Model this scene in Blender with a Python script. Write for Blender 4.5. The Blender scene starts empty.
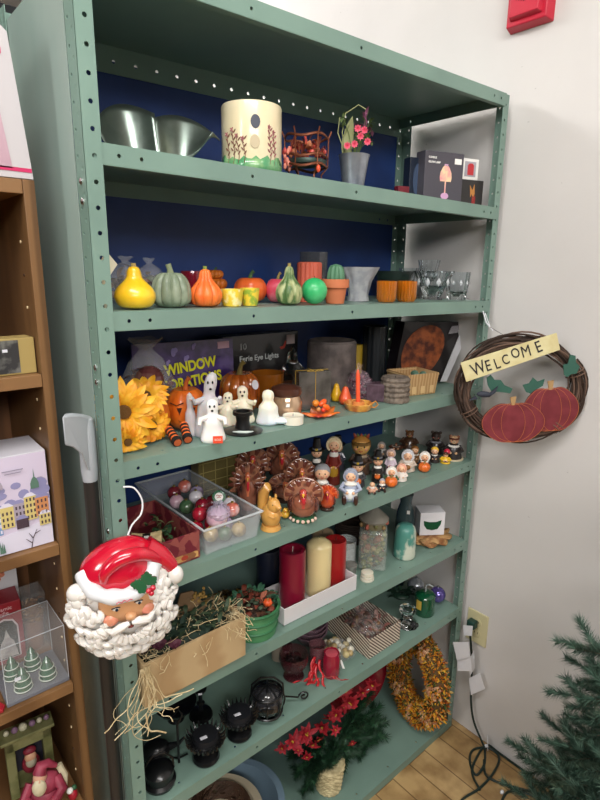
import bpy, math, random
from mathutils import Matrix, Vector, noise
random.seed(7)
PI = math.pi
sc = bpy.context.scene
col = sc.collection
# ---------------------------------------------------------------- camera
CAM = Vector((-0.3490, -0.8950, 1.6385))
RT = Vector((0.75843, -0.65165, 0.01173)); DN = Vector((-0.14507, -0.18632, -0.97172)); FW = Vector((0.63541, 0.73528, -0.23584))
FPX = 546.64
cd = bpy.data.cameras.new('camera'); cam = bpy.data.objects.new('camera', cd); col.objects.link(cam)
cam.matrix_world = Matrix(((RT.x, -DN.x, -FW.x, CAM.x), (RT.y, -DN.y, -FW.y, CAM.y), (RT.z, -DN.z, -FW.z, CAM.z), (0, 0, 0, 1)))
cd.sensor_fit = 'VERTICAL'; cd.sensor_height = 24; cd.lens = FPX / 800 * 24; cd.clip_start = 0.02
sc.camera = cam
# ---------------------------------------------------------------- light
sc.view_settings.view_transform = 'Standard'; sc.view_settings.look = 'None'
sc.view_settings.gamma = 1; sc.view_settings.exposure = -0.36
w = bpy.data.worlds.new('room_light'); sc.world = w; w.use_nodes = True
bg = w.node_tree.nodes['Background']; bg.inputs[0].default_value = (1.0, 1.0, 1.0, 1); bg.inputs[1].default_value = 0.05
def area(name, loc, target, sx, sy, e, c=(1, .985, .965)):
    l = bpy.data.lights.new(name, 'AREA'); l.shape = 'RECTANGLE'; l.size = sx; l.size_y = sy; l.energy = e; l.color = c
    o = bpy.data.objects.new(name, l); col.objects.link(o); o.location = loc
    o.rotation_euler = (Vector(target) - Vector(loc)).to_track_quat('-Z', 'Y').to_euler(); return o
area('fluorescent_light', (-1.3, -3.3, 2.85), (0.7, 0.2, 1.1), 2.4, .8, 130)
area('fluorescent_light', (-0.35, -0.9, 3.0), (0.3, -0.4, 0.9), 1.4, .5, 58)
area('fluorescent_light', (0.2, 1.5, 3.0), (1.0, -0.1, 1.6), 1.2, .3, 45)
area('fluorescent_light', (-2.7, -.6, 2.8), (0.0, 0.1, 1.2), .6, 1.4, 60)

# ---------------------------------------------------------------- helpers
def ray(px, py): return FW + RT * ((px - 300) / FPX) + DN * ((py - 400) / FPX)
def onplane(px, py, ax, v):
    d = ray(px, py); t = (v - CAM[ax]) / d[ax]; return CAM + d * t
def depth(p): return (Vector(p) - CAM).dot(FW)
S = 0.0381
W = 1.1657; DPT = 0.377
ZL = [2.0928, 1.8226, 1.5628, 1.2983, 1.0448, 0.7803, 0.5117, 0.0260]
ZR = [2.1114, 1.8127, 1.5462, 1.2763, 1.0410, 0.7586, 0.5029, 0.0300]
def zs(i, x): return ZL[i] + (ZR[i] - ZL[i]) * min(max(x, 0), W) / W
def spot(i, px, py=None, y=None, top=None, w=None):
    """base point on shelf i at picture column px (row py, or depth y), height and width in metres"""
    z = zs(i, .5)
    if y is None:
        for _ in range(4):
            p = onplane(px, py, 2, z); z = zs(i, p.x)
        if p.y > DPT - .03: p.y = DPT - .03
    else:
        py = 400
        for _ in range(8):
            p = onplane(px, py, 1, y); z = zs(i, p.x); q = Vector((p.x, y, z)) - CAM
            py = 400 + FPX * q.dot(DN) / q.dot(FW)
    p = Vector((p.x, p.y, zs(i, p.x) + .0022))
    if w: p.x = min(p.x, W - .006 - w * depth(p) / FPX / 2)
    h = None
    if top is not None:
        a, b = 0, 1.0
        for _ in range(30):
            m = (a + b) / 2; q = p + Vector((0, 0, m)) - CAM
            if 400 + FPX * q.dot(DN) / q.dot(FW) > top: a = m
            else: b = m
        h = a
    return p, h, (w * depth(p) / FPX if w else None)
def facing(p):
    d = CAM - Vector(p); return math.atan2(d.y, d.x) + PI / 2

def lin(h):
    h = h.lstrip('#'); r = [int(h[i:i + 2], 16) / 255 for i in (0, 2, 4)]
    return tuple(c / 12.92 if c <= .04045 else ((c + .055) / 1.055) ** 2.4 for c in r) + (1,)
MATS = {}
def mat(hexc, rough=.5, metal=0, coat=0, trans=0, var=None, bump=None, alpha=1, ior=1.45, emit=None, sub=0, spec=.5):
    key = (hexc, rough, metal, coat, trans, var, bump, alpha, ior, emit, sub, spec)
    if key in MATS: return MATS[key]
    m = bpy.data.materials.new('mat_' + hexc); m.use_nodes = True; nt = m.node_tree; b = nt.nodes['Principled BSDF']
    b.inputs['Base Color'].default_value = lin(hexc); b.inputs['Roughness'].default_value = rough
    b.inputs['Metallic'].default_value = metal; b.inputs['Coat Weight'].default_value = coat; b.inputs['Coat Roughness'].default_value = .08
    b.inputs['Transmission Weight'].default_value = trans; b.inputs['Alpha'].default_value = alpha; b.inputs['IOR'].default_value = ior
    b.inputs['Subsurface Weight'].default_value = sub; b.inputs['Subsurface Radius'].default_value = (.02, .012, .008)
    b.inputs['Specular IOR Level'].default_value = spec
    if emit: b.inputs['Emission Color'].default_value = lin(hexc); b.inputs['Emission Strength'].default_value = emit
    if var or bump: tc = nt.nodes.new('ShaderNodeTexCoord')
    if var:   # (hex2, scale, kind, lo, hi [, (sx,sy,sz)])
        h2, s, kind, lo, hi = var[:5]
        mp = nt.nodes.new('ShaderNodeMapping'); nt.links.new(tc.outputs['Object'], mp.inputs[0])
        if len(var) > 5: mp.inputs['Scale'].default_value = var[5]
        if kind == 'noise': t = nt.nodes.new('ShaderNodeTexNoise'); t.inputs['Scale'].default_value = s; t.inputs['Detail'].default_value = 5; out = t.outputs['Fac']
        elif kind == 'vor': t = nt.nodes.new('ShaderNodeTexVoronoi'); t.inputs['Scale'].default_value = s; out = t.outputs['Distance']
        elif kind == 'cell': t = nt.nodes.new('ShaderNodeTexVoronoi'); t.inputs['Scale'].default_value = s; sx = nt.nodes.new('ShaderNodeSeparateColor'); nt.links.new(t.outputs['Color'], sx.inputs[0]); out = sx.outputs[0]
        elif kind == 'wave': t = nt.nodes.new('ShaderNodeTexWave'); t.inputs['Scale'].default_value = s; t.inputs['Distortion'].default_value = 2.5; t.inputs['Detail'].default_value = 2; out = t.outputs['Fac']
        elif kind == 'stripe': t = nt.nodes.new('ShaderNodeTexWave'); t.inputs['Scale'].default_value = s; out = t.outputs['Fac']
        elif kind == 'z': t = nt.nodes.new('ShaderNodeSeparateXYZ'); out = t.outputs['Z']
        nt.links.new(mp.outputs[0], t.inputs[0])
        cr = nt.nodes.new('ShaderNodeValToRGB'); cr.color_ramp.elements[0].position = lo; cr.color_ramp.elements[1].position = hi
        cr.color_ramp.elements[0].color = lin(hexc); cr.color_ramp.elements[1].color = lin(h2)
        nt.links.new(out, cr.inputs[0]); nt.links.new(cr.outputs[0], b.inputs['Base Color'])
    if bump:
        s, st = bump
        t = nt.nodes.new('ShaderNodeTexNoise'); t.inputs['Scale'].default_value = s; t.inputs['Detail'].default_value = 4
        nt.links.new(tc.outputs['Object'], t.inputs[0])
        bp = nt.nodes.new('ShaderNodeBump'); bp.inputs['Strength'].default_value = st; bp.inputs['Distance'].default_value = .002
        nt.links.new(t.outputs['Fac'], bp.inputs['Height']); nt.links.new(bp.outputs[0], b.inputs['Normal'])
    MATS[key] = m; return m
def glassy(hexc, rough=.05): return mat(hexc, rough, trans=1.0, ior=1.45)
def clear(hexc='FFFFFF', a=.18): return mat(hexc, .08, alpha=a, coat=1)

class G:
    """a growing mesh: vertices, faces and a material slot for each face"""
    def __init__(s): s.v = []; s.f = []; s.m = []
    def add(s, vs, fs, mi=0, M=None):
        o = len(s.v)
        s.v += [tuple(M @ Vector(v)) if M else tuple(v) for v in vs]
        s.f += [tuple(i + o for i in f) for f in fs]; s.m += [mi] * len(fs); return s
    def box(s, c, d, mi=0, M=None):
        x, y, z = (k / 2 for k in d)
        vs = [(c[0] + a * x, c[1] + b * y, c[2] + e * z) for a in (-1, 1) for b in (-1, 1) for e in (-1, 1)]
        return s.add(vs, [(0, 1, 3, 2), (4, 6, 7, 5), (0, 4, 5, 1), (2, 3, 7, 6), (0, 2, 6, 4), (1, 5, 7, 3)], mi, M)
    def hexa(s, b, t, mi=0):   # bottom and top quads
        return s.add(list(b) + list(t), [(3, 2, 1, 0), (4, 5, 6, 7), (0, 1, 5, 4), (1, 2, 6, 5), (2, 3, 7, 6), (3, 0, 4, 7)], mi)
    def sph(s, c, r, mi=0, n=14, M=None):
        if not hasattr(r, '__len__'): r = (r, r, r)
        k = max(4, n // 2 + 1); vs = [(c[0], c[1], c[2] - r[2])]; fs = []
        for i in range(1, k):
            t = -PI / 2 + PI * i / k
            for j in range(n):
                a = 2 * PI * j / n; vs.append((c[0] + r[0] * math.cos(t) * math.cos(a), c[1] + r[1] * math.cos(t) * math.sin(a), c[2] + r[2] * math.sin(t)))
        vs.append((c[0], c[1], c[2] + r[2]))
        for j in range(n):
            q = (j + 1) % n; fs.append((0, 1 + q, 1 + j)); fs.append((len(vs) - 1, 1 + (k - 2) * n + j, 1 + (k - 2) * n + q))
            for i in range(k - 2): fs.append((1 + i * n + j, 1 + i * n + q, 1 + (i + 1) * n + q, 1 + (i + 1) * n + j))
        return s.add(vs, fs, mi, M)
    def lathe(s, prof, mi=0, n=24, ribs=0, ra=0, c=(0, 0, 0), M=None, close=False, sharp=1, tw=0, jit=0):
        vs = []; fs = []
        for k, (r, z) in enumerate(prof):
            for j in range(n):
                a = 2 * PI * j / n
                q = r * (1 - ra * (1 - abs(math.cos(a * ribs / 2 + tw * z))) ** sharp) if ribs else r
                if jit: q *= 1 + jit * (random.random() - .5)
                vs.append((c[0] + q * math.cos(a), c[1] + q * math.sin(a), c[2] + z))
        m = len(prof)
        for k in range(m - 1):
            for j in range(n):
                q = (j + 1) % n; fs.append((k * n + j, k * n + q, (k + 1) * n + q, (k + 1) * n + j))
        if not close:
            if prof[0][0] > 1e-6: fs.append(tuple(range(n))[::-1])
            if prof[-1][0] > 1e-6: fs.append(tuple((m - 1) * n + j for j in range(n)))
        return s.add(vs, fs, mi, M)
    def cyl(s, p, q, r, r2=None, mi=0, n=10): return s.tube([p, q], [r, r if r2 is None else r2], mi, n)
    def tube(s, pts, r, mi=0, n=6, closed=False):
        pts = [Vector(p) for p in pts]; m = len(pts)
        if not hasattr(r, '__len__'): r = [r] * m
        vs = []; fs = []; up = Vector((.13, .27, .95)).normalized()
        for i, p in enumerate(pts):
            if closed: t = pts[(i + 1) % m] - pts[i - 1]
            else: t = pts[min(i + 1, m - 1)] - pts[max(i - 1, 0)]
            if t.length < 1e-9: t = Vector((0, 0, 1))
            t.normalize(); u = up - t * up.dot(t)
            if u.length < 1e-3: u = t.orthogonal()
            u.normalize(); up = u; b = t.cross(u)
            for j in range(n):
                a = 2 * PI * j / n; vs.append(p + (u * math.cos(a) + b * math.sin(a)) * r[i])
        for i in range(m if closed else m - 1):
            k = (i + 1) % m
            for j in range(n): q = (j + 1) % n; fs.append((i * n + j, i * n + q, k * n + q, k * n + j))
        if not closed: fs.append(tuple(range(n))[::-1]); fs.append(tuple((m - 1) * n + j for j in range(n)))
        return s.add(vs, fs, mi)
    def prism(s, pts, d, mi=0, M=None):
        """pts: outline points in 3-D (one plane); d: thickness vector"""
        d = Vector(d); n = len(pts); vs = [Vector(p) for p in pts] + [Vector(p) + d for p in pts]
        fs = [tuple(range(n)), tuple(range(2 * n - 1, n - 1, -1))] + [(i, n + i, n + (i + 1) % n, (i + 1) % n) for i in range(n)]
        return s.add(vs, fs, mi, M)
    def leaf(s, base, tip, wd, bend=.2, mi=0, up=(0, 0, 1), fold=.15, n=5):
        base = Vector(base); tip = Vector(tip); ax = tip - base; L = ax.length; up = Vector(up)
        side = ax.cross(up)
        if side.length < 1e-6: side = ax.orthogonal()
        side.normalize(); nrm = side.cross(ax).normalized(); vs = []; fs = []
        for i in range(n + 1):
            t = i / n; ww = wd / 2 * math.sin(PI * min(1, .12 + t * .88)) ** .8 if i < n else 0.0002
            c = base + ax * t + nrm * (bend * L * math.sin(PI * t * .9)); vs += [c - side * ww + nrm * fold * ww, c, c + side * ww + nrm * fold * ww]
        for i in range(n): a = i * 3; fs += [(a, a + 1, a + 4, a + 3), (a + 1, a + 2, a + 5, a + 4)]
        return s.add(vs, fs, mi)
    def build(s, name, mats, parent=None, smooth=True, bevel=0, sub=0, solid=0, recalc=True):
        me = bpy.data.meshes.new(name); me.from_pydata(s.v, [], s.f)
        mats = mats if isinstance(mats, (list, tuple)) else [mats]
        for m in mats: me.materials.append(m)
        me.polygons.foreach_set('material_index', [min(k, len(mats) - 1) for k in s.m])
        me.update(); me.validate()
        if recalc:
            import bmesh
            bm = bmesh.new(); bm.from_mesh(me); bmesh.ops.recalc_face_normals(bm, faces=bm.faces); bm.to_mesh(me); bm.free()
        o = bpy.data.objects.new(name, me); col.objects.link(o)
        if parent: o.parent = parent
        if smooth: me.shade_smooth(); 
        if smooth:
            try: me.set_sharp_from_angle(angle=math.radians(38))
            except Exception: pass
        if solid: md = o.modifiers.new('solid', 'SOLIDIFY'); md.thickness = solid; md.offset = 0
        if bevel: md = o.modifiers.new('bevel', 'BEVEL'); md.width = bevel; md.segments = 2; md.limit_method = 'ANGLE'
        if sub: md = o.modifiers.new('sub', 'SUBSURF'); md.levels = sub; md.render_levels = sub
        return o
def thing(name, label, cat, loc=(0, 0, 0), rz=0, group=None, rot=None):
    o = bpy.data.objects.new(name, None); col.objects.link(o); o.location = loc; o.rotation_euler = rot or (0, 0, rz)
    o.empty_display_size = .05
    return tag(o, label, cat, group)
def tag(o, label, cat, group=None):
    o['label'] = label; o['category'] = cat
    if group: o['group'] = group
    return o
def structure(o, label=None):
    o['kind'] = 'structure'
    if label: o['label'] = label
    return o
def text(name, body, size, m, parent, loc, rot=(PI / 2, 0, 0), ext=.0003, sx=1, bold=0, align='LEFT', shear=0, spacing=1):
    c = bpy.data.curves.new(name, 'FONT'); c.body = body; c.size = size; c.extrude = ext; c.offset = bold; c.align_x = align; c.shear = shear; c.space_character = spacing
    t = bpy.data.objects.new(name, c); me = bpy.data.meshes.new_from_object(t); bpy.data.objects.remove(t)
    me.materials.clear(); me.materials.append(m)
    o = bpy.data.objects.new(name, me); col.objects.link(o); o.parent = parent; o.location = loc; o.rotation_euler = rot; o.scale = (sx, 1, 1); return o
def copy_tree(o, parent=None):
    c = o.copy(); col.objects.link(c)
    if parent: c.parent = parent
    for ch in [k for k in bpy.data.objects if k.parent == o]: copy_tree(ch, c)
    return c
def jrand(a): return random.uniform(-a, a)

# ---------------------------------------------------------------- setting
XW = 1.216
def wallmat():
    m = mat('D6D2CF', .75, var=('CDC9C6', 2.2, 'noise', .35, .7), bump=(90, .12)); nt = m.node_tree; b = nt.nodes['Principled BSDF']
    src = b.inputs['Base Color'].links[0].from_socket; tc = [n for n in nt.nodes if n.type == 'TEX_COORD'][0]
    mp = nt.nodes.new('ShaderNodeMapping'); mp.inputs['Scale'].default_value = (1, 1, 2.2); nt.links.new(tc.outputs['Object'], mp.inputs[0])
    n = nt.nodes.new('ShaderNodeTexNoise'); n.inputs['Scale'].default_value = 17; n.inputs['Detail'].default_value = 3; n.inputs['Roughness'].default_value = .75; nt.links.new(mp.outputs[0], n.inputs[0])
    cr = nt.nodes.new('ShaderNodeValToRGB'); cr.color_ramp.elements[0].position = .715; cr.color_ramp.elements[1].position = .76; cr.color_ramp.elements[1].color = lin('9A9490'); cr.color_ramp.elements[0].color = (1, 1, 1, 1)
    nt.links.new(n.outputs['Fac'], cr.inputs[0]); mx = nt.nodes.new('ShaderNodeMix'); mx.data_type = 'RGBA'; mx.blend_type = 'MULTIPLY'; mx.inputs[0].default_value = .8
    nt.links.new(src, mx.inputs[6]); nt.links.new(cr.outputs[0], mx.inputs[7]); nt.links.new(mx.outputs[2], b.inputs['Base Color']); return m
g = G(); g.box((XW + .05, -1.5, 1.5), (.1, 8.6, 3.0)); structure(g.build('wall_right', wallmat(), smooth=False))
def floormat():
    m = bpy.data.materials.new('worn_planks'); m.use_nodes = True; nt = m.node_tree; b = nt.nodes['Principled BSDF']
    tc = nt.nodes.new('ShaderNodeTexCoord'); mp = nt.nodes.new('ShaderNodeMapping'); mp.inputs['Rotation'].default_value = (0, 0, PI / 2); nt.links.new(tc.outputs['Object'], mp.inputs[0])
    br = nt.nodes.new('ShaderNodeTexBrick'); br.inputs['Scale'].default_value = 1; br.inputs['Brick Width'].default_value = .62; br.inputs['Row Height'].default_value = .085
    br.inputs['Mortar Size'].default_value = .0022; br.inputs['Color1'].default_value = lin('C2A372'); br.inputs['Color2'].default_value = lin('B0905F'); br.inputs['Mortar'].default_value = lin('7E6340'); br.offset = .37
    nt.links.new(mp.outputs[0], br.inputs[0])
    n = nt.nodes.new('ShaderNodeTexNoise'); n.inputs['Scale'].default_value = 9; n.inputs['Detail'].default_value = 8; nt.links.new(mp.outputs[0], n.inputs[0])
    cr = nt.nodes.new('ShaderNodeValToRGB'); cr.color_ramp.elements[0].position = .35; cr.color_ramp.elements[1].position = .62
    cr.color_ramp.elements[0].color = lin('9A8468'); cr.color_ramp.elements[1].color = (1, 1, 1, 1); nt.links.new(n.outputs['Fac'], cr.inputs[0])
    mx = nt.nodes.new('ShaderNodeMix'); mx.data_type = 'RGBA'; mx.blend_type = 'MULTIPLY'; mx.inputs[0].default_value = .8
    nt.links.new(br.outputs['Color'], mx.inputs[6]); nt.links.new(cr.outputs[0], mx.inputs[7]); nt.links.new(mx.outputs[2], b.inputs['Base Color'])
    b.inputs['Roughness'].default_value = .45; return m
g = G(); g.box((-1.1, -1.5, -.025), (4.63, 8.6, .05)); structure(g.build('floor', floormat(), smooth=False))
g = G(); g.box((-1.1, -1.5, 3.06), (4.63, 8.6, .05)); structure(g.build('ceiling', mat('E8E6E0', .9), smooth=False))

# ---------------------------------------------------------------- steel shelving unit
GREEN = mat('789387', .38, var=('708A7F', 5, 'noise', .4, .65), bump=(40, .05))
def perf(g, O, A, B, length, wid, holes, r=.0038, off=.5, half=.011, mi=0):
    """sheet strip from O along A (length) and B (wid), octagonal holes at distances along A"""
    O = Vector(O); A = Vector(A).normalized(); B = Vector(B).normalized()
    P = lambda a, b: O + A * a + B * b
    cur = 0
    for h in sorted(holes):
        hf = min(half, h - cur)
        if hf < r * 1.15: continue
        if h - hf > cur + 1e-6: g.add([P(cur, 0), P(h - hf, 0), P(h - hf, wid), P(cur, wid)], [(0, 1, 2, 3)], mi)
        c = (h, wid * off); outer = [(h + hf, 0 + c[1]), (h + hf, wid), (h, wid), (h - hf, wid), (h - hf, c[1]), (h - hf, 0), (h, 0), (h + hf, 0)]
        inner = [(c[0] + r * math.cos(k * PI / 4), c[1] + r * math.sin(k * PI / 4)) for k in range(8)]
        vs = [P(*q) for q in outer] + [P(*q) for q in inner]
        g.add(vs, [(k, (k + 1) % 8, 8 + (k + 1) % 8, 8 + k) for k in range(8)], mi); cur = h + hf
    if cur < length: g.add([P(cur, 0), P(length, 0), P(length, wid), P(cur, wid)], [(0, 1, 2, 3)], mi)
unit = thing('shelving_unit', 'tall green painted steel shelving unit with punched posts and eight crowded shelves', 'shelving', (W / 2, DPT / 2, 0))
off = Vector((-W / 2, -DPT / 2, 0))
TOP = 2.105
def post(x, y, sx, sy, dz=0):
    """angle post: corner at (x,y), flanges go sx in x and sy in y"""
    g = G(); hs = [k * S + .0200 + dz for k in range(0, 55)]
    o = Vector((x, y, .0)) + off
    perf(g, o, (0, 0, 1), (sx, 0, 0), TOP + dz, .0275, hs, off=.55)
    perf(g, o, (0, 0, 1), (0, sy, 0), TOP + dz, .036, hs, off=.72, r=.003)
    perf(g, o + Vector((-sx * .0006, 0, 0)), (0, 0, 1), (0, sy, 0), TOP + dz, .014, [h + S / 2 for h in hs[:-1]], off=.6, r=.0036)
    return g.build('post', GREEN, unit, smooth=False, solid=.0016, recalc=False)
post(-.0155, -.0012, 1, 1, -.009); post(W + .0195, .003, -1, 1, .006); post(-.0155, DPT, 1, -1); post(W + .0195, DPT, -1, -1)
for i in range(8):
    g = G(); a, b = ZL[i], ZR[i]; x0, x1 = .0, W; L = .0315
    o = off; D1 = DPT - .003; y0 = .0012
    if i == 0: y0 = .0005
    sl = Vector((x1 - x0, 0, b - a)); ln = sl.length
    O = Vector((x0, y0, a)) + o
    perf(g, O, sl, (0, 1, 0), ln, .05, [.10 + .15 * k for k in range(7)], r=.003, off=.45)
    p = [(x0, y0 + .05, a), (x1, y0 + .05, b), (x1, D1, b), (x0, D1, a)]
    g.add([Vector(q) + o for q in p], [(0, 1, 2, 3)])
    perf(g, O + Vector((0, 0, -L)), sl, (0, 0, 1), ln, L, [.040, .078, .300, ln / 2, ln - .062, ln - .026], off=.5, r=.0034)
    p = [(x0, y0, a - L), (x1, y0, b - L), (x1, y0 + .014, b - L), (x0, y0 + .014, a - L)]
    g.add([Vector(q) + o for q in p], [(0, 1, 2, 3)])
    Lr = .055 if i == 0 else .032
    O2 = Vector((x0, D1, a - Lr)) + o
    perf(g, O2, sl, (0, 0, 1), ln, Lr, [.05 + .0508 * k for k in range(22)] if i == 0 else [.04, .08, ln - .08, ln - .04], off=.45, r=.004, half=.012)
    for xx, zz in ((x0, a), (x1 - .001, b)):
        perf(g, Vector((xx, y0, zz - .030)) + o, (0, 1, 0), (0, 0, 1), D1 - y0, .030, [.045, .33], off=.5)
    sh = g.build('shelf', GREEN, unit, smooth=False, solid=.0014, recalc=False)
g = G(); g.box((0, DPT / 2 + .0015, 1.042), (W - .004, .0016, 2.05)); g.build('back_panel', mat('1F3E7C', .45, var=('1A3670', 6, 'noise', .4, .6)), unit, smooth=False)
g = G(); g.box((-W / 2 - .0125, .016, 1.045), (.0016, DPT - .066, 2.07)); g.build('side_panel', mat('8DA39A', .22, var=('A0AEA7', 3, 'noise', .4, .65, (1, 1, .3)), bump=(6, .3)), unit, smooth=False)
# bolts on the left post
for z in (1.765, 1.735, 1.47, 1.445, 1.17, 1.145): 
    g = G(); g.sph((0, 0, 0), (.003, .0055, .0055), n=10); b_ = g.build('bolt', mat('C9CBC9', .25, metal=1), unit); b_.location = Vector((-.0175, .016, z)) + off

# ---------------------------------------------------------------- wooden bookcase on the left
WOOD = mat('7A5836', .45, var=('5E4226', 14, 'wave', .2, .9, (1.2, 1.2, .12)), bump=(60, .05))
WOODH = mat('86623E', .45, var=('6C4C2E', 14, 'wave', .2, .9, (.15, 1.2, 1.2)), bump=(60, .05))
DARKW = mat('6A4527', .6, var=('58381E', 9, 'wave', .2, .9, (1, 1, .15)))
bc = thing('wooden_bookcase', 'brown wooden bookcase left of the green shelving', 'bookcase', (-.26, .24, 0))
BY = .10; bo = Vector((.26, -.24, 0))
g = G(); g.box(Vector((-.071, BY + .14, .885)) + bo, (.018, .28, 1.77)); g.build('side_board', WOOD, bc, smooth=False, bevel=.001)
g = G(); g.box(Vector((-.449, BY + .14, .885)) + bo, (.018, .28, 1.77)); g.build('side_board', WOOD, bc, smooth=False, bevel=.001)
g = G(); g.box(Vector((-.26, BY + .275, .88)) + bo, (.36, .006, 1.74)); g.build('back_board', DARKW, bc, smooth=False)
BZ = {'top': 1.77, 'a': 1.453, 'b': 1.130, 'c': .825, 'd': .520, 'e': .10}
for k, z in BZ.items():
    g = G(); g.box(Vector((-.26, BY + .136, z - .011)) + bo, (.359, .27, .022)); g.build('shelf', WOODH, bc, smooth=False, bevel=.001)
for k in range(26):
    z = .30 + k * .055
    if any(abs(z - v + .011) < .016 for v in BZ.values()): continue
    g = G(); g.cyl((0, 0, 0), (-.002, 0, 0), .0026, mi=0, n=8); o = g.build('peg_hole', mat('D8C39A' if k % 3 else '3A2413', .6), bc); o.location = Vector((-.0795, BY + .045, z)) + bo

# pole with a grey handle in the gap
pl = thing('push_broom_pole', 'dark pole with grey plastic grip standing between bookcase and green shelving', 'pole', (-.0335, .040, 0))
g = G(); g.cyl((0, 0, 0.0), (0, 0, 1.30), .0125, mi=0, n=14); g.build('shaft', mat('2A2725', .35), pl)
g = G(); hz = 1.262
g.tube([(0, 0, hz), (0, 0, hz + .02), (0, 0, hz + .10), (0, 0, hz + .118)], [.0125, .0145, .0145, .012], n=16)
a0 = [(-.012, -.004, hz + .103), (-.03, -.02, hz + .105), (-.055, -.036, hz + .10)]
g.prism([(.004, -.010, hz + .118), (-.015, -.024, hz + .128), (-.036, -.034, hz + .136), (-.050, -.040, hz + .138), (-.050, -.040, hz + .088), (-.036, -.034, hz + .080), (-.020, -.026, hz + .062), (-.010, -.014, hz + .03), (.004, -.010, hz + .01)], (.010, .018, 0))
g.build('grip', mat('A6ABB0', .4), pl, bevel=.003)

# ---------------------------------------------------------------- on the right wall
fa = thing('fire_alarm', 'red wall fire alarm with louvred grille high on the wall', 'fire alarm', (XW, -.026, 2.36), PI / 2 * -1)
RED = mat('C01F38', .4)
g = G()
def taper(g, w0, h0, w1, h1, y0, y1, z=0, mi=0):
    g.add([(-w0, y0, z - h0), (w0, y0, z - h0), (w0, y0, z + h0), (-w0, y0, z + h0), (-w1, y1, z - h1), (w1, y1, z - h1), (w1, y1, z + h1), (-w1, y1, z + h1)],
          [(0, 1, 2, 3), (7, 6, 5, 4), (0, 4, 5, 1), (1, 5, 6, 2), (2, 6, 7, 3), (3, 7, 4, 0)], mi)
taper(g, .062, .085, .056, .079, 0, -.035); g.build('housing', RED, fa, bevel=.003)
g = G(); taper(g, .045, .045, .04, .040, -.034, -.052, z=-.022); o = g.build('grille', RED, fa, bevel=.002)
g = G()
for k in range(7):
    g.box((-.022 + k * .0072, -.0525, -.016), (.0028, .002, .034 - abs(k - 3) * .005))
g.build('slot', mat('6A0D1C', .6), o)
g = G(); taper(g, .03, .016, .026, .012, -.034, -.058, z=.05); g.build('strobe_lens', mat('E8E4E4', .1, trans=.6), fa)
text('lettering', 'FIRE', .022, mat('F0E6E4', .5), fa, (.050, -.0365, -.03), (PI / 2, -PI / 2, 0))

ou = thing('electrical_outlet', 'cream wall outlet plate with a dark plug, right of the shelving', 'outlet', (XW, -.045, .428), -PI / 2)
g = G(); g.box((0, -.003, 0), (.078, .006, .122)); g.build('cover_plate', mat('CFC69C', .4), ou, bevel=.0025)
for z in (.021, -.021):
    g = G(); g.lathe([(0.0165, -.001), (.0165, .001), (.0155, .0015)], n=20, M=Matrix.Translation((0, -.0065, z)) @ Matrix.Rotation(PI / 2, 4, 'X')); r_ = g.build('receptacle', mat('C8BF95', .4), ou)
    g = G()
    for x in (-.006, .006): g.box((x, -.0083, z + .003), (.0018, .001, .008))
    g.build('slot', mat('2C281E', .6), r_)
g = G(); g.sph((0, -.007, 0), (.003, .0015, .003), n=10); g.build('screw', mat('B9B08A', .3, metal=1), ou)

cp = thing('power_cord', 'dark green cord with white tags plugged into the wall outlet and coiled on the floor', 'cord', (XW - .012, -.038, .449))
base = Vector((XW - .012, -.038, .449)); CORD = mat('1B2B26', .45)
g = G(); M = Matrix.Rotation(-.3, 4, 'X'); g.box((-.014, 0, 0), (.026, .030, .028)); g.box((-.030, .0, -.006), (.016, .018, .018)); g.build('plug', mat('1F4038', .4), cp, bevel=.004)
def smooth_path(pts, n=8):
    pts = [Vector(p) for p in pts]; out = []
    for i in range(len(pts) - 1):
        p0 = pts[max(i - 1, 0)]; p1 = pts[i]; p2 = pts[i + 1]; p3 = pts[min(i + 2, len(pts) - 1)]
        for k in range(n):
            t = k / n; out.append(.5 * ((2 * p1) + (p2 - p0) * t + (2 * p0 - 5 * p1 + 4 * p2 - p3) * t * t + (3 * p1 - p0 - 3 * p2 + p3) * t ** 3))
    out.append(pts[-1]); return out
def fl(px, py, z=.005): p = onplane(px, py, 2, z); return Vector((min(p.x, XW - .01), p.y, z))
def wl(px, py, d=.012): p = onplane(px, py, 0, XW - d); return p
path = [Vector((XW - .043, -.038, .441)), wl(471, 645, .03), wl(472, 668, .022), wl(471, 700, .03), wl(474, 722, .03), wl(483, 744, .03), fl(485, 752), fl(484, 765), fl(476, 775), fl(470, 762), fl(473, 750), fl(488, 748), fl(499, 757), fl(494, 772), fl(480, 788), fl(462, 800), fl(450, 820)]
g = G(); g.tube([p - base for p in smooth_path(path)], .0038, n=8)
path = [fl(480, 790), fl(472, 772), fl(478, 755), fl(487, 745), fl(500, 752), fl(522, 756), fl(545, 762)]
g.tube([p - base for p in smooth_path(path)], .0038, n=8)
path = [fl(484, 760), fl(486, 775), fl(500, 783), fl(525, 790), fl(550, 796)]
g.tube([p - base for p in smooth_path(path)], .0038, n=8)
path = [fl(500, 805), fl(508, 792), fl(525, 793), fl(540, 800)]
g.tube([p - base for p in smooth_path(path)], .0038, n=8)
g.build('cable', CORD, cp)
WHT = mat('E4E4E8', .5)
def tagsheet(pts, d=.012, name='tag'):
    g = G(); P = [wl(*p, d + .004 * (k % 3 == 1)) - base for k, p in enumerate(pts)]; g.prism(P, (-.0008, 0, 0)); g.build(name, WHT, cp, smooth=False)
tagsheet([(463, 625), (473, 626), (472, 636), (464, 635)], .062)
tagsheet([(453, 642), (469, 642), (470, 657), (457, 660)], .085); tagsheet([(457, 657), (471, 656), (472, 671), (458, 671)], .075); tagsheet([(468, 662), (474, 650), (475, 668), (470, 676)], .04)
tagsheet([(469, 678), (480, 673), (485, 689), (471, 695)], .035)
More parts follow.
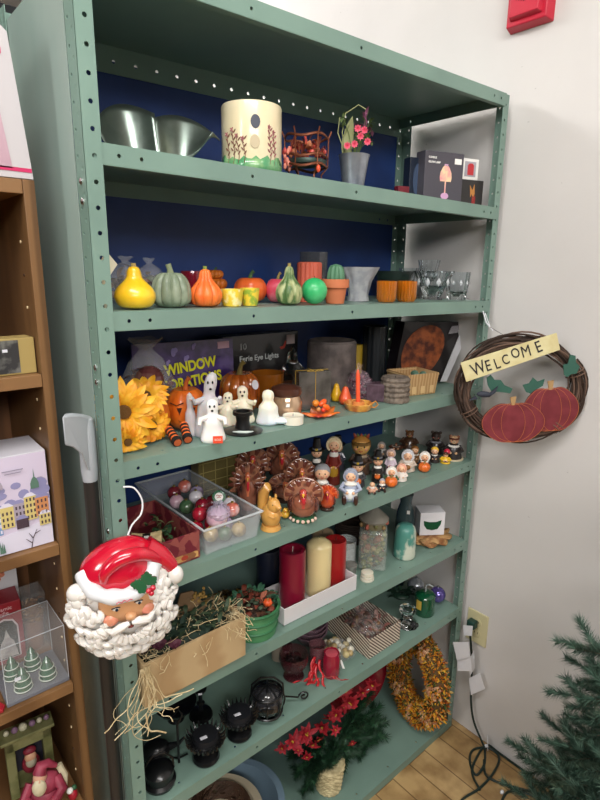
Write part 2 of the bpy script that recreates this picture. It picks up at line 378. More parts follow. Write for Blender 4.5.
g = G(); q = fl(487, 750) - base; g.prism([q + Vector(v) for v in ((-.012, -.01, .012), (.012, .006, .014), (.014, .01, .045), (-.01, -.006, .043))], (-.001, .001, 0)); g.build('tag', WHT, cp, smooth=False)
for z0, px, py in ((0, 502, 792), (0, 486, 746)):
    g = G(); q = fl(px, py, .008) - base; g.sph(q, (.008, .006, .006), n=8); g.build('connector', WHT, cp)

# ================================================================ shared builders
def put(name, label, cat, i, px, py=None, y=None, top=None, w=None, group=None, rz=None):
    p, h, ww = spot(i, px, py, y, top, w)
    t = thing(name, label, cat, p, facing(p) if rz is None else rz, group)
    return t, h, ww
STEM = mat('6B6A38', .7, var=('A98F55', 30, 'noise', .35, .65))
DGREEN = mat('2C4A2A', .6, var=('46663A', 40, 'noise', .35, .65))
def pumpkin_prof(r, h, k=9, flat=.12):
    return [(r * (flat + (1 - flat) * math.sin(PI * t) ** .62) if 0 < t < 1 else r * flat, h * (.5 - .5 * math.cos(PI * t)) * (1 - .06 * (1 if t >= 1 else 0))) for t in [j / k for j in range(k + 1)]]
def pumpkin(parent, r, h, m, ribs=9, ra=.14, name='body', c=(0, 0, 0), stem=True, sm=STEM, tilt=0):
    g = G(); g.lathe(pumpkin_prof(r, h), n=ribs * 6, ribs=ribs, ra=ra, sharp=1.6, c=(0, 0, 0)); o = g.build(name, m, parent); o.location = c; o.rotation_euler = (tilt, 0, 0)
    if stem:
        g = G(); g.tube([(0, 0, h * .88), (0, 0, h * 1.02), (r * .08, 0, h * 1.16), (r * .22, 0, h * 1.24)], [r * .2, r * .12, r * .1, r * .13], n=7); s = g.build('stem', sm, o if name != 'body' else parent)
        if name == 'body': s.location = c
    return o
def bezier_prof(pts, k=5):
    out = [Vector(p) for p in smooth_path([(a, b, 0) for a, b in pts], k)]
    return [(max(0, p.x), p.y) for p in out]
def gourd(parent, h, w, m, ribs=0, ra=0, stemm=STEM, neck=.42, stem=True, curl=0):
    r = w / 2
    pr = bezier_prof([(r * .35, 0), (r * .8, h * .06), (r, h * .26), (r * .86, h * .45), (r * neck, h * .66), (r * neck * .8, h * .80), (r * neck * .55, h * .9), (0.0005, h * .93)])
    g = G(); g.lathe(pr, n=max(24, ribs * 6), ribs=ribs, ra=ra, sharp=1.5); g.build('body', m, parent)
    if stem: g = G(); g.tube([(0, 0, h * .88), (0, 0, h * .95), (curl * r, 0, h * 1.0)], [r * .16, r * .12, r * .13], n=7); g.build('stem', stemm, parent)
def crumpled(parent, w, d, h, m, name='wrap', top=.5, seed=0, c=(0, 0, 0), amp=.12):
    g = G(); g.lathe([(.3, 0), (.85, .03), (1, .25), (.95, .5), (.6, .75), (top * .35, .88), (top, 1.0)], n=22, close=True)
    g.v = [(x * w / 2 * (1 + amp * noise.noise(Vector((x * 3 + seed, y * 3, z * 5)))), y * d / 2 * (1 + amp * noise.noise(Vector((x * 3, y * 3 + seed, z * 5)))), z * h * (1 + amp * .5 * noise.noise(Vector((x * 4, y * 4, seed))))) for x, y, z in g.v]
    o = g.build(name, m, parent, smooth=False, recalc=False); o.location = c; return o
def potpourri(g, w, d, h, n, nm, z0=0, rr=(.004, .010)):
    for _ in range(n):
        a = random.random() * 2 * PI; q = random.random() ** .5; z = z0 + random.random() * h * (1 - .4 * q)
        c = (w / 2 * q * math.cos(a), d / 2 * q * math.sin(a), z); r = random.uniform(*rr); k = random.randrange(nm)
        if random.random() < .5: g.sph(c, (r, r * .8, r * .7), k, n=7)
        else: g.leaf(c, (c[0] + jrand(r * 3), c[1] + jrand(r * 3), c[2] + random.random() * r * 2), r * 1.4, .25, k)
def openbox(g, w, d, h, t, mi=0, z0=0, flare=0):
    """open-topped box, walls t thick"""
    W0, D0, W1, D1 = w / 2, d / 2, w / 2 + flare, d / 2 + flare
    B = lambda a, b, z: [(-a, -b, z), (a, -b, z), (a, b, z), (-a, b, z)]
    vs = B(W0, D0, z0) + B(W1, D1, z0 + h) + B(W1 - t, D1 - t, z0 + h) + B(W0 - t, D0 - t, z0 + t)
    fs = [(3, 2, 1, 0), (12, 13, 14, 15)]
    for a, b in ((0, 4), (4, 8), (8, 12)): fs += [(a + k, a + (k + 1) % 4, b + (k + 1) % 4, b + k) for k in range(4)]
    g.add(vs, fs, mi)
def onface(g, pts, y, mi=0, t=.0006):   # flat outline on a front (-y) face
    g.prism([(x, y, z) for x, z in pts], (0, -t, 0), mi)
def ell(cx, cz, a, b, n=16, t0=0, t1=2 * PI): return [(cx + a * math.cos(t0 + (t1 - t0) * k / n), cz + b * math.sin(t0 + (t1 - t0) * k / n)) for k in range(n)]
def rect(x0, z0, x1, z1): return [(x0, z0), (x1, z0), (x1, z1), (x0, z1)]
def jar(parent, prof, m, name='body', n=28, t=.0015, **k):
    """hollow glass: outer profile then inner profile back down"""
    inner = [(max(.0005, r - t), z + (t if j == 0 else 0)) for j, (r, z) in enumerate(prof)][::-1]
    g = G(); g.lathe([(0.0002, prof[0][1])] + prof + inner + [(0.0002, prof[0][1] + t)], n=n, close=True, **k); return g.build(name, m, parent)

# ================================================================ second shelf from the top
# leaf shaped metal dish
t, h, ww = put('metal_leaf_dish', 'dark polished metal dish of two leaf lobes at left end of the upper shelf', 'dish', 1, 161, y=.10, top=97, w=120, rz=-.25)
DM = mat('8A968E', .28, metal=.9, var=('5A6860', 12, 'noise', .4, .7))
def lobe(sgn, L, hh, name):
    g = G(); nu, nv = 16, 8; vs = []; fs = []
    for i in range(nu + 1):
        u = i / nu; top = hh * (.72 + .28 * math.sin(PI * min(1, .15 + u * .8)) - .22 * u ** 5); bot = hh * .62 * u ** 3 * (1 if sgn > 0 else .1)
        for j in range(nv + 1):
            v = j / nv; vs.append((sgn * L * u * (.80 + .20 * v), -.008 + .050 * math.sin(PI * (.08 + u * .8)) + .030 * v - .02 * u, bot + (top - bot) * v))
    for i in range(nu):
        for j in range(nv): a = i * (nv + 1) + j; fs.append((a, a + nv + 1, a + nv + 2, a + 1))
    g.add(vs, fs); g.build(name, DM, t, solid=.002, recalc=False)
lobe(1, .122, h * .90, 'lobe'); lobe(-1, .112, h * .97, 'lobe')
g = G(); g.tube([(0, .022, 0), (0, .03, .04), (0, .042, h * .66)], [.003, .003, .002], n=8); g.build('fold_seam', DM, t)
# flowered candle holder
t, h, ww = put('flower_candle_holder', 'cream ceramic candle holder with pressed flowers, oval cut-outs and green glazed foot', 'candle holder', 1, 252, y=.09, top=108, w=59)
r = ww / 2; g = G(); prof = [(r * .96, 0), (r, .004), (r * 1.0, h - .003), (r * .98, h)]
g.lathe([(.0003, 0)] + prof + [(r * .9, h), (r * .9, .006), (.0003, .006)], n=48, close=True)
cb = mat('DCCCA4', .3, coat=.4, var=('E4D8B8', 15, 'noise', .3, .7))
g.m = [0] * len(g.m); g.build('body', [cb], t)
g = G(); g.lathe([(r * 1.004, .0), (r * 1.008, .012), (r * 1.004, .026)], n=48, close=True)
g.v = [(x, y, z if z < .018 else z + .020 * noise.noise(Vector((x * 55, y * 55, 1)))) for x, y, z in g.v]; g.build('glaze_foot', mat('4F8F62', .25, coat=.6, var=('8BB07A', 60, 'noise', .4, .7)), t, solid=.001)
def oncyl(r, a, z, u, v):  # point on cylinder at angle a from front, offset u (arc), v up
    b = a + u / r; return Vector((r * math.sin(b), -r * math.cos(b), z + v))
g = G()
for a, z in ((.12, h * .70), (.10, h * .42)):
    ring = [oncyl(r * 1.025, a, z, .0095 * math.cos(q * PI / 8), .0125 * math.sin(q * PI / 8)) for q in range(16)]
    g.prism(ring, (0, .0012, 0), 0 if z > h * .5 else 1)
g.build('cut_out', [mat('20283A', .4), mat('B8A888', .5)], t)
FB = mat('6E4632', .6); FR = mat('8A4A4E', .6)
for (a, hh, n) in ((-.85, .055, 5), (-.62, .062, 7), (-.45, .05, 6), (-.25, .045, 5), (.62, .068, 9), (.80, .06, 8)):
    g = G(); pts = [oncyl(r * 1.008, a, .014 + hh * k / 5, .003 * math.sin(k), 0) for k in range(6)]; g.tube(pts, .0008, 0, n=5)
    for k in range(n):
        zz = .03 + hh * .75 * k / n; s = -1 if k % 2 else 1; g.leaf(oncyl(r * 1.01, a, zz, 0, 0), oncyl(r * 1.02, a, zz, s * .006, .007), .003, 0, 1 if a > .5 else 0, up=(0, -1, .1))
    for k in range(5): 
        aa = k * 1.257; g.leaf(pts[-1], pts[-1] + Vector((.005 * math.cos(aa), -.001, .005 * math.sin(aa))), .003, 0, 1, up=(0, -1, 0))
    g.build('pressed_flower', [FB, FR], t)
# wire basket with berries
t, h, ww = put('copper_wire_basket', 'rusty copper wire stand holding red berries and pine cones', 'basket', 1, 306, y=.10, top=130, w=46)
r = ww / 2 * .92; COP = mat('7A4630', .45, metal=.6); g = G()
for z in (.022, .034, .058): g.tube([(r * math.cos(k * PI / 12), r * math.sin(k * PI / 12), z + .002 * math.sin(k)) for k in range(24)], .0018, closed=True)
for k in range(6): 
    a = k * PI / 3; g.tube([(r * .8 * math.cos(a), r * .8 * math.sin(a), 0), (r * .7 * math.cos(a), r * .7 * math.sin(a), .012), (r * math.cos(a), r * math.sin(a), .022), (r * 1.02 * math.cos(a), r * 1.02 * math.sin(a), .058), (r * 1.15 * math.cos(a), r * 1.15 * math.sin(a), .066)], .0016)
g.build('wire_frame', COP, t)
g = G(); g.lathe([(.0003, .024), (r * .9, .025), (r * .95, .030)], n=24, close=True); g.build('tray', mat('3A4A44', .4, metal=.5), t, solid=.001)
g = G(); potpourri(g, ww * .8, ww * .8, .030, 60, 3, z0=.030, rr=(.0035, .006)); potpourri(g, ww * .7, ww * .7, .020, 50, 3, z0=.036, rr=(.004, .007)); g.build('berries', [mat('B9453A', .4), mat('C77B55', .5), mat('7E3A2C', .5)], t)
g = G(); 
for k in range(14): g.sph((-r * .9 + jrand(.008), -r * .5 + jrand(.006), .030 + jrand(.012)), .0042, k % 2, n=8)
g.build('berry_cluster', [mat('C9504A', .35), mat('E58C77', .4)], t)
g = G(); g.sph((r * .55, -r * .85, .017), .005, n=8); g.build('dangling_berry', mat('D8502E', .4), t); t.scale = (1, 1, h / .068)
# tin bucket with flowers
t, h, ww = put('tin_flower_bucket', 'small galvanised tin bucket with dried flowers, pink blooms and leaves', 'flower bucket', 1, 353, y=.07, top=100, w=30)
rb = .0215; g = G(); hb = .046
g.lathe([(.0003, 0), (rb * .68, 0), (rb * 1.0, hb - .003), (rb * 1.06, hb), (rb * .95, hb), (rb * .63, .003), (.0003, .003)], n=28, close=True); g.build('bucket', mat('A7ACB4', .35, metal=.75, var=('7F8590', 40, 'noise', .3, .7)), t)
g = G(); mats_ = [mat('55683A', .6), mat('D04A62', .5), mat('7E4A66', .6), mat('A9AE7A', .7)]
for k in range(14):
    a = random.random() * 6.28; L = random.uniform(.015, .05); e = (rb * .9 * math.cos(a) * random.uniform(.5, 1.6), rb * math.sin(a), hb + L)
    g.tube([(0, 0, hb - .01), (e[0] * .5, e[1] * .5, hb + L * .6), e], .0006, 0, n=4)
    for q in range(5): g.leaf(e, (e[0] + jrand(.009), e[1] + jrand(.009), e[2] + jrand(.008)), .005, .2, 0 if k % 3 else 2)
g.tube([(-.010, 0, hb), (-.018, 0, hb + .03), (-.014, 0, hb + .055), (.004, 0, hb + .066), (.018, 0, hb + .058)], .0008, 3, n=4)
g.tube([(-.012, 0, hb), (-.024, 0, hb + .03), (-.022, 0, hb + .05)], .0008, 3, n=4)
for k in range(10): g.leaf((.014, 0, hb + .02 + k * .003), (.014 + jrand(.012), jrand(.01), hb + .03 + k * .0035), .005, .2, k % 2 * 2)
g.build('foliage', mats_, t)
g = G()
for (x, z) in ((.008, hb + .022), (.018, hb + .015), (.000, hb + .012), (.013, hb + .030), (-.010, hb + .010), (.004, hb + .032)):
    for k in range(8): a = k * PI / 4; g.leaf((x, -.012, z), (x + .0055 * math.cos(a), -.015, z + .0055 * math.sin(a)), .004, .2, 0, up=(0, -1, 0))
g.build('pink_blossom', mats_[1], t)
g = G(); g.leaf((-.008, -.006, hb - .002), (-.003, -.016, hb + .048), .016, .12, 0); g.leaf((-.015, -.006, hb - .002), (-.006, -.012, hb + .038), .010, .12, 0); g.build('leaf', mat('8F9468', .6), t); t.scale = (h / .118,) * 3

def carton(name, label, i, px, y, top, w, hexc, d=.04, group=None, rz=0, py=None, cat='box', h=None, side=None):
    t, hh, ww = put(name, label, cat, i, px, py=py, y=y, top=top, w=w, group=group, rz=rz); h = h or hh
    g = G(); g.box((0, d / 2, h / 2), (ww, d, h)); g.m = [0, 0, 0, 0, 0, 0]; g.build('carton', mat(hexc, .4), t, smooth=False, bevel=.0008); return t, h, ww
BLK = mat('0B0B0C', .4); WH = mat('EDEBE6', .5)
t, h, w_ = carton('glow_lamp_box', 'grey box picturing a pink glow lamp, lettered at the top', 1, 442, .055, 152, 47, '4A474F', rz=-.28)
g = G(); cx = .006; onface(g, [(cx - .018, h * .42), (cx - .020, h * .50), (cx - .018, h * .60), (cx - .011, h * .70), (cx - .007, h * .73), (cx + .007, h * .73), (cx + .011, h * .70), (cx + .018, h * .60), (cx + .020, h * .50), (cx + .018, h * .42)], -.0002)
onface(g, rect(cx - .002, h * .18, cx + .002, h * .42), -.0002); onface(g, ell(cx, h * .13, .013, .0085), -.0002, 1); onface(g, rect(cx - .006, h * .735, cx + .006, h * .765), -.0002, 1)
g.build('lamp_picture', [mat('E79A9C', .4, var=('F7D3A8', 45, 'noise', .4, .6)), mat('CFA0C4', .4)], t, smooth=False)
text('lettering', 'CANDLE', .0068, WH, t, (-w_ * .42, -.0006, h * .855), bold=.0002); text('lettering', 'GLOW LAMP', .0068, WH, t, (-w_ * .42, -.0006, h * .765), bold=.0002)
g = G(); onface(g, rect(w_ * .26, h * .78, w_ * .44, h * .89), -.0002); g.build('price_sticker', WH, t, smooth=False)
t, h, w_ = carton('figure_box', 'small dark box with a gold and red figure picture, under the white box', 1, 474, .055, 180, 28, '33302F', rz=-.28, d=.035)
hb = h; g = G(); onface(g, [(-.009, h * .8), (-.005, h * .35), (0, h * .5), (.005, h * .2), (.010, h * .5), (.007, h * .85), (.001, h * .62)], -.0002, 0); onface(g, rect(.001, h * .08, .013, h * .4), -.0002, 1)
g.build('picture', [mat('C98A4A', .4, metal=.2), mat('9A3030', .5)], t, smooth=False)
p = t.location.copy(); p.z += hb + .0004
t = thing('red_candle_box', 'white box with a red candle picture, stacked on the dark figure box', 'box', p + Vector((-.006, .004, 0)), -.28)
h = .056; g = G(); g.box((-.002, .0175, h / 2), (.056, .035, h)); g.build('carton', WH, t, smooth=False, bevel=.0008)
g = G(); onface(g, rect(-.024, .008, .016, .048), -.0002, 0); onface(g, [(-.014, .012), (-.014, .038), (-.008, .043), (.003, .043), (.008, .038), (.008, .012)], -.0008, 1); g.build('picture', [mat('A9A4AC', .4), mat('C2343A', .4)], t, smooth=False)
t, h, w_ = carton('dark_blue_box', 'narrow dark blue box standing behind the glow lamp box', 1, 421, .095, 158, 20, '182233', rz=-.28, d=.03)
g = G(); onface(g, ell(0, h / 2, w_ * .3, h * .38), -.0002); g.build('window', mat('3C4C66', .15, coat=1), t, smooth=False)
t, h, w_ = carton('little_red_box', 'tiny dark red box left of the glow lamp box', 1, 412, .10, 187, 13, '6E1826', rz=-.28, d=.02)

# ================================================================ gourd shelf
def cello(i, px, y, top, w, label, cols, group=None):
    t, h, ww = put('wrapped_potpourri', label, 'potpourri bag', i, px, y=y, top=top, w=w, group=group)
    g = G(); potpourri(g, ww * .8, ww * .7, h * .62, 70, len(cols), z0=.008, rr=(.006, .012)); g.build('potpourri', [mat(c, .6) for c in cols], t)
    crumpled(t, ww, ww * .9, h, clear('FFFFFF', .16), name='cellophane', top=.35, seed=px); return t
cello(2, 128, .17, 256, 44, 'cellophane bag of dark brown potpourri behind the yellow gourd', ('4A3030', '6B4A42', '3A2A2C', '80655A'))
cello(2, 151, .22, 258, 36, 'cellophane bag of green grey potpourri behind the ribbed grey squash', ('5E6A4E', '474A40', '6E5F58'))
p, _, _ = spot(2, 112, y=.03)
t = thing('paper_tag', 'blank cream card leaning on the left post of the gourd shelf', 'card', p + Vector((-.004, .0, 0)), -.1)
g = G(); g.prism([(-.006, .010, 0.001), (.004, .012, .000), (.004, .014, .05), (.022, .012, .075), (.004, .010, .097), (-.008, .008, .08)], (0, .0008, 0)); g.build('card', mat('D6D0B8', .7), t, smooth=False)
t, h, w_ = put('yellow_gourd', 'glossy yellow bottle gourd with curled neck at left of the gourd shelf', 'gourd', 2, 136, y=.04, top=263, w=40)
gourd(t, h * 1.0, w_, mat('EDB81E', .3, coat=.4, var=('F2C92E', 20, 'noise', .4, .6)), neck=.42, curl=0)
t, h, w_ = put('grey_squash', 'grey green ribbed squash with thick stem beside the yellow gourd', 'squash', 2, 172, y=.06, top=264, w=39)
r = w_ / 2; g = G(); g.lathe(bezier_prof([(r * .55, 0), (r * .95, h * .12), (r, h * .38), (r * .86, h * .62), (r * .55, h * .78), (r * .15, h * .80)]), n=60, ribs=10, ra=.16, sharp=1.5); g.build('body', mat('6F7C66', .5, coat=.2, var=('88937C', 30, 'noise', .4, .6)), t)
g = G(); g.tube([(0, 0, h * .74), (-.001, 0, h * .88), (-.004, 0, h * 1.0)], [.008, .005, .0055], n=8); g.build('stem', mat('7E8868', .6), t)
t, h, w_ = put('red_glass_votive', 'dark red glass votive behind the squash', 'candle glass', 2, 193, y=.15, top=271, w=26)
jar(t, [(w_ * .36, 0), (w_ * .5, h * .5), (w_ * .42, h)], mat('7A1528', .06, alpha=.75, coat=1), 'glass'); g = G(); g.lathe([(w_ * .3, .002), (w_ * .4, h * .5), (w_ * .3, h * .8)], n=20); g.build('wax', mat('5A1020', .5), t)
t, h, w_ = put('orange_gourd', 'orange ribbed gourd with green stem, upright on the gourd shelf', 'gourd', 2, 206, y=.05, top=266, w=33)
gourd(t, h, w_, mat('E5682A', .4, var=('EE7A33', 30, 'noise', .4, .6)), ribs=9, ra=.13, neck=.46, stemm=mat('7E8A3C', .6))
t, h, w_ = put('pumpkin_stack', 'little stack of orange pumpkins behind the yellow candle cups', 'ornament', 2, 226, y=.2, top=258, w=24)
r = w_ * .5
for k, (x, z, q) in enumerate(((-.012, 0, 1), (.014, .0, .95), (.0, .026, .85), (-.004, .050, .7))): pumpkin(t, r * q, .030 * q, mat('C96B1E', .5), c=(x, (0 if k > 1 else .0), z), name='little_pumpkin', sm=DGREEN)
for px, w_, top, lab in ((232, 23, 289, 'larger yellow candle cup beside the orange gourd'), (250, 19, 288, 'smaller yellow and green patterned candle cup before the orange pumpkin')):
    t, h, ww = put('candle_cup', lab, 'candle holder', 2, px, y=.045, top=top, w=w_)
    r = ww / 2; g = G(); g.lathe([(.0003, 0), (r * .78, 0), (r * .86, h * .2), (r * .98, h * .8), (r, h), (r * .84, h), (r * .75, h * .55), (.0003, h * .5)], n=36, ribs=6, ra=.05, close=True)
    g.build('cup', mat('E9C93C', .35, coat=.3, var=('8FA83A' if px > 240 else 'F3E3A0', 70, 'noise', .48, .6)), t)
    g = G(); g.lathe([(r * .7, h * .5), (r * .7, h * .8), (.0003, h * .82)], n=20); g.build('wax', mat('F2DA6E', .5, sub=.3), t)
t, h, w_ = put('orange_pumpkin', 'smooth round orange pumpkin behind the candle cups', 'pumpkin', 2, 256, y=.14, top=275, w=33); pumpkin(t, w_ / 2, h * .92, mat('E2652C', .35, coat=.3), ribs=8, ra=.05, sm=DGREEN)
t, h, w_ = put('pink_apple', 'pink and red apple shaped candle on green leaves', 'candle', 2, 273, y=.13, top=277, w=25); pumpkin(t, w_ / 2, h * .95, mat('D8485E', .4, var=('E88A98', 25, 'noise', .4, .6)), ribs=5, ra=.05)
g = G(); [g.leaf((0, 0, .004), (w_ * .5 * math.cos(k * 1.05), w_ * .5 * math.sin(k * 1.05), .010), .012, .1) for k in range(6)]; g.build('leaves', DGREEN, t)
t, h, w_ = put('striped_gourd', 'green and cream striped gourd with slim neck', 'gourd', 2, 289, y=.04, top=263, w=27)
gourd(t, h, w_, mat('4E6B3C', .45, var=('A9AE7C', 70, 'noise', .45, .6, (1, 1, .35))), ribs=8, ra=.12, neck=.42)
t, h, w_ = put('fluted_candle', 'salmon coloured fluted pillar candle behind the green ball', 'candle', 2, 309, y=.12, top=262, w=25)
g = G(); g.lathe([(w_ * .5, 0), (w_ * .49, h * .97), (w_ * .42, h), (.0003, h * .97)], n=60, ribs=14, ra=.10); g.build('wax', mat('C9614A', .5, sub=.2), t); g = G(); g.cyl((0, 0, h * .96), (0, 0, h * 1.03), .0008); g.build('wick', BLK, t)
t, h, w_ = put('smoked_glass_jar', 'smoky dark glass jar at the rear of the gourd shelf', 'jar', 2, 313, y=.25, top=252, w=28)
jar(t, [(w_ * .5, 0), (w_ * .5, h)], mat('5A5C62', .06, alpha=.5, coat=1), 'glass'); g = G(); g.lathe([(w_ * .4, .003), (w_ * .4, h * .8)], n=20); g.build('wax', mat('2A262C', .5), t)
t, h, w_ = put('green_ball', 'bright green round ball candle', 'candle', 2, 314, y=.03, top=283, w=26); g = G(); g.sph((0, 0, w_ * .5), w_ * .5, n=24); g.build('wax', mat('2FA862', .4, coat=.2, var=('4DBB78', 25, 'noise', .4, .6)), t); g = G(); g.cyl((0, 0, w_ * .97), (0, 0, w_ * 1.06), .0008); g.build('wick', BLK, t)
t, h, w_ = put('cactus_candle', 'green cactus candle in a terracotta pot', 'candle', 2, 335, y=.045, top=264, w=27)
hp = h * .62; r = w_ / 2; g = G(); g.lathe([(.0003, 0), (r * .66, 0), (r * .84, hp * .66), (r, hp * .66), (r, hp), (r * .86, hp), (r * .8, hp * .8), (.0003, hp * .78)], n=32, close=True); g.build('pot', mat('C2714A', .7), t)
g = G(); g.lathe(bezier_prof([(r * .55, hp * .78), (r * .68, hp * 1.05), (r * .5, h * .93), (.0004, h)]), n=50, ribs=9, ra=.2); g.build('cactus', mat('4E7A5C', .5), t)
g = G(); [g.sph((r * .62 * math.cos(a) * s, r * .62 * math.sin(a) * s, hp + z), .0009, n=5) for a in [k * .698 for k in range(9)] for z, s in ((.004, 1.02), (.010, .92), (.015, .75))]; g.build('spines', mat('CFE0C8', .5), t)
t, h, w_ = put('frosted_vase', 'frosted glass flared vase right of the cactus candle', 'vase', 2, 358, y=.11, top=267, w=40)
r = w_ / 2; g = G(); g.lathe([(.0003, 0), (r * .55, 0), (r * .5, h * .2), (r * .66, h * .6), (r * 1.02, h), (r * .95, h), (r * .58, h * .6), (r * .4, h * .22), (.0003, h * .2)], n=60, ribs=10, ra=.08, close=True); g.build('glass', mat('C9CCD2', .35, trans=.6, var=('E6E8EA', 50, 'noise', .4, .6)), t)
AMB = mat('D9821A', .15, trans=.55, coat=.5)
for px, lab in ((386, 'amber ribbed glass votive, the left of the pair'), (406, 'amber ribbed glass votive, the right of the pair')):
    t, h, ww = put('amber_votive', lab, 'candle glass', 2, px, y=.05, top=281, w=20, group='amber votives')
    r = ww / 2; g = G(); g.lathe([(.0003, 0), (r * .8, 0), (r * .98, h * .15), (r, h), (r * .88, h), (r * .85, h * .2), (.0003, h * .15)], n=72, ribs=18, ra=.07, close=True); g.build('glass', AMB, t)
    g = G(); g.lathe([(r * .78, h * .16), (r * .78, h * .6), (.0003, h * .6)], n=20); g.build('wax', mat('B3531A', .5), t)
t, h, w_ = put('dark_glass_bowl', 'dark green glass bowl behind the amber votives', 'bowl', 2, 394, y=.26, top=271, w=42); r = w_ / 2
jar(t, [(r * .5, 0), (r * .6, h * .3), (r * .9, h * .75), (r, h)], mat('2A3A34', .06, alpha=.75, coat=1), 'glass', t=.003)
CRY = mat('F4F8FA', .02, trans=1.0, ior=1.48)
def crystal(px, y, top, w, label, kind=0, z0=0):
    t, h, ww = put('crystal_bowl' if kind < 2 else 'crystal_goblet', label, 'bowl' if kind < 2 else 'glass', 2, px, y=y, top=top, w=w); r = ww / 2
    if kind == 0: pr = [(.0003, 0), (r * .5, 0), (r * .42, h * .1), (r * .62, h * .45), (r * .98, h * .95), (r * 1.0, h), (r * .9, h), (r * .55, h * .5), (.0003, h * .2)]
    elif kind == 1: pr = [(.0003, 0), (r * .7, 0), (r * .8, h * .3), (r * .95, h), (r * .85, h), (r * .7, h * .3), (.0003, h * .12)]
    else: pr = [(.0003, 0), (r * .8, 0), (r * .75, .003), (r * .15, h * .12), (r * .13, h * .4), (r * .7, h * .55), (r, h), (r * .92, h), (r * .6, h * .58), (.0003, h * .47)]
    g = G(); g.lathe(pr, n=32, ribs=8, ra=.14, close=True); g.build('glass', CRY, t, smooth=False)
    g = G()
    for k in range(10):
        a = k * PI / 5; rr = r * (.86 if kind == 0 else .9); s = r * .13
        g.add([Vector((rr * math.cos(a), rr * math.sin(a), h * .62)) + Vector(v) for v in ((0, 0, s * 1.6), (s * math.sin(a), -s * math.cos(a), 0), (0, 0, -s * 1.6), (-s * math.sin(a), s * math.cos(a), 0), (s * .5 * math.cos(a), s * .5 * math.sin(a), 0))], [(0, 1, 4), (1, 2, 4), (2, 3, 4), (3, 0, 4)])
    g.build('cut_pattern', mat('F4F7FA', .1, trans=.5), t, smooth=False)
    return t
crystal(432, .10, 271, 40, 'clear cut crystal bowl, the left one near the shelf edge')
crystal(441, .27, 268, 20, 'clear glass goblet standing behind the crystal bowls', 2)
t = crystal(470, .08, 272, 26, 'clear crystal tumbler nearest the right post with a white price sticker', 1)
g = G(); g.box((-.002, -.0152, .022), (.007, .001, .007)); g.build('price_sticker', WH, t, smooth=False)
crystal(460, .19, 260, 22, 'tall clear crystal goblet at the rear by the right post', 2)

# ================================================================ halloween shelf
def sunflower(parent, c, R, d, name='flower'):
    """flower facing direction d"""
    d = Vector(d).normalized(); M = d.to_track_quat('Z', 'Y').to_matrix().to_4x4(); M.translation = Vector(c)
    g = G()
    for ring, (n, L, zz) in enumerate(((15, 1.0, -.10), (13, .86, .02), (10, .66, .10))):
        for k in range(n):
            a = 2 * PI * (k + .4 * ring) / n + jrand(.08); l = R * L * random.uniform(.88, 1.05)
            b = Vector((R * .2 * math.cos(a), R * .2 * math.sin(a), 0)); e = Vector((l * math.cos(a), l * math.sin(a), R * zz + jrand(R * .08)))
            g.leaf(M @ b, M @ e, R * .30, .16, ring % 2, up=M.to_3x3() @ Vector((0, 0, 1)), fold=.35)
    ox = -parent.location.x - .004
    g.v = [(max(v[0], ox), v[1], max(v[2], .002)) for v in g.v]
    o = g.build(name, [mat('F0A41C', .5, var=('F7BE38', 30, 'noise', .4, .6)), mat('E58A14', .5, var=('F3AE2C', 30, 'noise', .4, .6))], parent, recalc=False)
    g = G(); g.sph((0, 0, 0), (R * .20, R * .20, R * .12), 0, n=20, M=M)
    for k in range(90):
        a = k * 2.4; q = R * .19 * (k / 90) ** .5; g.sph((q * math.cos(a), q * math.sin(a), R * .13 * (1 - (q / R / .3) ** 2) + .001), R * .022, 1, n=5, M=M)
    g.build('seed_head', [mat('5A3A1E', .8), mat('7A5426', .8)], o)
t, h, w_ = put('sunflower_bunch', 'bunch of orange yellow artificial sunflowers hanging by the left post', 'flowers', 3, 131, y=.045)
q = lambda px, py, y: onplane(px, py, 1, y) - t.location
t.rotation_euler = (0, 0, 0)
sunflower(t, q(124, 412, .060), .066, (-.35, -.75, .10)); sunflower(t, q(146, 396, .10), .050, (-.3, -.6, .5)); sunflower(t, q(128, 442, .045), .036, (-.2, -.7, -.1)); sunflower(t, q(152, 425, .08), .046, (.1, -.8, .1))
g = G(); g.tube([(.0, .05, .002), (.01, .06, .03), q(150, 395, .12), ], .003, n=6); g.tube([(.01, .06, .003), q(121, 410, .075)], .003, n=6); g.build('stem', DGREEN, t)
cello3 = crumpled
t, h, w_ = put('wrapped_flower_ball', 'clear wrapped bundle of dark red dried flowers behind the sunflowers', 'dried flowers', 3, 150, y=.188, top=338, w=56)
g = G(); potpourri(g, w_ * .85, w_ * .5, h * .55, 90, 4, z0=h * .15, rr=(.007, .014)); g.build('dried_flowers', [mat('6B3030', .6), mat('7A4A3A', .6), mat('4A2028', .6), mat('8A6A5A', .6)], t)
g = G(); g.sph((.004, -w_ * .12, h * .55), .032, 0, n=18); g.build('foil_ball', mat('A07868', .25, coat=.6, var=('6A3A3A', 25, 'cell', .2, .8)), t, smooth=False)
crumpled(t, w_, w_ * .55, h, clear('FFFFFF', .12), name='cellophane', top=.6, seed=3)
t, h, w_ = put('window_decoration_pack', 'purple card pack lettered in yellow leaning behind the pumpkins', 'packet', 3, 197, y=.236, top=342, w=72, rz=-.10)
PUR = mat('2E1A4E', .3, coat=.5, var=('46306E', 25, 'noise', .45, .6))
t.rotation_euler = (-.05, 0, -.10); t.location.x -= .022; t.location.z += .003
g = G(); g.box((0, .004, h / 2), (w_ * 1.45, .006, h)); g.build('card', PUR, t, smooth=False, bevel=.001)
YEL = mat('D6D21C', .5)
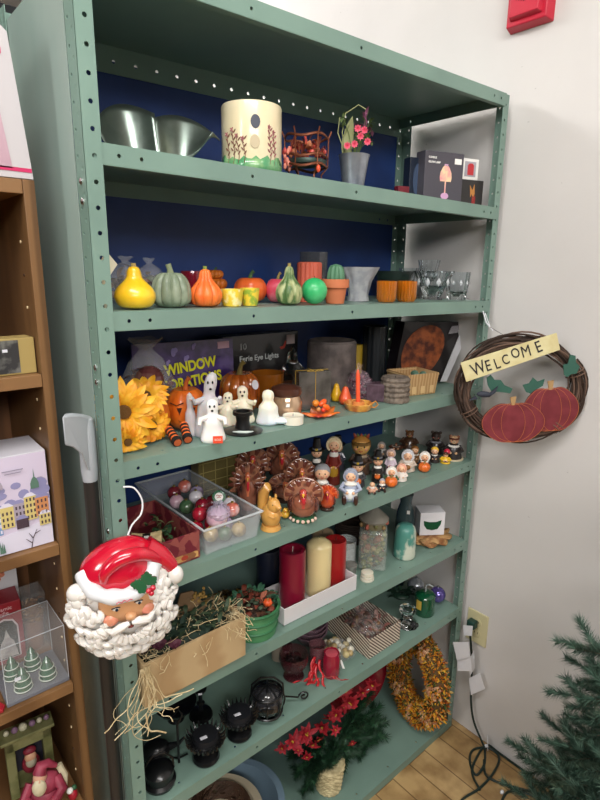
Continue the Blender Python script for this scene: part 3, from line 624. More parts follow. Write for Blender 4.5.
text('lettering', 'WINDOW', h * .20, YEL, t, (-w_ * .30, -.0012, h * .55), rot=(PI / 2, -.10, 0), bold=.0012, sx=.82); text('lettering', 'DECORATIONS', h * .20, YEL, t, (-w_ * .56, -.0012, h * .31), rot=(PI / 2, -.10, 0), bold=.0012, sx=.80)
for (x, z, s) in ((-.03, .12, .010), (.0, .105, .008), (.02, .128, .007), (-.045, .10, .006), (.04, .10, .006)):
    g = G(); onface(g, ell(x, z * h / .14, s * .6, s), .0006, 0, .0012); onface(g, ell(x + s * .6, (z + .004) * h / .14, s * .5, s * .6), .0004, 0, .0012); g.build('spook_picture', mat('8A7CB0', .5), t, smooth=False)
g = G(); onface(g, rect(w_ * .48, h * .86, w_ * .66, h * .96), .0006, 0, .0012); g.build('price_sticker', mat('C9A0B0', .5), t, smooth=False)
t, h, w_ = put('eerie_lights_box', 'black box lettered 10 Eerie Eye Lights at the rear of the shelf', 'box', 3, 262, y=.285, top=333, w=76, rz=0); t.location.z += .002; h -= .004
g = G(); g.box((0, .02, h / 2), (w_ * 1.2, .045, h)); g.build('carton', mat('0C0D10', .3, coat=.4), t, smooth=False, bevel=.001)
SIL = mat('C4C6C4', .5)
text('lettering', '10', h * .14, SIL, t, (-w_ * .36, -.003, h * .78)); text('lettering', 'Eerie Eye Lights', h * .12, SIL, t, (-w_ * .36, -.003, h * .60), bold=.0002)
for (x, z) in ((w_ * .34, h * .80), (w_ * .34, h * .42)):
    g = G(); onface(g, [(x - .012, z - .006), (x, z - .004), (x + .008, z + .010), (x + .012, z + .008), (x + .006, z - .010), (x - .008, z - .013)], -.0028); g.build('eye_picture', mat('A8321E', .5), t, smooth=False)
g = G(); onface(g, rect(w_ * .40, h * .80, w_ * .54, h * .95), -.0028); g.build('price_sticker', mat('B8A6A6', .5), t, smooth=False)
# pumpkins and legs
ORG = mat('D8661A', .4, coat=.3, var=('E57A26', 18, 'noise', .4, .6))
t, h, w_ = put('jack_o_lantern', 'shiny orange jack-o-lantern with carved brow beside the spiral card pack', 'pumpkin', 3, 188, y=.12, top=379, w=40)
pumpkin(t, w_ / 2, h * .82, ORG, ribs=9, ra=.06, sm=mat('B85A20', .5))
g = G(); r = w_ / 2
for s in (-1, 1): g.tube([(s * r * .75, -r * .62, h * .58), (s * r * .45, -r * .86, h * .54), (s * r * .12, -r * .96, h * .60)], .0012, n=5)
for s in (-1, 1): g.prism([(s * r * .2, -r * .93, h * .50), (s * r * .45, -r * .86, h * .50), (s * r * .32, -r * .9, h * .36)], (0, -.002, 0))
g.prism([(-r * .4, -r * .88, h * .26), (-r * .15, -r * .95, h * .2), (0, -r * .97, h * .24), (r * .15, -r * .95, h * .2), (r * .4, -r * .88, h * .26), (0, -r * .92, h * .12)], (0, -.002, 0)); g.build('carved_face', mat('3A1A0A', .6), t, smooth=False)
t, h, w_ = put('small_orange_pumpkin', 'plain orange pumpkin between the sunflowers and the jack-o-lantern', 'pumpkin', 3, 160, y=.12, top=396, w=28); pumpkin(t, w_ / 2, h, ORG, ribs=8, ra=.06, stem=False)
t, h, w_ = put('striped_leg_doll', 'doll with orange and black striped stocking legs lying behind the sunflowers', 'doll', 3, 170, py=424)
q = lambda px, py, y: onplane(px, py, 1, y) - t.location
t.rotation_euler = (0, 0, 0)
def leg(x0, x1, y1, name):
    g = G(); n = 8
    A = Vector(x0); B = Vector(x1)
    for k in range(n): g.tube([A + (B - A) * (k / n), A + (B - A) * ((k + 1) / n)], [.0085 + .0006 * (k % 2)] * 2, k % 2, n=14)
    o = g.build(name, [mat('E26A2C', .7), mat('1A1614', .7)], t)
    d = (B - A).normalized(); g = G(); g.tube([B - d * .002, B + d * .006], [.0105, .0095], 0, n=14); g.tube([B + d * .0062, B + d * .0066], [.0075, .0075], 1, n=12); g.build('cuff', [mat('14110F', .7), mat('B5562A', .7)], o)
zf_ = .013
p1 = q(168, 425, .075); p2 = q(176, 438, .030); p1.z = .022; p2.z = .0105; leg(p1, p2, 0, 'leg')
p1 = q(183, 418, .075); p2 = q(187, 438, .035); p1.z = .026; p2.z = .0105; leg(p1, p2, 0, 'leg')
g = G(); g.sph((.006, .050, .018), (.022, .016, .016)); g.build('dress', mat('1F1A1C', .8), t)

# ghosts
GW = mat('E8E6E2', .35, sub=.4, coat=.2); GC = mat('EDE4CC', .35, sub=.4, coat=.2); GT = mat('D9D4D6', .3, sub=.5, trans=.25)
def ghost(px, py, top, w, label, m, lean=0, arms=True, y=None, sign=False, face=True, name='ghost_candle', tail=False):
    t, h, ww = put(name, label, 'ghost figure', 3, px, py=py, y=y, top=top, w=w, group=None); r = ww / 2
    g = G(); pr = bezier_prof([(r * .85, 0), (r * .95, h * .08), (r * .78, h * .3), (r * .72, h * .5), (r * .42, h * .66), (r * .46, h * .80), (r * .36, h * .94), (.0004, h)])
    g.lathe([(.0004, 0)] + pr, n=30, ribs=5, ra=.07)
    g.v = [(x + lean * (z / h) ** 2 * ww, y_ * .8, z) for x, y_, z in g.v]
    if arms:
        for s in (-1, 1): g.tube([(s * r * .35 + lean * .3 * ww, -r * .2, h * .58), (s * r * .9 + lean * .2 * ww, -r * .55, h * .56), (s * r * .95, -r * .8, h * .64 if m is not GW else h * .45)], [r * .22, r * .2, r * .14], n=9)
    g.build('body', m, t)
    if face:
        lx = lean * ww * .66
        g = G()
        for s in (-1, 1): g.sph((lx + s * r * .16, -r * .36, h * .85), (r * .07, r * .04, r * .11), n=8)
        g.sph((lx, -r * .38, h * .75), (r * .10, r * .04, r * .09), n=8); g.build('face', BLK, t)
    if tail: g = G(); g.sph((r * .9, -.004, r * .25), (r * .9, r * .5, r * .26), n=16); g.build('train', m, t)
    return t, h, r
ghost(207, 430, 372, 28, 'tall translucent ghost leaning to the right behind the white ghost', GT, lean=.25, y=.055)
ghost(197, 425, 392, 14, 'small pale ghost half hidden left of the tall leaning ghost', GT, face=False, arms=False, y=.07)
t, h, r = ghost(213, 437, 399, 27, 'white smiling ghost holding an orange sign at the shelf edge', GW, y=.014)
g = G(); g.box((r * .35, -r * 1.05, h * .13), (.019, .003, .014)); g.build('sign', mat('E2492A', .5), t, smooth=False); text('lettering', 'BOO', .006, mat('F5D8C8', .5), t, (r * .35 - .0065, -r * 1.05 - .0022, h * .11))
ghost(239, 425, 394, 22, 'cream ghost, the left one of the hugging pair', GC, lean=.1, y=.062)
ghost(251, 425, 389, 25, 'cream ghost, the right one of the hugging pair', GC, lean=-.05, y=.055)
ghost(269, 427, 392, 27, 'bluish white glowing ghost with a long train, faceless', mat('DCE4EC', .35, sub=.4, var=('EFE8D2', 22, 'z', .0, .05)), face=False, arms=False, y=.034, tail=True)
t, h, w_ = put('glass_pumpkin', 'ribbed amber glass pumpkin jar with an oval white tag behind the ghosts', 'pumpkin', 3, 246, y=.14, top=366, w=42)
o = pumpkin(t, w_ / 2, h * .85, mat('A8501A', .15, trans=.3, coat=.8, var=('C66A26', 25, 'noise', .4, .6)), ribs=10, ra=.14, sm=mat('6A5A2A', .5))
g = G(); g.prism([(w_ * .36 + .007 * math.cos(a) - .003 * math.sin(a), -w_ * .45, h * .66 + .011 * math.sin(a) + .003 * math.cos(a)) for a in [k * PI / 8 for k in range(16)]], (0, -.001, 0)); g.build('tag', mat('CFCBD0', .5), t, smooth=False)
t, h, w_ = put('orange_candle_bowl', 'amber glass candle bowl behind the glass pumpkin', 'candle glass', 3, 275, y=.17, top=373, w=34); jar(t, [(w_ * .38, 0), (w_ * .48, h * .3), (w_ * .5, h)], mat('A8641E', .1, trans=.5), 'glass'); g = G(); g.lathe([(w_ * .42, .003), (w_ * .44, h * .7), (.0003, h * .7)], n=20); g.build('wax', mat('B86A1E', .5), t)
t, h, w_ = put('spider_ball_jar', 'small jar of red and orange beads behind the black hat', 'jar', 3, 230, y=.050, top=399, w=12); g = G(); potpourri(g, w_ * .9, w_ * .9, h * .8, 50, 3, z0=.003, rr=(.002, .003)); g.build('beads', [mat('C9402A', .4), mat('E58A6A', .4), mat('8A2018', .4)], t); jar(t, [(w_ * .5, 0), (w_ * .5, h)], clear('FFFFFF', .15), 'glass', n=16)
t, h, w_ = put('witch_hat_holder', 'black spool shaped witch hat candle holder with broad brim', 'candle holder', 3, 243, py=432, top=411, w=40)
r = w_ / 2; g = G(); g.lathe([(.0004, 0), (r * .96, 0), (r, .002), (r * .5, .006), (r * .40, .008), (r * .33, h * .5), (r * .36, h * .8), (r * .5, h * .84), (r * .5, h), (r * .36, h), (r * .34, h * .6), (.0004, h * .6)], n=36, close=True); g.build('hat', mat('121213', .35), t)
g = G(); g.tube([(-r * .5, -r * .55, .006), (-r * .2, -r * .68, .0068), (r * .2, -r * .7, .0062), (r * .5, -r * .55, .006)], [.001, .0028, .003, .001], n=8); g.build('paint_scrawl', mat('C7D2CC', .5), t)
t, h, w_ = put('brown_glass_jar', 'squat brown mirrored jar with dark lid and white price sticker', 'jar', 3, 291, py=417, top=384, w=32)
r = w_ / 2; g = G(); g.lathe([(.0004, 0), (r * .8, 0), (r * .98, h * .2), (r, h * .5), (r * .85, h * .68), (.0004, h * .68)], n=32, close=True); g.build('body', mat('7A5A42', .12, metal=.5, coat=.8, var=('C9A888', 10, 'noise', .45, .6, (1, 1, .3))), t)
g = G(); g.lathe([(.0004, h * .68), (r * .88, h * .68), (r * .95, h * .74), (r * .92, h * .9), (r * .5, h * .98), (.0004, h)], n=32, close=True); g.build('lid', mat('4A2A20', .3, coat=.4), t)
g = G(); g.box((r * .1, -r * .97, h * .46), (.009, .002, .008)); g.build('price_sticker', WH, t, smooth=False)
t, h, w_ = put('white_tealight', 'white tealight candle at the shelf edge before the brown jar', 'candle', 3, 293, py=424, top=415, w=21); r = w_ / 2; g = G(); g.lathe([(.0004, 0), (r, 0), (r, h), (r * .9, h * .9), (.0004, h * .88)], n=30, close=True); g.build('wax', mat('E4DFCE', .4, sub=.3), t); g = G(); g.cyl((0, 0, h * .85), (0, 0, h * 1.2), .0007); g.build('wick', BLK, t)
t, h, w_ = put('stoppered_glass_jar', 'clear glass jar with pointed stopper holding a brown candle', 'jar', 3, 303, y=.21, top=346, w=26)
r = w_ / 2; jar(t, [(r, 0), (r, h * .5), (r * .8, h * .56)], CRY, 'glass'); g = G(); g.lathe([(r * .85, .003), (r * .85, h * .3), (.0003, h * .3)], n=20); g.build('wax', mat('8A4A26', .5), t); g = G(); g.lathe([(.0003, h * .56), (r * .9, h * .57), (r * .4, h * .72), (r * .35, h * .85), (.0003, h)], n=16, close=True); g.build('stopper', CRY, t)
t, h, w_ = put('silver_gift_box', 'silvery mirrored gift box tied with gold twine', 'gift box', 3, 311, y=.095, top=368, w=34, rz=-.35)
g = G(); g.box((0, w_ * .3, h * .46), (w_, w_ * .6, h * .9)); g.build('box', mat('8E8A84', .2, metal=.6, var=('6A6660', 18, 'noise', .4, .6)), t, smooth=False, bevel=.001)
g = G(); TW = mat('B8963C', .5); 
g.tube([(0, -.001, 0.002), (0, -.001, h * .915), (0, w_ * .6 + .001, h * .915)], .0008); g.tube([(-w_ * .5 - .001, w_ * .3, .002), (-w_ * .5 - .001, w_ * .3, h * .915), (w_ * .5 + .001, w_ * .3, h * .915), (w_ * .5 + .001, w_ * .3, .002)], .0008)
for s in (-1, 1): g.tube([(0, .004, h * .915), (s * .012, .004, h * .96), (s * .022, .002, h * .93), (0, .003, h * .92)], .0008)
g.build('twine', TW, t)
t, h, w_ = put('mottled_pillar_candle', 'wide mottled grey pillar candle at the rear, fattest on the shelf', 'candle', 3, 332, y=.20, top=341, w=50)
r = w_ / 2; g = G(); g.lathe([(.0004, 0), (r * .96, 0), (r, .004), (r * .98, h * .96), (r * .9, h), (r * .75, h * .95), (.0004, h * .94)], n=40, close=True); g.build('wax', mat('5C5452', .5, coat=.2, var=('847874', 22, 'noise', .4, .65), bump=(60, .6)), t); g = G(); g.cyl((0, 0, h * .92), (0, 0, h * .99), .001); g.build('wick', BLK, t)
t, h, w_ = put('plum_sachet', 'shiny plum coloured wrapped sachet behind the orange taper', 'sachet', 3, 361, y=.11, top=364, w=27)
g = G(); potpourri(g, w_ * .9, w_ * .7, h * .75, 40, 2, z0=.008, rr=(.006, .011)); g.build('potpourri', [mat('5A1E32', .3, coat=.6), mat('3E1526', .4)], t); crumpled(t, w_ * 1.05, w_ * .9, h, clear('E8C8D8', .14), name='cellophane', top=.3, seed=9)
# leaf dish with fruit
t, h, w_ = put('red_leaf_dish', 'red orange maple leaf dish left of the taper holder', 'dish', 3, 321, py=416, w=36, rz=.2)
g = G(); pts = []
for k in range(40):
    a = 2 * PI * k / 40; q_ = .5 + .14 * math.cos(5 * a) + .05 * math.cos(15 * a); pts.append((w_ * q_ * math.cos(a), w_ * .75 * q_ * math.sin(a), .006 + .004 * math.cos(5 * a)))
g.add([(0, 0, .001)] + pts, [(0, 1 + k, 1 + (k + 1) % 40) for k in range(40)]); g.build('leaf', mat('B8321C', .35, coat=.4, var=('E2762A', 30, 'noise', .4, .6)), t, solid=.003)
DL = t.location.copy()
def fruit(label, off_, r, hexc, sc_=(1, 1, 1), name='orange_gourd_candle', cat='candle', rot=(0, 0, 0), group=None):
    o = thing(name, label, cat, DL + Vector(off_), 0, group, rot); g = G(); g.sph((0, 0, 0), (r * sc_[0], r * sc_[1], r * sc_[2]), n=16); g.build('body', mat(hexc, .4, coat=.3), o); g = G(); g.cyl((r * sc_[0] * .9, 0, 0), (r * sc_[0] * 1.15, 0, r * .2), r * .14, n=6); g.build('stem', STEM, o)
fruit('tan little gourd at the left rim of the red leaf dish', (-.012, -.004, .017), .0055, 'C98A52')
fruit('small red berry shaped candle in the red leaf dish', (-.002, -.010, .0155), .0055, 'D8402A')
fruit('long orange gourd lying in the red leaf dish', (.012, -.006, .019), .0072, 'EE6A1C', (2.0, 1, 1), rot=(0, .5, .2))
fruit('orange gourd at the back of the red leaf dish', (.016, .012, .026), .0075, 'E8581C', (1.7, 1, 1), rot=(0, -.5, 0))
fruit('yellow orange pumpkin at the rear of the red leaf dish', (.004, .024, .0245), .009, 'E0882A')
for px, py, top, w, hexc, label in ((336, 402, 382, 11, 'E8B01C', 'tiny upright yellow gourd beside the orange taper'), (345, 405, 385, 13, 'E2582A', 'tiny upright red orange gourd touching the orange taper')):
    t, h, ww = put('mini_gourd', label, 'gourd', 3, px, py=py, top=top, w=w, group=None); gourd(t, h, ww, mat(hexc, .35, coat=.4), neck=.6)
t, h, w_ = put('leaf_candle_dish', 'amber leaf patterned chamber dish under the orange taper', 'candle dish', 3, 358, py=410, w=30, top=400)
r = w_ / 2; g = G(); g.lathe([(.0004, 0), (r * .8, 0), (r, h * .7), (r * .96, h * .75), (r * .75, .003), (.0004, .003)], n=40, ribs=8, ra=.08, close=True); g.build('saucer', mat('B8642A', .3, coat=.5, var=('E0A850', 35, 'noise', .4, .6)), t)
g = G(); g.lathe([(r * .42, .003), (r * .4, h * .9), (r * .3, h * .9), (r * .3, .004)], n=18, close=True); g.build('candle_cup', mat('D98A4A', .4), t); CL = t.location.copy()
g = G(); g.tube([(r * .85, 0, h * .6), (r * 1.15, 0, h * .95), (r * 1.3, 0, h * .6), (r * 1.1, 0, h * .25), (r * .8, 0, h * .3)], .0018, n=7); g.build('handle', mat('D08A40', .35), t)
t = thing('taper_candle', 'short orange taper candle standing in the leaf dish', 'candle', CL + Vector((0, 0, .0045)), 0, rot=(0, -.06, 0))
hh = .100; g = G(); g.lathe([(.0004, 0), (.0058, .001), (.0052, hh * .85), (.003, hh * .96), (.0004, hh)], n=18); g.build('wax', mat('EE5A34', .4, sub=.2), t); g = G(); g.cyl((0, 0, hh * .97), (0, 0, hh * 1.07), .0006); g.build('wick', mat('E8C8B8', .6), t)
t, h, w_ = put('plum_square_candle', 'dark purple brown square candle right of the orange taper', 'candle', 3, 371, py=402, top=384, w=22); g = G(); g.box((0, w_ * .4, h / 2), (w_, w_ * .8, h)); g.build('wax', mat('45303A', .5, var=('5A4450', 60, 'noise', .4, .6)), t, smooth=False, bevel=.002); g = G(); g.cyl((0, w_ * .4, h), (0, w_ * .4, h * 1.12), .0007); g.build('wick', BLK, t)
t, h, w_ = put('woven_round_candle', 'round brown grey textured candle before the dark vase', 'candle', 3, 392, py=402, top=377, w=29); r = w_ / 2
g = G(); g.lathe([(.0004, 0), (r, 0)] + [(r * (1 + .04 * (-1) ** k), h * (.1 + .8 * k / 8)) for k in range(9)] + [(r * .9, h), (.0004, h * .95)], n=40, ribs=20, ra=.05); g.build('wax', mat('5A5048', .8, var=('7A6E62', 70, 'noise', .4, .6), bump=(120, .6)), t); g = G(); g.cyl((0, 0, h * .94), (0, 0, h * 1.04), .0007); g.build('wick', BLK, t)
t, h, w_ = put('dark_cylinder_vase', 'tall near black fluted vase at the rear of the shelf', 'vase', 3, 381, y=.22, top=326, w=24); r = w_ / 2
h = min(h, .20); g = G(); g.lathe([(.0004, 0), (r, 0), (r * .98, h), (r * .9, h), (r * .88, .004), (.0004, .004)], n=60, ribs=12, ra=.08, close=True); g.build('body', mat('1E2226', .35, coat=.3), t)
t, h, w_ = put('yellow_rear_candle', 'slim yellow candle glimpsed at the rear left of the dark vase', 'candle', 3, 366, y=.26, top=344, w=10); g = G(); g.lathe([(.0004, 0), (w_ / 2, 0), (w_ / 2, h), (.0004, h)], n=18); g.build('wax', mat('B8962A', .5), t)
# berry basket
t, h, w_ = put('chip_basket', 'square wooden chip berry basket at right of the halloween shelf', 'basket', 3, 424, py=396, top=374, w=40, rz=-.25)
CH = mat('B8966A', .6, var=('A07C50', 30, 'wave', .2, .8)); d = w_ * .8; t.location.y += .01
g = G(); openbox(g, w_ * .86, d, h, .0015, flare=w_ * .05); g.v = [(x, y + d / 2, z) for x, y, z in g.v]; g.build('box', CH, t, smooth=False)
g = G()
for z in (h * .92,):
    a = w_ * .485; b0 = -.004; b1 = d + .004; g.tube([(-a, b0, z), (a, b0, z), (a, b1, z), (-a, b1, z)], .0018, closed=True, n=6)
for x in (-.25, .02, .3): g.box((x * w_, -.0018, h * .5), (w_ * .12, .0012, h * .86))
g.build('splint', mat('C9A878', .6), t, smooth=False); BL = t.location.copy()
for k, (x, y, lab) in enumerate(((-.014, .014, 'dark green oval candle on the left in the berry basket'), (.011, .012, 'dark green oval candle on the right in the berry basket'), (-.002, .034, 'dark green oval candle at the back of the berry basket'))):
    o = thing('green_oval_candle', lab, 'candle', BL + Matrix.Rotation(-.25, 3, 'Z') @ Vector((x, y, h * .92)), -.25, 'green candles in the berry basket'); g = G(); g.sph((0, 0, 0), (.0135, .009, .009), n=18); g.build('body', mat('3E5A48', .45, coat=.2, var=('557060', 50, 'noise', .4, .6)), o); g = G(); g.cyl((.013, 0, .001), (.0155, 0, .003), .0012, n=6); g.build('stem', STEM, o)
# leaning picture box
t, h, w_ = put('pumpkin_picture_box', 'large flat box with a brown pumpkin photo and white edge, leaning at the right', 'box', 3, 425, y=.12, rz=0)
t.rotation_euler = (0, 0, 0); t.location.z = zs(3, .9) + .002
P = lambda px, py, y: onplane(px, py, 1, y) - t.location
A, B, C_, D_ = P(384, 388, .12), P(442, 398, .12), P(476, 322, .08), P(402, 314, .12)
lo = zs(3, .9) + .0015 - t.location.z
A = Vector((.02 - .04, .16, 0)); 
pA = P(392, 392, .19); pB = P(445, 392, .112); pC = P(472, 322, .112); pD = P(405, 322, .19)
pA.z = lo; pB.z = lo + .002; zt = zs(2, .9) - .036 - t.location.z; pC.z = min(pC.z, zt); pD.z = min(pD.z, zt)
thk = Vector((.014, .010, 0))
g = G(); g.prism([pA, pB, pC, pD], Vector((.010, .045, .0)), 0); g.build('carton', [mat('1A1416', .35, coat=.3)], t, smooth=False)
fc = lambda u, v, e=.0006: (pA * (1 - u) * (1 - v) + pB * u * (1 - v) + pC * u * v + pD * (1 - u) * v) + Vector((-.35, -1, 0)).normalized() * e
g = G(); g.prism([fc(.05 + .66 * (.5 + .5 * math.cos(a)), .5 + .45 * math.sin(a), .0008) for a in [k * PI / 12 for k in range(24)]], (0, .0005, 0)); g.build('pumpkin_picture', mat('4E2012', .5, var=('A4562A', 42, 'noise', .35, .65)), t, smooth=False)
g = G(); g.prism([fc(.70, .80), fc(.84, .82), fc(.85, .95), fc(.71, .93)], (0, .0005, 0)); g.build('label', mat('3A3438', .4, var=('A8A4A8', 90, 'stripe', .4, .6)), t, smooth=False)
g = G(); g.prism([fc(.89, .0, .0012), fc(.89, .99, .0012), fc(1.01, .99, .0012), fc(1.01, 0, .0012)], (.001, .003, 0)); g.build('white_edge', mat('D9D8DC', .5), t, smooth=False)

# ================================================================ turkey shelf
t, h, w_ = put('olive_lattice_box', 'olive gold lattice patterned box behind the clear plastic bin', 'box', 4, 220, y=.25, top=452, w=52, rz=0)
g = G(); g.box((0, .02, h / 2), (w_, .04, h)); g.build('carton', mat('6A5E34', .5), t, smooth=False, bevel=.001)
g = G()
for k in range(4): g.box((-w_ * .4 + k * w_ * .27, -.001, h / 2), (.0015, .002, h * .96)); 
for k in range(5): g.box((0, -.001, h * (.1 + .2 * k)), (w_ * .96, .002, .0015))
g.build('lattice', mat('A89A60', .4), t, smooth=False)
# maroon patterned box
t, h, w_ = put('maroon_paisley_box', 'open maroon patterned box at the left end of the turkey shelf', 'box', 4, 160, py=575)
a = onplane(204, 556, 2, zs(4, .2)); b = Vector((.035, .012, 0)); t.location = Vector((.034, .022, zs(4, .1) + .0022)); t.rotation_euler = (0, 0, 0)
WX = .138; DX = .20; HX = .060
g = G(); openbox(g, WX, DX, HX, .003); g.v = [(x + WX / 2, y + DX / 2, z) for x, y, z in g.v]; g.build('box', mat('6A1E2C', .5, var=('8E4A44', 55, 'cell', .35, .6)), t, smooth=False)
g = G(); onface(g, rect(.004, .004, WX - .004, .018), -.0003); g.build('border', mat('8A5A3A', .5, var=('C99A5E', 60, 'cell', .4, .6)), t, smooth=False)
g = G()
for k in range(4): onface(g, ell(.018 + k * .028, .011, .008, .005), -.001, k % 2)
g.build('border_motif', [mat('3A1E3A', .5), mat('A83A2A', .5)], t, smooth=False)
BX = t.location.copy()
t = thing('raffia_bundle', 'roll of tan raffia with a dark band lying in the maroon box', 'raffia', BX + Vector((.050, .06, .036)), -.5)
g = G()
for k in range(60):
    a = k * .105; r = .020 + jrand(.003); g.tube([(-.03, r * math.cos(a), r * math.sin(a)), (0, r * .8 * math.cos(a + .1), r * .8 * math.sin(a + .1)), (.03, r * math.cos(a + .2), r * math.sin(a + .2))], .0018, 0, n=4)
g.sph((0, 0, 0), (.028, .016, .016), 0); g.build('strands', mat('A8946A', .7, var=('C9B68A', 60, 'noise', .4, .6)), t)
g = G(); g.tube([(-.008, 0, 0), (.008, 0, 0)], [.0205, .0205], n=20); g.build('band', mat('14120F', .5), t)
g = G(); g.box((0, -.010, .0195), (.009, .007, .002)); g.build('price_sticker', WH, t, smooth=False)
t = thing('holly_sprigs', 'green leafy sprigs lying at the right in the maroon box', 'sprigs', BX + Vector((.088, .085, .030)), 0)
g = G()
for k in range(40):
    p = Vector((jrand(.020), jrand(.05), jrand(.018))); g.leaf(p, p + Vector((jrand(.018), jrand(.018), random.random() * .014)), .009, .2, k % 3)
g.build('leaves', [mat('3C5A38', .5), mat('24402A', .5), mat('7E8A5A', .6)], t)
g = G(); g.tube([(-.018, -.04, -.018), (0, 0, 0), (.01, .05, .01)], .002, n=5); g.build('stem', mat('5A4630', .6), t)
# clear bin
t = thing('clear_plastic_bin', 'clear plastic bin heaped with ornaments beside the maroon box', 'bin', (.186, .020, zs(4, .2) + .0022), 0)
BWD, BD, BH = .132, .31, .062; PLS = mat('E6EAEE', .12, alpha=.17, coat=1)
g = G(); openbox(g, BWD, BD, BH, .0018, flare=.008); g.v = [(x + BWD / 2, y + BD / 2, z) for x, y, z in g.v]; g.build('tub', PLS, t, bevel=.002)
g = G(); a, b = -.009, BWD + .009; g.tube([(a, -.009, BH), (b, -.009, BH), (b, BD + .009, BH), (a, BD + .009, BH)], .0028, closed=True, n=8); g.build('rim', mat('D8DEE2', .15, alpha=.55, coat=1), t)
bin0 = t.location.copy()
orn = [('B01E34', 'shiny crimson ball'), ('8E1830', 'deep red ball'), ('C9A0B0', 'pale pink ball'), ('A89AB8', 'silvery lilac ball'), ('7A2A34', 'maroon ball'), ('C96A5A', 'coral ball'), ('4A6A4A', 'green ball'), ('B8A06A', 'old gold ball'), ('D8D4DC', 'pearl white ball')]
where = ['front left', 'front middle', 'middle', 'rear', 'rear right', 'front right corner', 'left side', 'bottom', 'far rear']
spots = [(.030, .075, .062), (.055, .105, .064), (.050, .035, .062), (.078, .045, .034), (.085, .11, .062), (.100, .050, .061), (.028, .13, .060), (.030, .030, .030), (.07, .16, .062), (.06, .075, .03), (.10, .09, .03), (.03, .18, .055), (.09, .19, .058), (.05, .23, .055), (.09, .25, .055), (.062, .024, .024), (.098, .022, .023), (.113, .085, .058), (.02, .075, .03), (.06, .13, .03), (.112, .13, .035)]
for k, (x, y, z) in enumerate(spots):
    cH, nm = orn[k % 9]; r = .017 if k != 2 else .024
    o = thing('bauble', 'ornament in the clear bin, %s, %s' % (nm, ['front left', 'behind the front row', 'foremost and largest', 'low against the front wall', 'behind the green capped one', 'at the front right corner', 'by the left wall', 'at the bottom left', 'in the middle row', 'buried in the middle', 'low by the right wall', 'by the left wall farther back', 'by the right wall farther back', 'near the back wall left', 'near the back wall right', 'low in the middle of the front wall', 'low at the right of the front wall', 'high against the right wall', 'low by the left wall near the front', 'low in the middle row', 'low by the right wall, second row'][k]), 'ornament', bin0 + Vector((x, y, z - .004)), 0, 'ornaments in the clear bin')
    g = G(); g.sph((0, 0, 0), r, n=18); g.build('ball', mat(cH, .22, coat=.7, var=('E8D8DC' if k % 3 == 2 else '3A1A20', 30, 'noise', .5, .75)), o); g = G(); g.cyl((0, 0, r * .95), (0, 0, r * 1.18), .003, n=8); g.build('cap', mat('B8A45A', .3, metal=.8), o)
o = thing('round_tin', 'round green lidded token with white face and red script, on top in the clear bin', 'ornament', bin0 + Vector((.080, .074, .084)), 0, rot=(.95, 0, -.45))
g = G(); g.lathe([(.0004, 0), (.015, 0), (.015, .005), (.0004, .006)], n=28, close=True); g.build('disc', mat('1E5A3A', .3, coat=.4), o); g = G(); g.lathe([(.0004, .006), (.0095, .006), (.0004, .0068)], n=24, close=True); g.build('white_face', WH, o)
g = G(); g.tube([(-.006, .002, .0075), (-.002, .004, .0075), (0, .001, .0075), (.004, .003, .0075), (.006, .001, .0075)], .0007, n=5); g.tube([(-.005, -.003, .0075), (0, -.001, .0075), (.004, -.003, .0075)], .0007, n=5); g.build('red_script', mat('B82A2A', .5), o)
crump = thing('cellophane_bag', 'crumpled clear lilac cellophane bag on top in the clear bin', 'bag', bin0 + Vector((.052, .030, .060)), .3); crumpled(crump, .052, .052, .034, mat('C8BCD4', .1, alpha=.45, coat=1), name='bag', top=.5, seed=2, amp=.3)

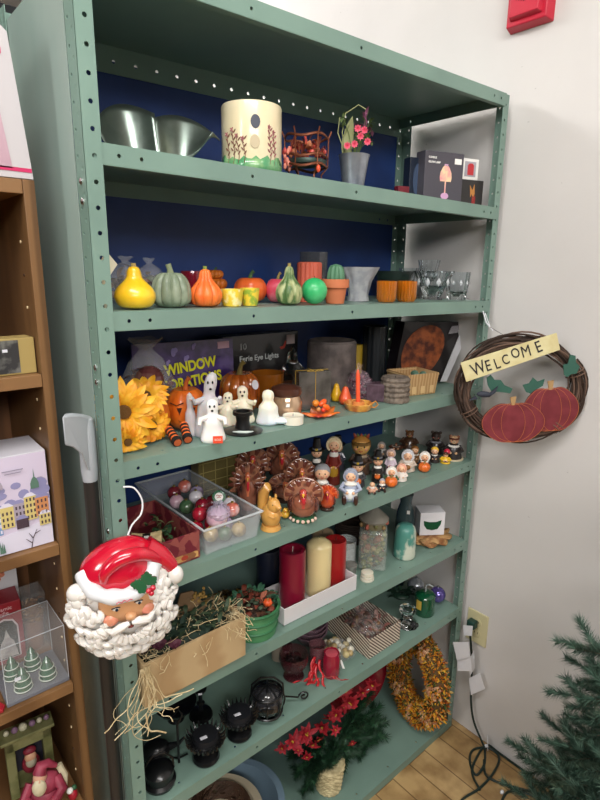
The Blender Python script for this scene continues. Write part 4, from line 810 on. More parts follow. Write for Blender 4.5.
# turkeys
def turkey(px, py, top, w, label, rz=0, small=False, y=None):
    t, h, ww = put('turkey_figurine', label, 'turkey figurine', 4, px, py=py, y=y, top=top, w=w, group='shiny turkey figurines on the shelf')
    r = ww / 2; t.rotation_euler[2] += rz
    br = mat('4A2820', .2, coat=1, var=('8E5642', 38, 'vor', .15, .55)) if not small else mat('8E1E1A', .2, coat=.9, var=('C9502A', 40, 'vor', .1, .5))
    g = G(); g.sph((0, -r * .05, h * .34), (r * .66, r * .62, h * .30), n=20); g.sph((0, -r * .3, h * .46), (r * .5, r * .42, h * .24), n=18); g.build('body', br, t)
    g = G(); n = 13
    for k in range(n):   # fan of tail feathers
        a = -1.9 + 3.8 * k / (n - 1); cx, cz = r * .78 * math.sin(a), h * .54 + h * .26 * math.cos(a)
        cx *= .78; cz = h * .5 + (cz - h * .5) * .85; M = Matrix.Translation((cx, r * .32, cz)) @ Matrix.Rotation(a, 4, 'Y'); g.sph((0, 0, 0), (r * .22, r * .10, h * .19), k % 2, n=10, M=M)
    g.sph((0, r * .32, h * .52), (r * .7, r * .13, h * .36), 0, n=20)
    g.build('tail_fan', [mat('4A2A22' if not small else 'A02A1E', .2, coat=.9, var=('A06A50' if not small else 'D8602E', 60, 'vor', .1, .5)), mat('6E3A2E' if not small else 'C2401E', .2, coat=.9)], t)
    g = G(); ring = [(r * .92 * math.sin(-2 + 4 * k / 20), r * .25, h * .55 + h * .40 * math.cos(-2 + 4 * k / 20)) for k in range(21)]; g.tube(ring, r * .045, n=6); g.build('fan_trim', mat('94644C', .3, coat=.6), t)
    g = G(); g.tube([(0, -r * .50, h * .42), (0, -r * .62, h * .60), (0, -r * .60, h * .74)], [r * .22, r * .15, r * .17], n=10); g.sph((0, -r * .64, h * .76), (r * .20, r * .22, h * .10), n=12); hd = g.build('head', mat('B8443A' if px % 2 else 'D0704A', .2, coat=.9), t)
    g = G(); g.tube([(0, -r * .82, h * .76), (0, -r * 1.0, h * .72)], [r * .07, .0003], 1, n=6); g.sph((r * .02, -r * .86, h * .62), (r * .09, r * .07, h * .10), 0, n=8)
    for s in (-1, 1): g.sph((s * r * .15, -r * .76, h * .79), r * .035, 2, n=6)
    g.build('wattle_and_beak', [mat('C22A36', .25, coat=.6), mat('E8B040', .4), BLK], hd)
    for s in (-1, 1):
        g = G(); g.sph((s * r * .62, -r * .08, h * .36), (r * .14, r * .42, h * .18), n=12); g.build('wing', mat('7A4636' if not small else '8E1E1A', .25, coat=.8, var=('4A2620', 60, 'vor', .1, .5)), t)
    g = G(); g.lathe([(.0004, 0), (r * .62, 0), (r * .64, h * .05), (r * .5, h * .10), (.0004, h * .10)], n=24, close=True)
    if not small and py > 515:
        for k in range(7): a = -1.2 + .4 * k; g.sph((r * .62 * math.sin(a), -r * .62 * math.cos(a), h * .05), r * .09, 1, n=6)
    g.build('base', [mat('2C5A3E' if py > 515 else '3A2A22', .35, coat=.4), mat('E0C0B0', .4)], t)
turkey(303, 519, 478, 42, 'brown turkey figurine on a green base, foremost and largest of the flock')
turkey(282, 500, 474, 33, 'brown turkey figurine just behind the tan candle squirrel', .1)
turkey(308, 497, 462, 33, 'brown turkey figurine behind the foremost one, orange head', .1, y=.075)
turkey(288, 480, 444, 36, 'dark turkey figurine at the rear centre below the shelf above', y=.20)
turkey(261, 485, 450, 34, 'dark turkey figurine at the rear left beside the lattice box', y=.20)
turkey(248, 500, 466, 30, 'red brown turkey figurine standing beside the clear bin', y=.10)
turkey(323, 509, 484, 23, 'little bright red turkey figurine at the shelf edge', small=True)
# tan squirrel candle
t, h, w_ = put('squirrel_candle', 'glossy tan squirrel shaped candle right of the clear bin', 'candle', 4, 269, py=531, top=488, w=30); r = w_ / 2; TAN = mat('CF9A4E', .35, coat=.4, sub=.2)
t.rotation_euler[2] += .7; t.location += Vector((.006, .010, 0))
g = G(); g.sph((0, 0, h * .3), (r * .62, r * .72, h * .28), n=18); g.sph((0, -r * .3, h * .58), (r * .42, r * .5, h * .18), n=14); g.tube([(0, -r * .6, h * .60), (0, -r * .95, h * .56)], [r * .28, r * .12], n=10); g.lathe([(.0004, 0), (r * .7, 0), (r * .6, h * .10)], n=20)
for s in (-1, 1): g.sph((s * r * .25, -r * .22, h * .76), (r * .10, r * .08, h * .06), n=8); g.tube([(s * r * .4, -r * .3, h * .38), (s * r * .3, -r * .75, h * .36)], [r * .16, r * .10], n=8)
g.build('body', TAN, t)
g = G(); g.tube([(0, r * .5, h * .15), (0, r * .9, h * .4), (0, r * .75, h * .75), (0, r * .35, h * .95), (0, r * .1, h * .88)], [r * .25, r * .36, r * .38, r * .3, r * .12], n=12); g.build('tail', TAN, t)
g = G(); [g.sph((s * r * .30, -r * .55, h * .64), r * .05, n=6) for s in (-1, 1)]; g.build('eye', BLK, t)
t, h, w_ = put('tiny_gold_chick', 'tiny golden bird figurine between squirrel candle and foremost turkey', 'figurine', 4, 285, py=520, top=508, w=11); r = w_ / 2
t.location += Vector((.004, .004, 0)); g = G(); g.sph((0, 0, h * .4), (r * .8, r, h * .38), n=12); g.sph((0, -r * .4, h * .78), r * .5, n=10); g.build('body', mat('D8A83A', .4, coat=.3), t); g = G(); g.tube([(0, -r * .85, h * .78), (0, -r * 1.2, h * .74)], [r * .15, .0002], n=5); g.build('beak', mat('C9641E', .5), t)

# pilgrims and friends
SK = mat('E6B690', .5, coat=.2)
def figure(px, py, top, w, label, body='2A2624', hat=None, hatc='1A1818', hair='6A4426', apron=None, collar='E8E4DC', hold=None, sit=False, head=.17, ears=None, muzzle=None, skin=None, y=None, cat='figurine', name='pilgrim_figurine', base=None, group=None, capc='E8E4DC', rz=0):
    t, h, ww = put(name, label, cat, 4, px, py=py, y=y, top=top, w=w, group=group or ('ceramic figurines on the turkey shelf')); r = ww / 2; t.rotation_euler[2] += rz
    skm = mat(skin, .5, coat=.2) if skin else SK
    hh = {'pilgrim': .20, 'bonnet': .03, 'feather': .10, None: .02, 'band': .02}[hat]; hr = h * head; hz = h * (1 - hh) - hr
    if hat == 'pilgrim': hz = h * .80 - hr * .9
    bt = hz - hr * .75
    g = G()
    if sit:
        g.lathe(bezier_prof([(r * .55, 0), (r * .62, bt * .3), (r * .45, bt * .8), (r * .2, bt * 1.05)]), n=20)
        for s in (-1, 1): g.tube([(s * r * .3, -r * .2, bt * .22), (s * r * .45, -r * 1.1, bt * .18)], [r * .26, r * .2], n=10)
    else: g.lathe(bezier_prof([(r * .8, 0), (r * .82, bt * .1), (r * .66, bt * .6), (r * .5, bt * .88), (r * .22, bt * 1.04)]), n=22)
    bo_ = g.build('body', mat(body, .35, coat=.5), t)
    if sit:
        g = G(); [g.sph((s * r * .47, -r * 1.22, bt * .24), (r * .2, r * .16, bt * .26), n=10) for s in (-1, 1)]; g.build('shoes', mat('3A2018', .35, coat=.4), t)
    if apron:
        g = G(); g.sph((0, -r * .30, bt * .34), (r * .62, r * .50, bt * .34), n=16); g.build('apron', mat(apron, .4, coat=.4), t)
    g = G()
    for s in (-1, 1): g.tube([(s * r * .48, 0, bt * .85), (s * r * .80, -r * .22, bt * .6), (s * r * .30, -r * .78, bt * .52)], [r * .20, r * .19, r * .14], n=8)
    g.build('sleeves', mat(body, .35, coat=.5), t)
    g = G(); [g.sph((s * r * .26, -r * .84, bt * .52), r * .13, n=8) for s in (-1, 1)]; g.build('hands', skm, t)
    if collar: g = G(); g.lathe([(r * .55, bt * .80), (r * .58, bt * .86), (r * .25, bt * 1.02)], n=18); g.build('collar', mat(collar, .4, coat=.3), t)
    g = G(); g.sph((0, 0, hz), (hr, hr * .95, hr), n=18); g.sph((0, -hr * .98, hz - hr * .08), hr * .14, n=6); hd = g.build('head', skm, t)
    g = G()
    for s in (-1, 1): g.sph((s * hr * .36, -hr * .87, hz + hr * .12), (hr * .09, hr * .06, hr * .12), 0, n=6)
    g.tube([(-hr * .2, -hr * .90, hz - hr * .36), (0, -hr * .92, hz - hr * .42), (hr * .2, -hr * .90, hz - hr * .36)], hr * .05, 1, n=5)
    for s in (-1, 1): g.sph((s * hr * .52, -hr * .78, hz - hr * .18), (hr * .14, hr * .05, hr * .12), 2, n=6)
    g.build('face', [BLK, mat('A83A3A', .5), mat('E08A7A', .5)], hd)
    if muzzle:
        g = G(); g.sph((0, -hr * .85, hz - hr * .25), (hr * .42, hr * .35, hr * .32), 0, n=10); g.sph((0, -hr * 1.18, hz - hr * .12), (hr * .14, hr * .10, hr * .10), 1, n=6); g.build('muzzle', [mat(muzzle, .4, coat=.3), BLK], hd)
    if ears:
        for s in (-1, 1): g = G(); g.sph((s * hr * .78, .0, hz + hr * .78), (hr * .36, hr * .18, hr * .36), n=10); g.build('ear', mat(ears, .4, coat=.4), hd)
    elif hair and hat != 'bonnet':
        g = G(); g.sph((0, hr * .14, hz + hr * .14), (hr * 1.06, hr * 1.0, hr * 1.02), n=16); g.build('hair', mat(hair, .5, coat=.2), hd)
    if hat == 'bonnet':
        g = G(); g.sph((0, hr * .22, hz + hr * .08), (hr * 1.2, hr * 1.05, hr * 1.18), n=18); g.tube([(hr * 1.12 * math.cos(a), -hr * .42, hz + hr * .05 + hr * 1.1 * math.sin(a)) for a in [-.9 + k * (PI + 1.8) / 14 for k in range(15)]], hr * .16, n=7); g.build('bonnet', mat(capc, .4, coat=.4), t)
    if hat == 'pilgrim':
        z = hz + hr * .55; g = G(); g.lathe([(.0003, z), (hr * 1.45, z), (hr * 1.45, z + hr * .12), (hr * .85, z + hr * .16), (hr * .6, h), (.0003, h)], n=22, close=True); g.build('hat', mat(hatc, .35, coat=.4), t)
        g = G(); g.lathe([(hr * .90, z + hr * .16), (hr * .84, z + hr * .38)], n=22); g.box((0, -hr * .9, z + hr * .28), (hr * .4, hr * .12, hr * .3), 1); g.build('hat_band', [mat('6A6A72', .4), mat('D8B040', .3, metal=.6)], t, solid=.0004)
    if hat == 'feather':
        g = G(); g.lathe([(hr * 1.05, hz + hr * .25), (hr * 1.04, hz + hr * .55)], n=20); 
        for k in range(5): a = -.8 + .4 * k; g.leaf((hr * .6 * math.sin(a), 0, hz + hr * .7), (hr * 1.2 * math.sin(a), 0, h * 1.0), hr * .4, .1, 1 + k % 2, up=(0, -1, 0))
        g.build('leaf_headband', [mat(hatc, .5), mat('8A3A1E', .5), mat('4A5A2A', .5)], t, solid=.0005)
    if hat == 'band': g = G(); g.lathe([(hr * 1.10, hz + hr * .30), (hr * 1.08, hz + hr * .55)], n=20); g.build('headband', mat(hatc, .5), t, solid=.0006)
    if hold == 'pumpkin' or hold == 'bigpumpkin':
        q_ = r * (.42 if hold == 'pumpkin' else .78); o = pumpkin(t, q_, q_ * 1.5, mat('DD6A22', .35, coat=.5), ribs=7, ra=.12, c=(0, -r * .95, bt * .30 if hold == 'pumpkin' else .0005), name='pumpkin')
    if hold == 'apple': g = G(); g.sph((-r * .55, -r * .95, bt * .6), r * .30, n=12); g.build('apple', mat('C9263E', .3, coat=.6), t)
    if hold == 'turkey': g = G(); g.sph((0, -r * .9, bt * .5), (r * .35, r * .28, bt * .22), n=12); g.build('basket', mat('8A5A2A', .5), t)
    if base: g = G(); g.lathe([(.0004, -.0002), (r * .98, 0), (r * .98, h * .05), (.0004, h * .05)], n=22, close=True); g.build('base', mat(base, .4, coat=.3), t)
    return t
figure(316, 480, 438, 15, 'tall thin pilgrim man figurine with black steeple hat, farthest left of the pilgrims', hat='pilgrim', y=.16, head=.11)
figure(333, 480, 437, 17, 'pilgrim woman figurine in cream bonnet, red bodice and mustard apron', body='7A2A22', hat='bonnet', apron='C9962A', y=.14, head=.13, capc='E0CDA8')
figure(342, 478, 438, 19, 'pilgrim man figurine with black buckled hat behind the mustard apron woman', body='5A5A68', hat='pilgrim', head=.16, y=.19, collar='B8B8C0')
figure(360, 482, 433, 25, 'largest boy figurine with round tan face and autumn leaf headband', body='5A4030', hat='feather', hatc='7A5A2A', hair='B8803A', head=.22, y=.15, skin='D8A860', collar='B8A890')
figure(323, 497, 467, 20, 'seated pilgrim man figurine in black beside the little red turkey', sit=True, hat=None, hair='8A8A8E', head=.2, y=.055, body='2A2A30')
figure(350, 501, 469, 24, 'seated pilgrim girl figurine in blue grey with large white apron', sit=True, hat='bonnet', body='A8B0C4', apron='ECEBE6', head=.19, capc='9AA0B0', y=.032)
figure(357, 489, 455, 19, 'black hatted boy figurine with a round pumpkin, behind the seated girl', hat='pilgrim', head=.18, hold='pumpkin', y=.085, body='3A3A3E')
figure(377, 481, 450, 14, 'slender pilgrim man figurine in black holding an orange pumpkin', hat='pilgrim', head=.15, hold='pumpkin', y=.07)
figure(390, 478, 449, 13, 'pilgrim woman figurine in white and purple dress with grey cap', hat='bonnet', body='D8C8D4', apron='A8487A', head=.14, capc='C8B0A8', y=.085)
figure(381, 470, 442, 16, 'grey bonneted head of a woman figurine at the rear', hat='bonnet', body='6A6460', capc='A89E98', head=.22, y=.21)
figure(399, 470, 442, 15, 'brown turkey hatted figurine at the rear between bonnet and bear', body='5A3220', hat='feather', hair='7A4A2A', head=.2, y=.23)
figure(372, 494, 482, 12, 'tiny pink baby figurine sitting at the shelf edge', sit=True, hat=None, head=.26, body='D8A890', y=.030, hair=None)
figure(381, 494, 479, 12, 'tiny seated black and white pilgrim boy figurine at the shelf edge', sit=True, hat=None, body='20202A', head=.24, y=.022, hair='9A9AA4')
figure(391, 489, 467, 16, 'white capped child figurine sitting behind its big orange pumpkin', hat='bonnet', body='3E5A3A', head=.24, hold='bigpumpkin', y=.035)
figure(401, 484, 464, 14, 'child figurine in pink cap and white dress', hat='bonnet', capc='E2A890', body='E8DCD2', head=.24, y=.034)
figure(407, 477, 450, 19, 'old woman figurine in white bonnet holding a basket', hat='bonnet', body='C8B8A8', apron='E4E0DA', head=.24, y=.075, hold='turkey', capc='D8D8DC')
figure(414, 474, 446, 17, 'brown haired man figurine behind the old woman', body='8A6038', hair='8A5A2A', head=.24, y=.11)
figure(410, 465, 431, 20, 'brown bear figurine at the rear, half hidden', body='4A3020', skin='6A4426', ears='6A4426', muzzle='A07A4A', head=.22, y=.20, hair=None, name='bear_figurine', collar=None)
figure(424, 474, 452, 15, 'white capped child figurine behind an orange pumpkin, left of the blond child', hat='bonnet', body='2A2A2E', head=.24, hold='bigpumpkin', y=.048)
figure(434, 468, 447, 12, 'blond child figurine in black on a dark pedestal', body='2E2626', hair='E8B83A', head=.24, y=.068)
figure(443, 468, 450, 12, 'child figurine in yellow shirt and brown trousers', body='E0B42A', hair='3A2A1E', head=.22, y=.058, hat='band', hatc='5A3A1E', apron='5A2A1E', collar=None)
figure(443, 462, 431, 20, 'dark brown bear figurine behind the yellow shirted child', body='2A2220', skin='3A2A24', ears='4A3A30', muzzle='7A6456', head=.21, y=.12, hair=None, name='bear_figurine', collar='8A8A92')
figure(461, 463, 435, 21, 'pilgrim bear figurine with white collar holding a red apple, farthest right', body='241E1E', skin='C9A07A', ears='8A5A3E', muzzle='D8B48E', head=.19, y=.05, hair=None, name='bear_figurine', hold='apple', base='D8C8A8', hat='band', hatc='5A2A1E')

# ================================================================ candle shelf
t = thing('wooden_crate', 'long pale wooden crate of dried flowers and raffia, overhanging the shelf edge', 'crate', (.018, -.012, zs(5, .1) + .0015), .03)
CW, CDp, CHt = .246, .115, .098; t.rotation_euler = (0, .018, .02); t.location.z += .004
PW = mat('BCA27A', .65, var=('AE9068', 10, 'wave', .25, .85, (.3, 1, 1.5)), bump=(80, .1))
g = G(); openbox(g, CW, CDp, CHt, .007); g.v = [(x + CW / 2, y + CDp / 2, z) for x, y, z in g.v]; g.build('box', PW, t, smooth=False, bevel=.0008); KC = t.location.copy()
RAF = mat('C4AC80', .7, var=('DCCBA2', 50, 'noise', .4, .6))
def raffia(n, fn, L, seed=1, nm='raffia', parent=None, sp=.010):
    g = G()
    for _ in range(n):
        p = fn(); pts = [p]; d = Vector((jrand(1), jrand(1), jrand(.5))).normalized()
        for k in range(6): d = (d + Vector((jrand(.8), jrand(.8), jrand(.6) - .08))).normalized(); pts.append(pts[-1] + d * L / 6)
        g.tube(pts, random.uniform(.0004, .0009), 0, n=4)
    o = g.build(nm, RAF, parent); return o
t2 = thing('crate_raffia', 'loose tan raffia straw spilling over the crate and its left corner', 'raffia', KC); t2['kind'] = 'stuff'
raffia(150, lambda: Vector((random.uniform(.01, CW), random.uniform(.004, .10), CHt + random.uniform(-.02, .012))), .06, parent=t2, nm='straw')
raffia(45, lambda: Vector((random.uniform(CW - .04, CW + .004), random.uniform(-.006, .04), CHt + random.uniform(-.05, .012))), .035, parent=t2, nm='straw')
g = G()
for k in range(20):
    x = random.uniform(-.010, .010); pts = [Vector((x + .004, -.004, CHt - .002))]
    d = Vector((-.15 + jrand(.25), -.12 + jrand(.1), -1)).normalized()
    for q_ in range(10):
        d = (d + Vector((jrand(.35), jrand(.1), jrand(.1)))).normalized()
        if q_ > 5: d = (d + Vector((jrand(1.2), -.1 + jrand(.3), .30 + jrand(.4)))).normalized()
        pts.append(pts[-1] + d * .014 + Vector((jrand(.003), jrand(.002), 0)))
    g.tube(smooth_path(pts, 3), random.uniform(.0005, .0012), 0, n=4)
g.tube(smooth_path([Vector(v) for v in ((-.01, -.01, .06), (-.028, -.015, .02), (-.032, -.012, -.03), (-.010, -.018, -.055), (.02, -.02, -.06))], 6), .0007, n=4)
g.tube(smooth_path([Vector(v) for v in ((-.004, -.012, .0), (-.002, -.018, -.035), (.015, -.02, -.047), (.032, -.02, -.062))], 6), .0017, n=5)
g.build('hanging_straw', RAF, t2)
tt = thing('dried_bouquet', 'dark dried roses, cones and leaves lying in the wooden crate', 'dried flowers', KC + Vector((0, 0, 0)))
g = G(); g.sph((CW / 2, CDp / 2, CHt - .035), (CW * .46, CDp * .42, .034), 0, n=24)
for k in range(130):
    p = Vector((random.uniform(.02, .22), random.uniform(.02, .10), CHt + random.uniform(-.01, .028))); g.leaf(p, p + Vector((jrand(.03), jrand(.02), jrand(.015))), .010, .2, k % 2)
g.build('leaves', [mat('24352A', .6), mat('3A4A34', .6)], tt)
def rose(parent, c, r, m, name='rose'):
    g = G()
    for k in range(16):
        a = k * 2.4; q_ = r * (.25 + .75 * k / 16); e = Vector(c) + Vector((q_ * math.cos(a), q_ * math.sin(a) * .8 - r * .1, r * (.55 - .5 * k / 16))); g.leaf(Vector(c) + Vector((0, 0, -r * .3)), e, r * .9, .35, 0, up=(0, -.5, 1))
    g.sph(c, (r * .4, r * .4, r * .5), n=8); g.build(name, m, parent, recalc=False)
for (x, y, z, r, cH) in ((.045, .025, CHt + .012, .023, '4A2030'), (.075, .015, CHt + .004, .020, '5A2A3A'), (.020, .04, CHt + .005, .020, '3E1C28'), (.06, .07, CHt + .028, .019, '8A4A34'), (.10, .08, CHt + .03, .016, '6A3A2A')): rose(tt, (x, y, z), r, mat(cH, .6))
g = G()
for k in range(26): g.sph((.185 + jrand(.020), .10 + jrand(.012), CHt + .022 + jrand(.016)), random.uniform(.003, .005), n=6)
g.build('seed_pods', mat('9A7A3E', .6), tt)
g = G(); g.prism([(.12, .10, CHt - .01), (.20, .085, CHt - .005), (.17, .10, CHt + .045), (.14, .10, CHt + .05)], (0, .004, 0)); g.build('kraft_paper', mat('7A6044', .8), tt, smooth=False)
# green bucket
t, h, w_ = put('green_wooden_bucket', 'green painted wooden bucket with hoops right of the wooden crate', 'bucket', 5, 257, y=.058, w=50)
r = w_ / 2; h = .072; GB = mat('3F7A50', .45, var=('4E8A5E', 25, 'noise', .4, .6)); g = G(); g.lathe([(.0004, 0), (r * .86, 0), (r * .9, h * .33), (r * .895, h * .34), (r * .95, h * .66), (r * .945, h * .67), (r, h), (r * .93, h), (r * .84, .006), (.0004, .006)], n=40, close=True); g.build('body', GB, t)
for z, q_ in ((.30, .91), (.64, .965), (.97, 1.01)): g = G(); g.tube([(r * q_ * math.cos(a), r * q_ * math.sin(a), h * z) for a in [k * PI / 18 for k in range(36)]], .0028, closed=True, n=6); g.build('hoop', mat('2F6A44', .4), t)
BK = t.location.copy()
t = thing('bucket_potpourri', 'mound of potpourri with a small orange pumpkin and ivy in the green bucket', 'potpourri', BK + Vector((0, 0, h * .70)))
g = G(); g.sph((0, 0, 0), (r * .86, r * .86, .016), 0, n=20); potpourri(g, w_ * .84, w_ * .84, .028, 110, 4, z0=.008, rr=(.005, .010)); g.build('mix', [mat('3A2A22', .7), mat('5A3A2A', .7), mat('4A5A44', .6), mat('7A3A2A', .6)], t)
pumpkin(t, .011, .016, mat('D8582A', .4), ribs=7, c=(r * .25, -r * .55, .026), name='tiny_pumpkin')
g = G()
for k in range(26):
    a = random.random() * 6.28; p = Vector((r * .8 * math.cos(a), r * .8 * math.sin(a), .022)); g.leaf(p, p + Vector((.012 * math.cos(a) + jrand(.01), .012 * math.sin(a) + jrand(.01), .010)), .012, .15)
g.build('ivy', mat('3E6A52', .5), t)
g = G(); [g.tube([(.012 + k * .004, -.01, .022), (.02 + k * .006, -.006, .046)], .003, n=7) for k in range(3)]; g.build('cinnamon_stick', mat('A8624A', .6), t)
t, h, w_ = put('gold_yarrow_bunch', 'bunch of dried golden yarrow with paper collar behind the green bucket', 'dried flowers', 5, 246, y=.17, top=598, w=40)
g = G(); potpourri(g, w_, w_ * .5, h * .45, 90, 2, z0=h * .5, rr=(.004, .007)); g.tube([(0, 0, .001), (0, 0, h * .5)], [.008, .02]); g.build('blossoms', [mat('9A7A34', .7), mat('5A4A2E', .7)], t); g = G(); g.prism([(w_ * .35, -.02, h * .45), (w_ * .75, -.02, h * .8), (w_ * .6, -.015, h * 1.0), (w_ * .3, -.02, h * .95)], (0, .002, 0)); g.build('paper', mat('8A8A82', .8), t, smooth=False)
def pillar(i, px, y, top, w, hexc, label, dish=True, name='pillar_candle', z0=0, rough=.35, hmax=None, peak=False, group=None):
    t, h, ww = put(name, label, 'candle', i, px, y=y, top=top, w=w, group=group); t.location.z += z0; h -= z0; r = ww / 2
    if hmax: h = min(h, hmax)
    pr = [(.0004, 0), (r * .97, 0), (r, .003), (r, h * .97), (r * .96, h)] + ([(r * .75, h), (r * .6, h * .975), (.0004, h * .965)] if not peak else [(r * .5, h + .012), (.0004, h + .016)])
    g = G(); g.lathe(pr, n=36, close=True); g.build('wax', mat(hexc, rough, coat=.35, sub=.12), t); g = G(); g.cyl((0, 0, h * .95), (.001, 0, h * 1.0 + .008 + (.012 if peak else 0)), .0009, n=6); g.build('wick', mat('D8CFC8' if 'wine' in label else '2A221C', .7), t); return t
t = thing('white_tray', 'white cardboard tray holding three tall pillar candles', 'tray', (.400, .022, zs(5, .4) + .002), 0, rot=(0, .0186, 0))
TW_, TD_, TH_ = .258, .105, .045
g = G(); openbox(g, TW_, TD_, TH_, .003); g.v = [(x + TW_ / 2, y + TD_ / 2, z) for x, y, z in g.v]; g.build('tray', mat('D6D2D4', .6), t, smooth=False, bevel=.001)
pillar(5, 292, .072, 549, 26, '7E0F2C', 'wine red tall pillar candle at the left in the white tray', z0=.006)
pillar(5, 318, .074, 543, 25, 'E2CF9A', 'cream pillar candle with domed top in the middle of the white tray', z0=.006, peak=True)
pillar(5, 337, .078, 538, 21, 'A01C1E', 'bright red pillar candle at the right in the white tray', z0=.006)
pillar(5, 268, .19, 548, 23, '141A2C', 'navy blue pillar candle behind the left end of the white tray', rough=.5)
pillar(5, 322, .19, 532, 22, 'B0987A', 'tan pillar candle behind the cream one')
t, h, w_ = put('frosted_glass_candle', 'white candle in clear glass behind the right end of the tray', 'candle glass', 5, 348, y=.14, top=538, w=21); r = w_ / 2; jar(t, [(r, 0), (r, h)], clear('E8F0F0', .3), 'glass'); g = G(); g.lathe([(.0004, .003), (r * .88, .003), (r * .88, h * .75), (.0004, h * .75)], n=24, close=True); g.build('wax', mat('9A9690', .5), t)
t, h, w_ = put('silver_lidded_jar', 'small glass jar with round silver lid beside the tray', 'jar', 5, 350, y=.098, top=561, w=14); r = w_ / 2; g = G(); g.lathe([(.0004, 0), (r * .9, 0), (r * .9, h * .5), (r, h * .52), (r, h * .75), (r * .5, h * .9), (.0004, h)], n=24, close=True); g.build('body', mat('A8A6A0', .25, metal=.6), t)
t, h, w_ = put('white_ribbed_votive', 'little ribbed white candle cup stack at the right end of the tray', 'candle', 5, 363, y=.052, top=570, w=14); r = w_ / 2; t.location.x += .006
g = G(); g.lathe([(.0004, 0), (r, 0), (r, h * .24), (r * .7, h * .30), (r * .9, h * .34), (r * .9, h * .58), (r * .65, h * .64), (r * .85, h * .68), (r * .85, h * .94), (r * .7, h), (.0004, h * .95)], n=26, close=True); g.build('wax', mat('D6D0BE', .4, sub=.2), t)
# potpourri jar
t, h, w_ = put('potpourri_jar', 'square clear glass jar of potpourri with a white cone lid', 'jar', 5, 374, y=.070, top=509, w=32); t.location.z += .0015
r = w_ / 2; hb = h * .66; a = r * .86
g = G(); g.hexa([(-a, -a, 0), (a, -a, 0), (a, a, 0), (-a, a, 0)], [(-a, -a, hb), (a, -a, hb), (a, a, hb), (-a, a, hb)]); g.build('glass', mat('C8D0C8', .06, alpha=.28, coat=1), t, bevel=.008)
g = G()
for _ in range(120):
    c = (jrand(a * .85), jrand(a * .85), random.uniform(.006, hb * .93)); k = random.randrange(5); g.sph(c, (random.uniform(.006, .011),) * 3, k, n=7) if random.random() < .5 else g.leaf(c, (c[0] + jrand(.015), c[1] + jrand(.015), c[2] + jrand(.012)), .012, .2, k)
g.build('potpourri', [mat('7A7A3E', .6), mat('8A4A34', .6), mat('4A5A34', .6), mat('A08A5A', .6), mat('5A4636', .6)], t)
g = G(); g.lathe([(r * .66, hb), (r * .72, hb * 1.06), (r * .7, hb * 1.18)], n=30); g.build('neck', mat('8A8468', .3, alpha=.8), t)
g = G(); g.lathe([(.0004, hb * 1.18), (r * .88, hb * 1.18), (r * .92, hb * 1.22), (r * .80, hb * 1.27), (r * .30, h * .96), (.0004, h)], n=30, close=True); g.build('cone_lid', mat('7E7A70', .4), t)
g = G()
for k in range(26): aa = k * .7; g.sph((r * .80 * math.cos(aa), r * .80 * math.sin(aa), hb * 1.10 + jrand(.006)), random.uniform(.004, .007), k % 3, n=6)
g.build('dried_garland', [mat('A85A4A', .6), mat('6A6A3E', .6), mat('8A7048', .6)], t)
t, h, w_ = put('dark_basket', 'dark twig basket at the rear between candle glass and potpourri jar', 'basket', 5, 351, y=.24, top=516, w=34); r = w_ / 2; g = G()
for k in range(9): g.tube([(r * (.8 + .2 * k / 9) * math.cos(a_), r * (.8 + .2 * k / 9) * math.sin(a_), .004 + h * .9 * k / 9) for a_ in [q_ * PI / 12 for q_ in range(24)]], h * .055, closed=True, n=5)
g.build('weave', mat('2E221C', .8), t)
t, h, w_ = put('teal_bottle_candle', 'teal and white layered candle shaped like a bottle', 'candle', 5, 404, y=.060, top=524, w=22); r = w_ / 2
g = G(); g.lathe(bezier_prof([(r * .9, 0), (r, h * .1), (r * .96, h * .7), (r * .8, h * .92), (r * .5, h)]), n=28); g.build('wax', mat('4E8A7E', .4, coat=.3, sub=.1, var=('C6CCBA', 22, 'noise', .48, .56, (1, 1, .6))), t)
t, h, w_ = put('smoky_vase', 'dark grey green glass bottle vase behind the teal candle', 'vase', 5, 404, y=.15, top=494, w=19); r = w_ / 2; h = min(h, .21); g = G(); g.lathe(bezier_prof([(r * .9, 0), (r, h * .3), (r * .85, h * .6), (r * .6, h * .8), (r * .75, h)]), n=26); g.build('body', mat('3A4A4C', .2, coat=.6), t)
g = G(); g.box((r * .3, -r * 1.0, h * .66), (.010, .002, .012)); g.build('price_sticker', WH, t, smooth=False)
t, h, w_ = put('fringed_coaster_stack', 'tan fringed leaf shaped mat under the white box near the right post', 'place mat', 5, 438, y=.070, w=44); r = w_ / 2 * .95; t.location.x -= .012; t.location.z += .0025; t.rotation_euler = (0, 0, 0)
g = G(); n = 60
for L_ in range(4):
    rim = [((r * (1 + .10 * math.sin(a_ * 7 + L_) + .05 * math.sin(a_ * 17 + 2 * L_))) * math.cos(a_), .72 * r * (1 + .10 * math.sin(a_ * 7 + L_)) * math.sin(a_), .004 * L_ + .003 * math.sin(a_ * 9 + L_) + .004) for a_ in [2 * PI * k / n for k in range(n)]]
    g.add([(0, 0, .004 * L_ + .004)] + rim, [(0, 1 + k, 1 + (k + 1) % n) for k in range(n)])
g.build('mat', mat('8A5A34', .7, var=('B8905E', 40, 'noise', .4, .6)), t, solid=.0025)
ML = t.location.copy()
t = thing('green_bowl_box', 'white box with a green bowl picture, sitting on the fringed mat', 'box', ML + Vector((-.012, -.005, .0205)), -.62)
d_ = 1.77; bw = .083; bh = .080; g = G(); g.box((0, .03, bh / 2), (bw, .06, bh)); g.build('carton', mat('D8D6DA', .5), t, smooth=False, bevel=.001)
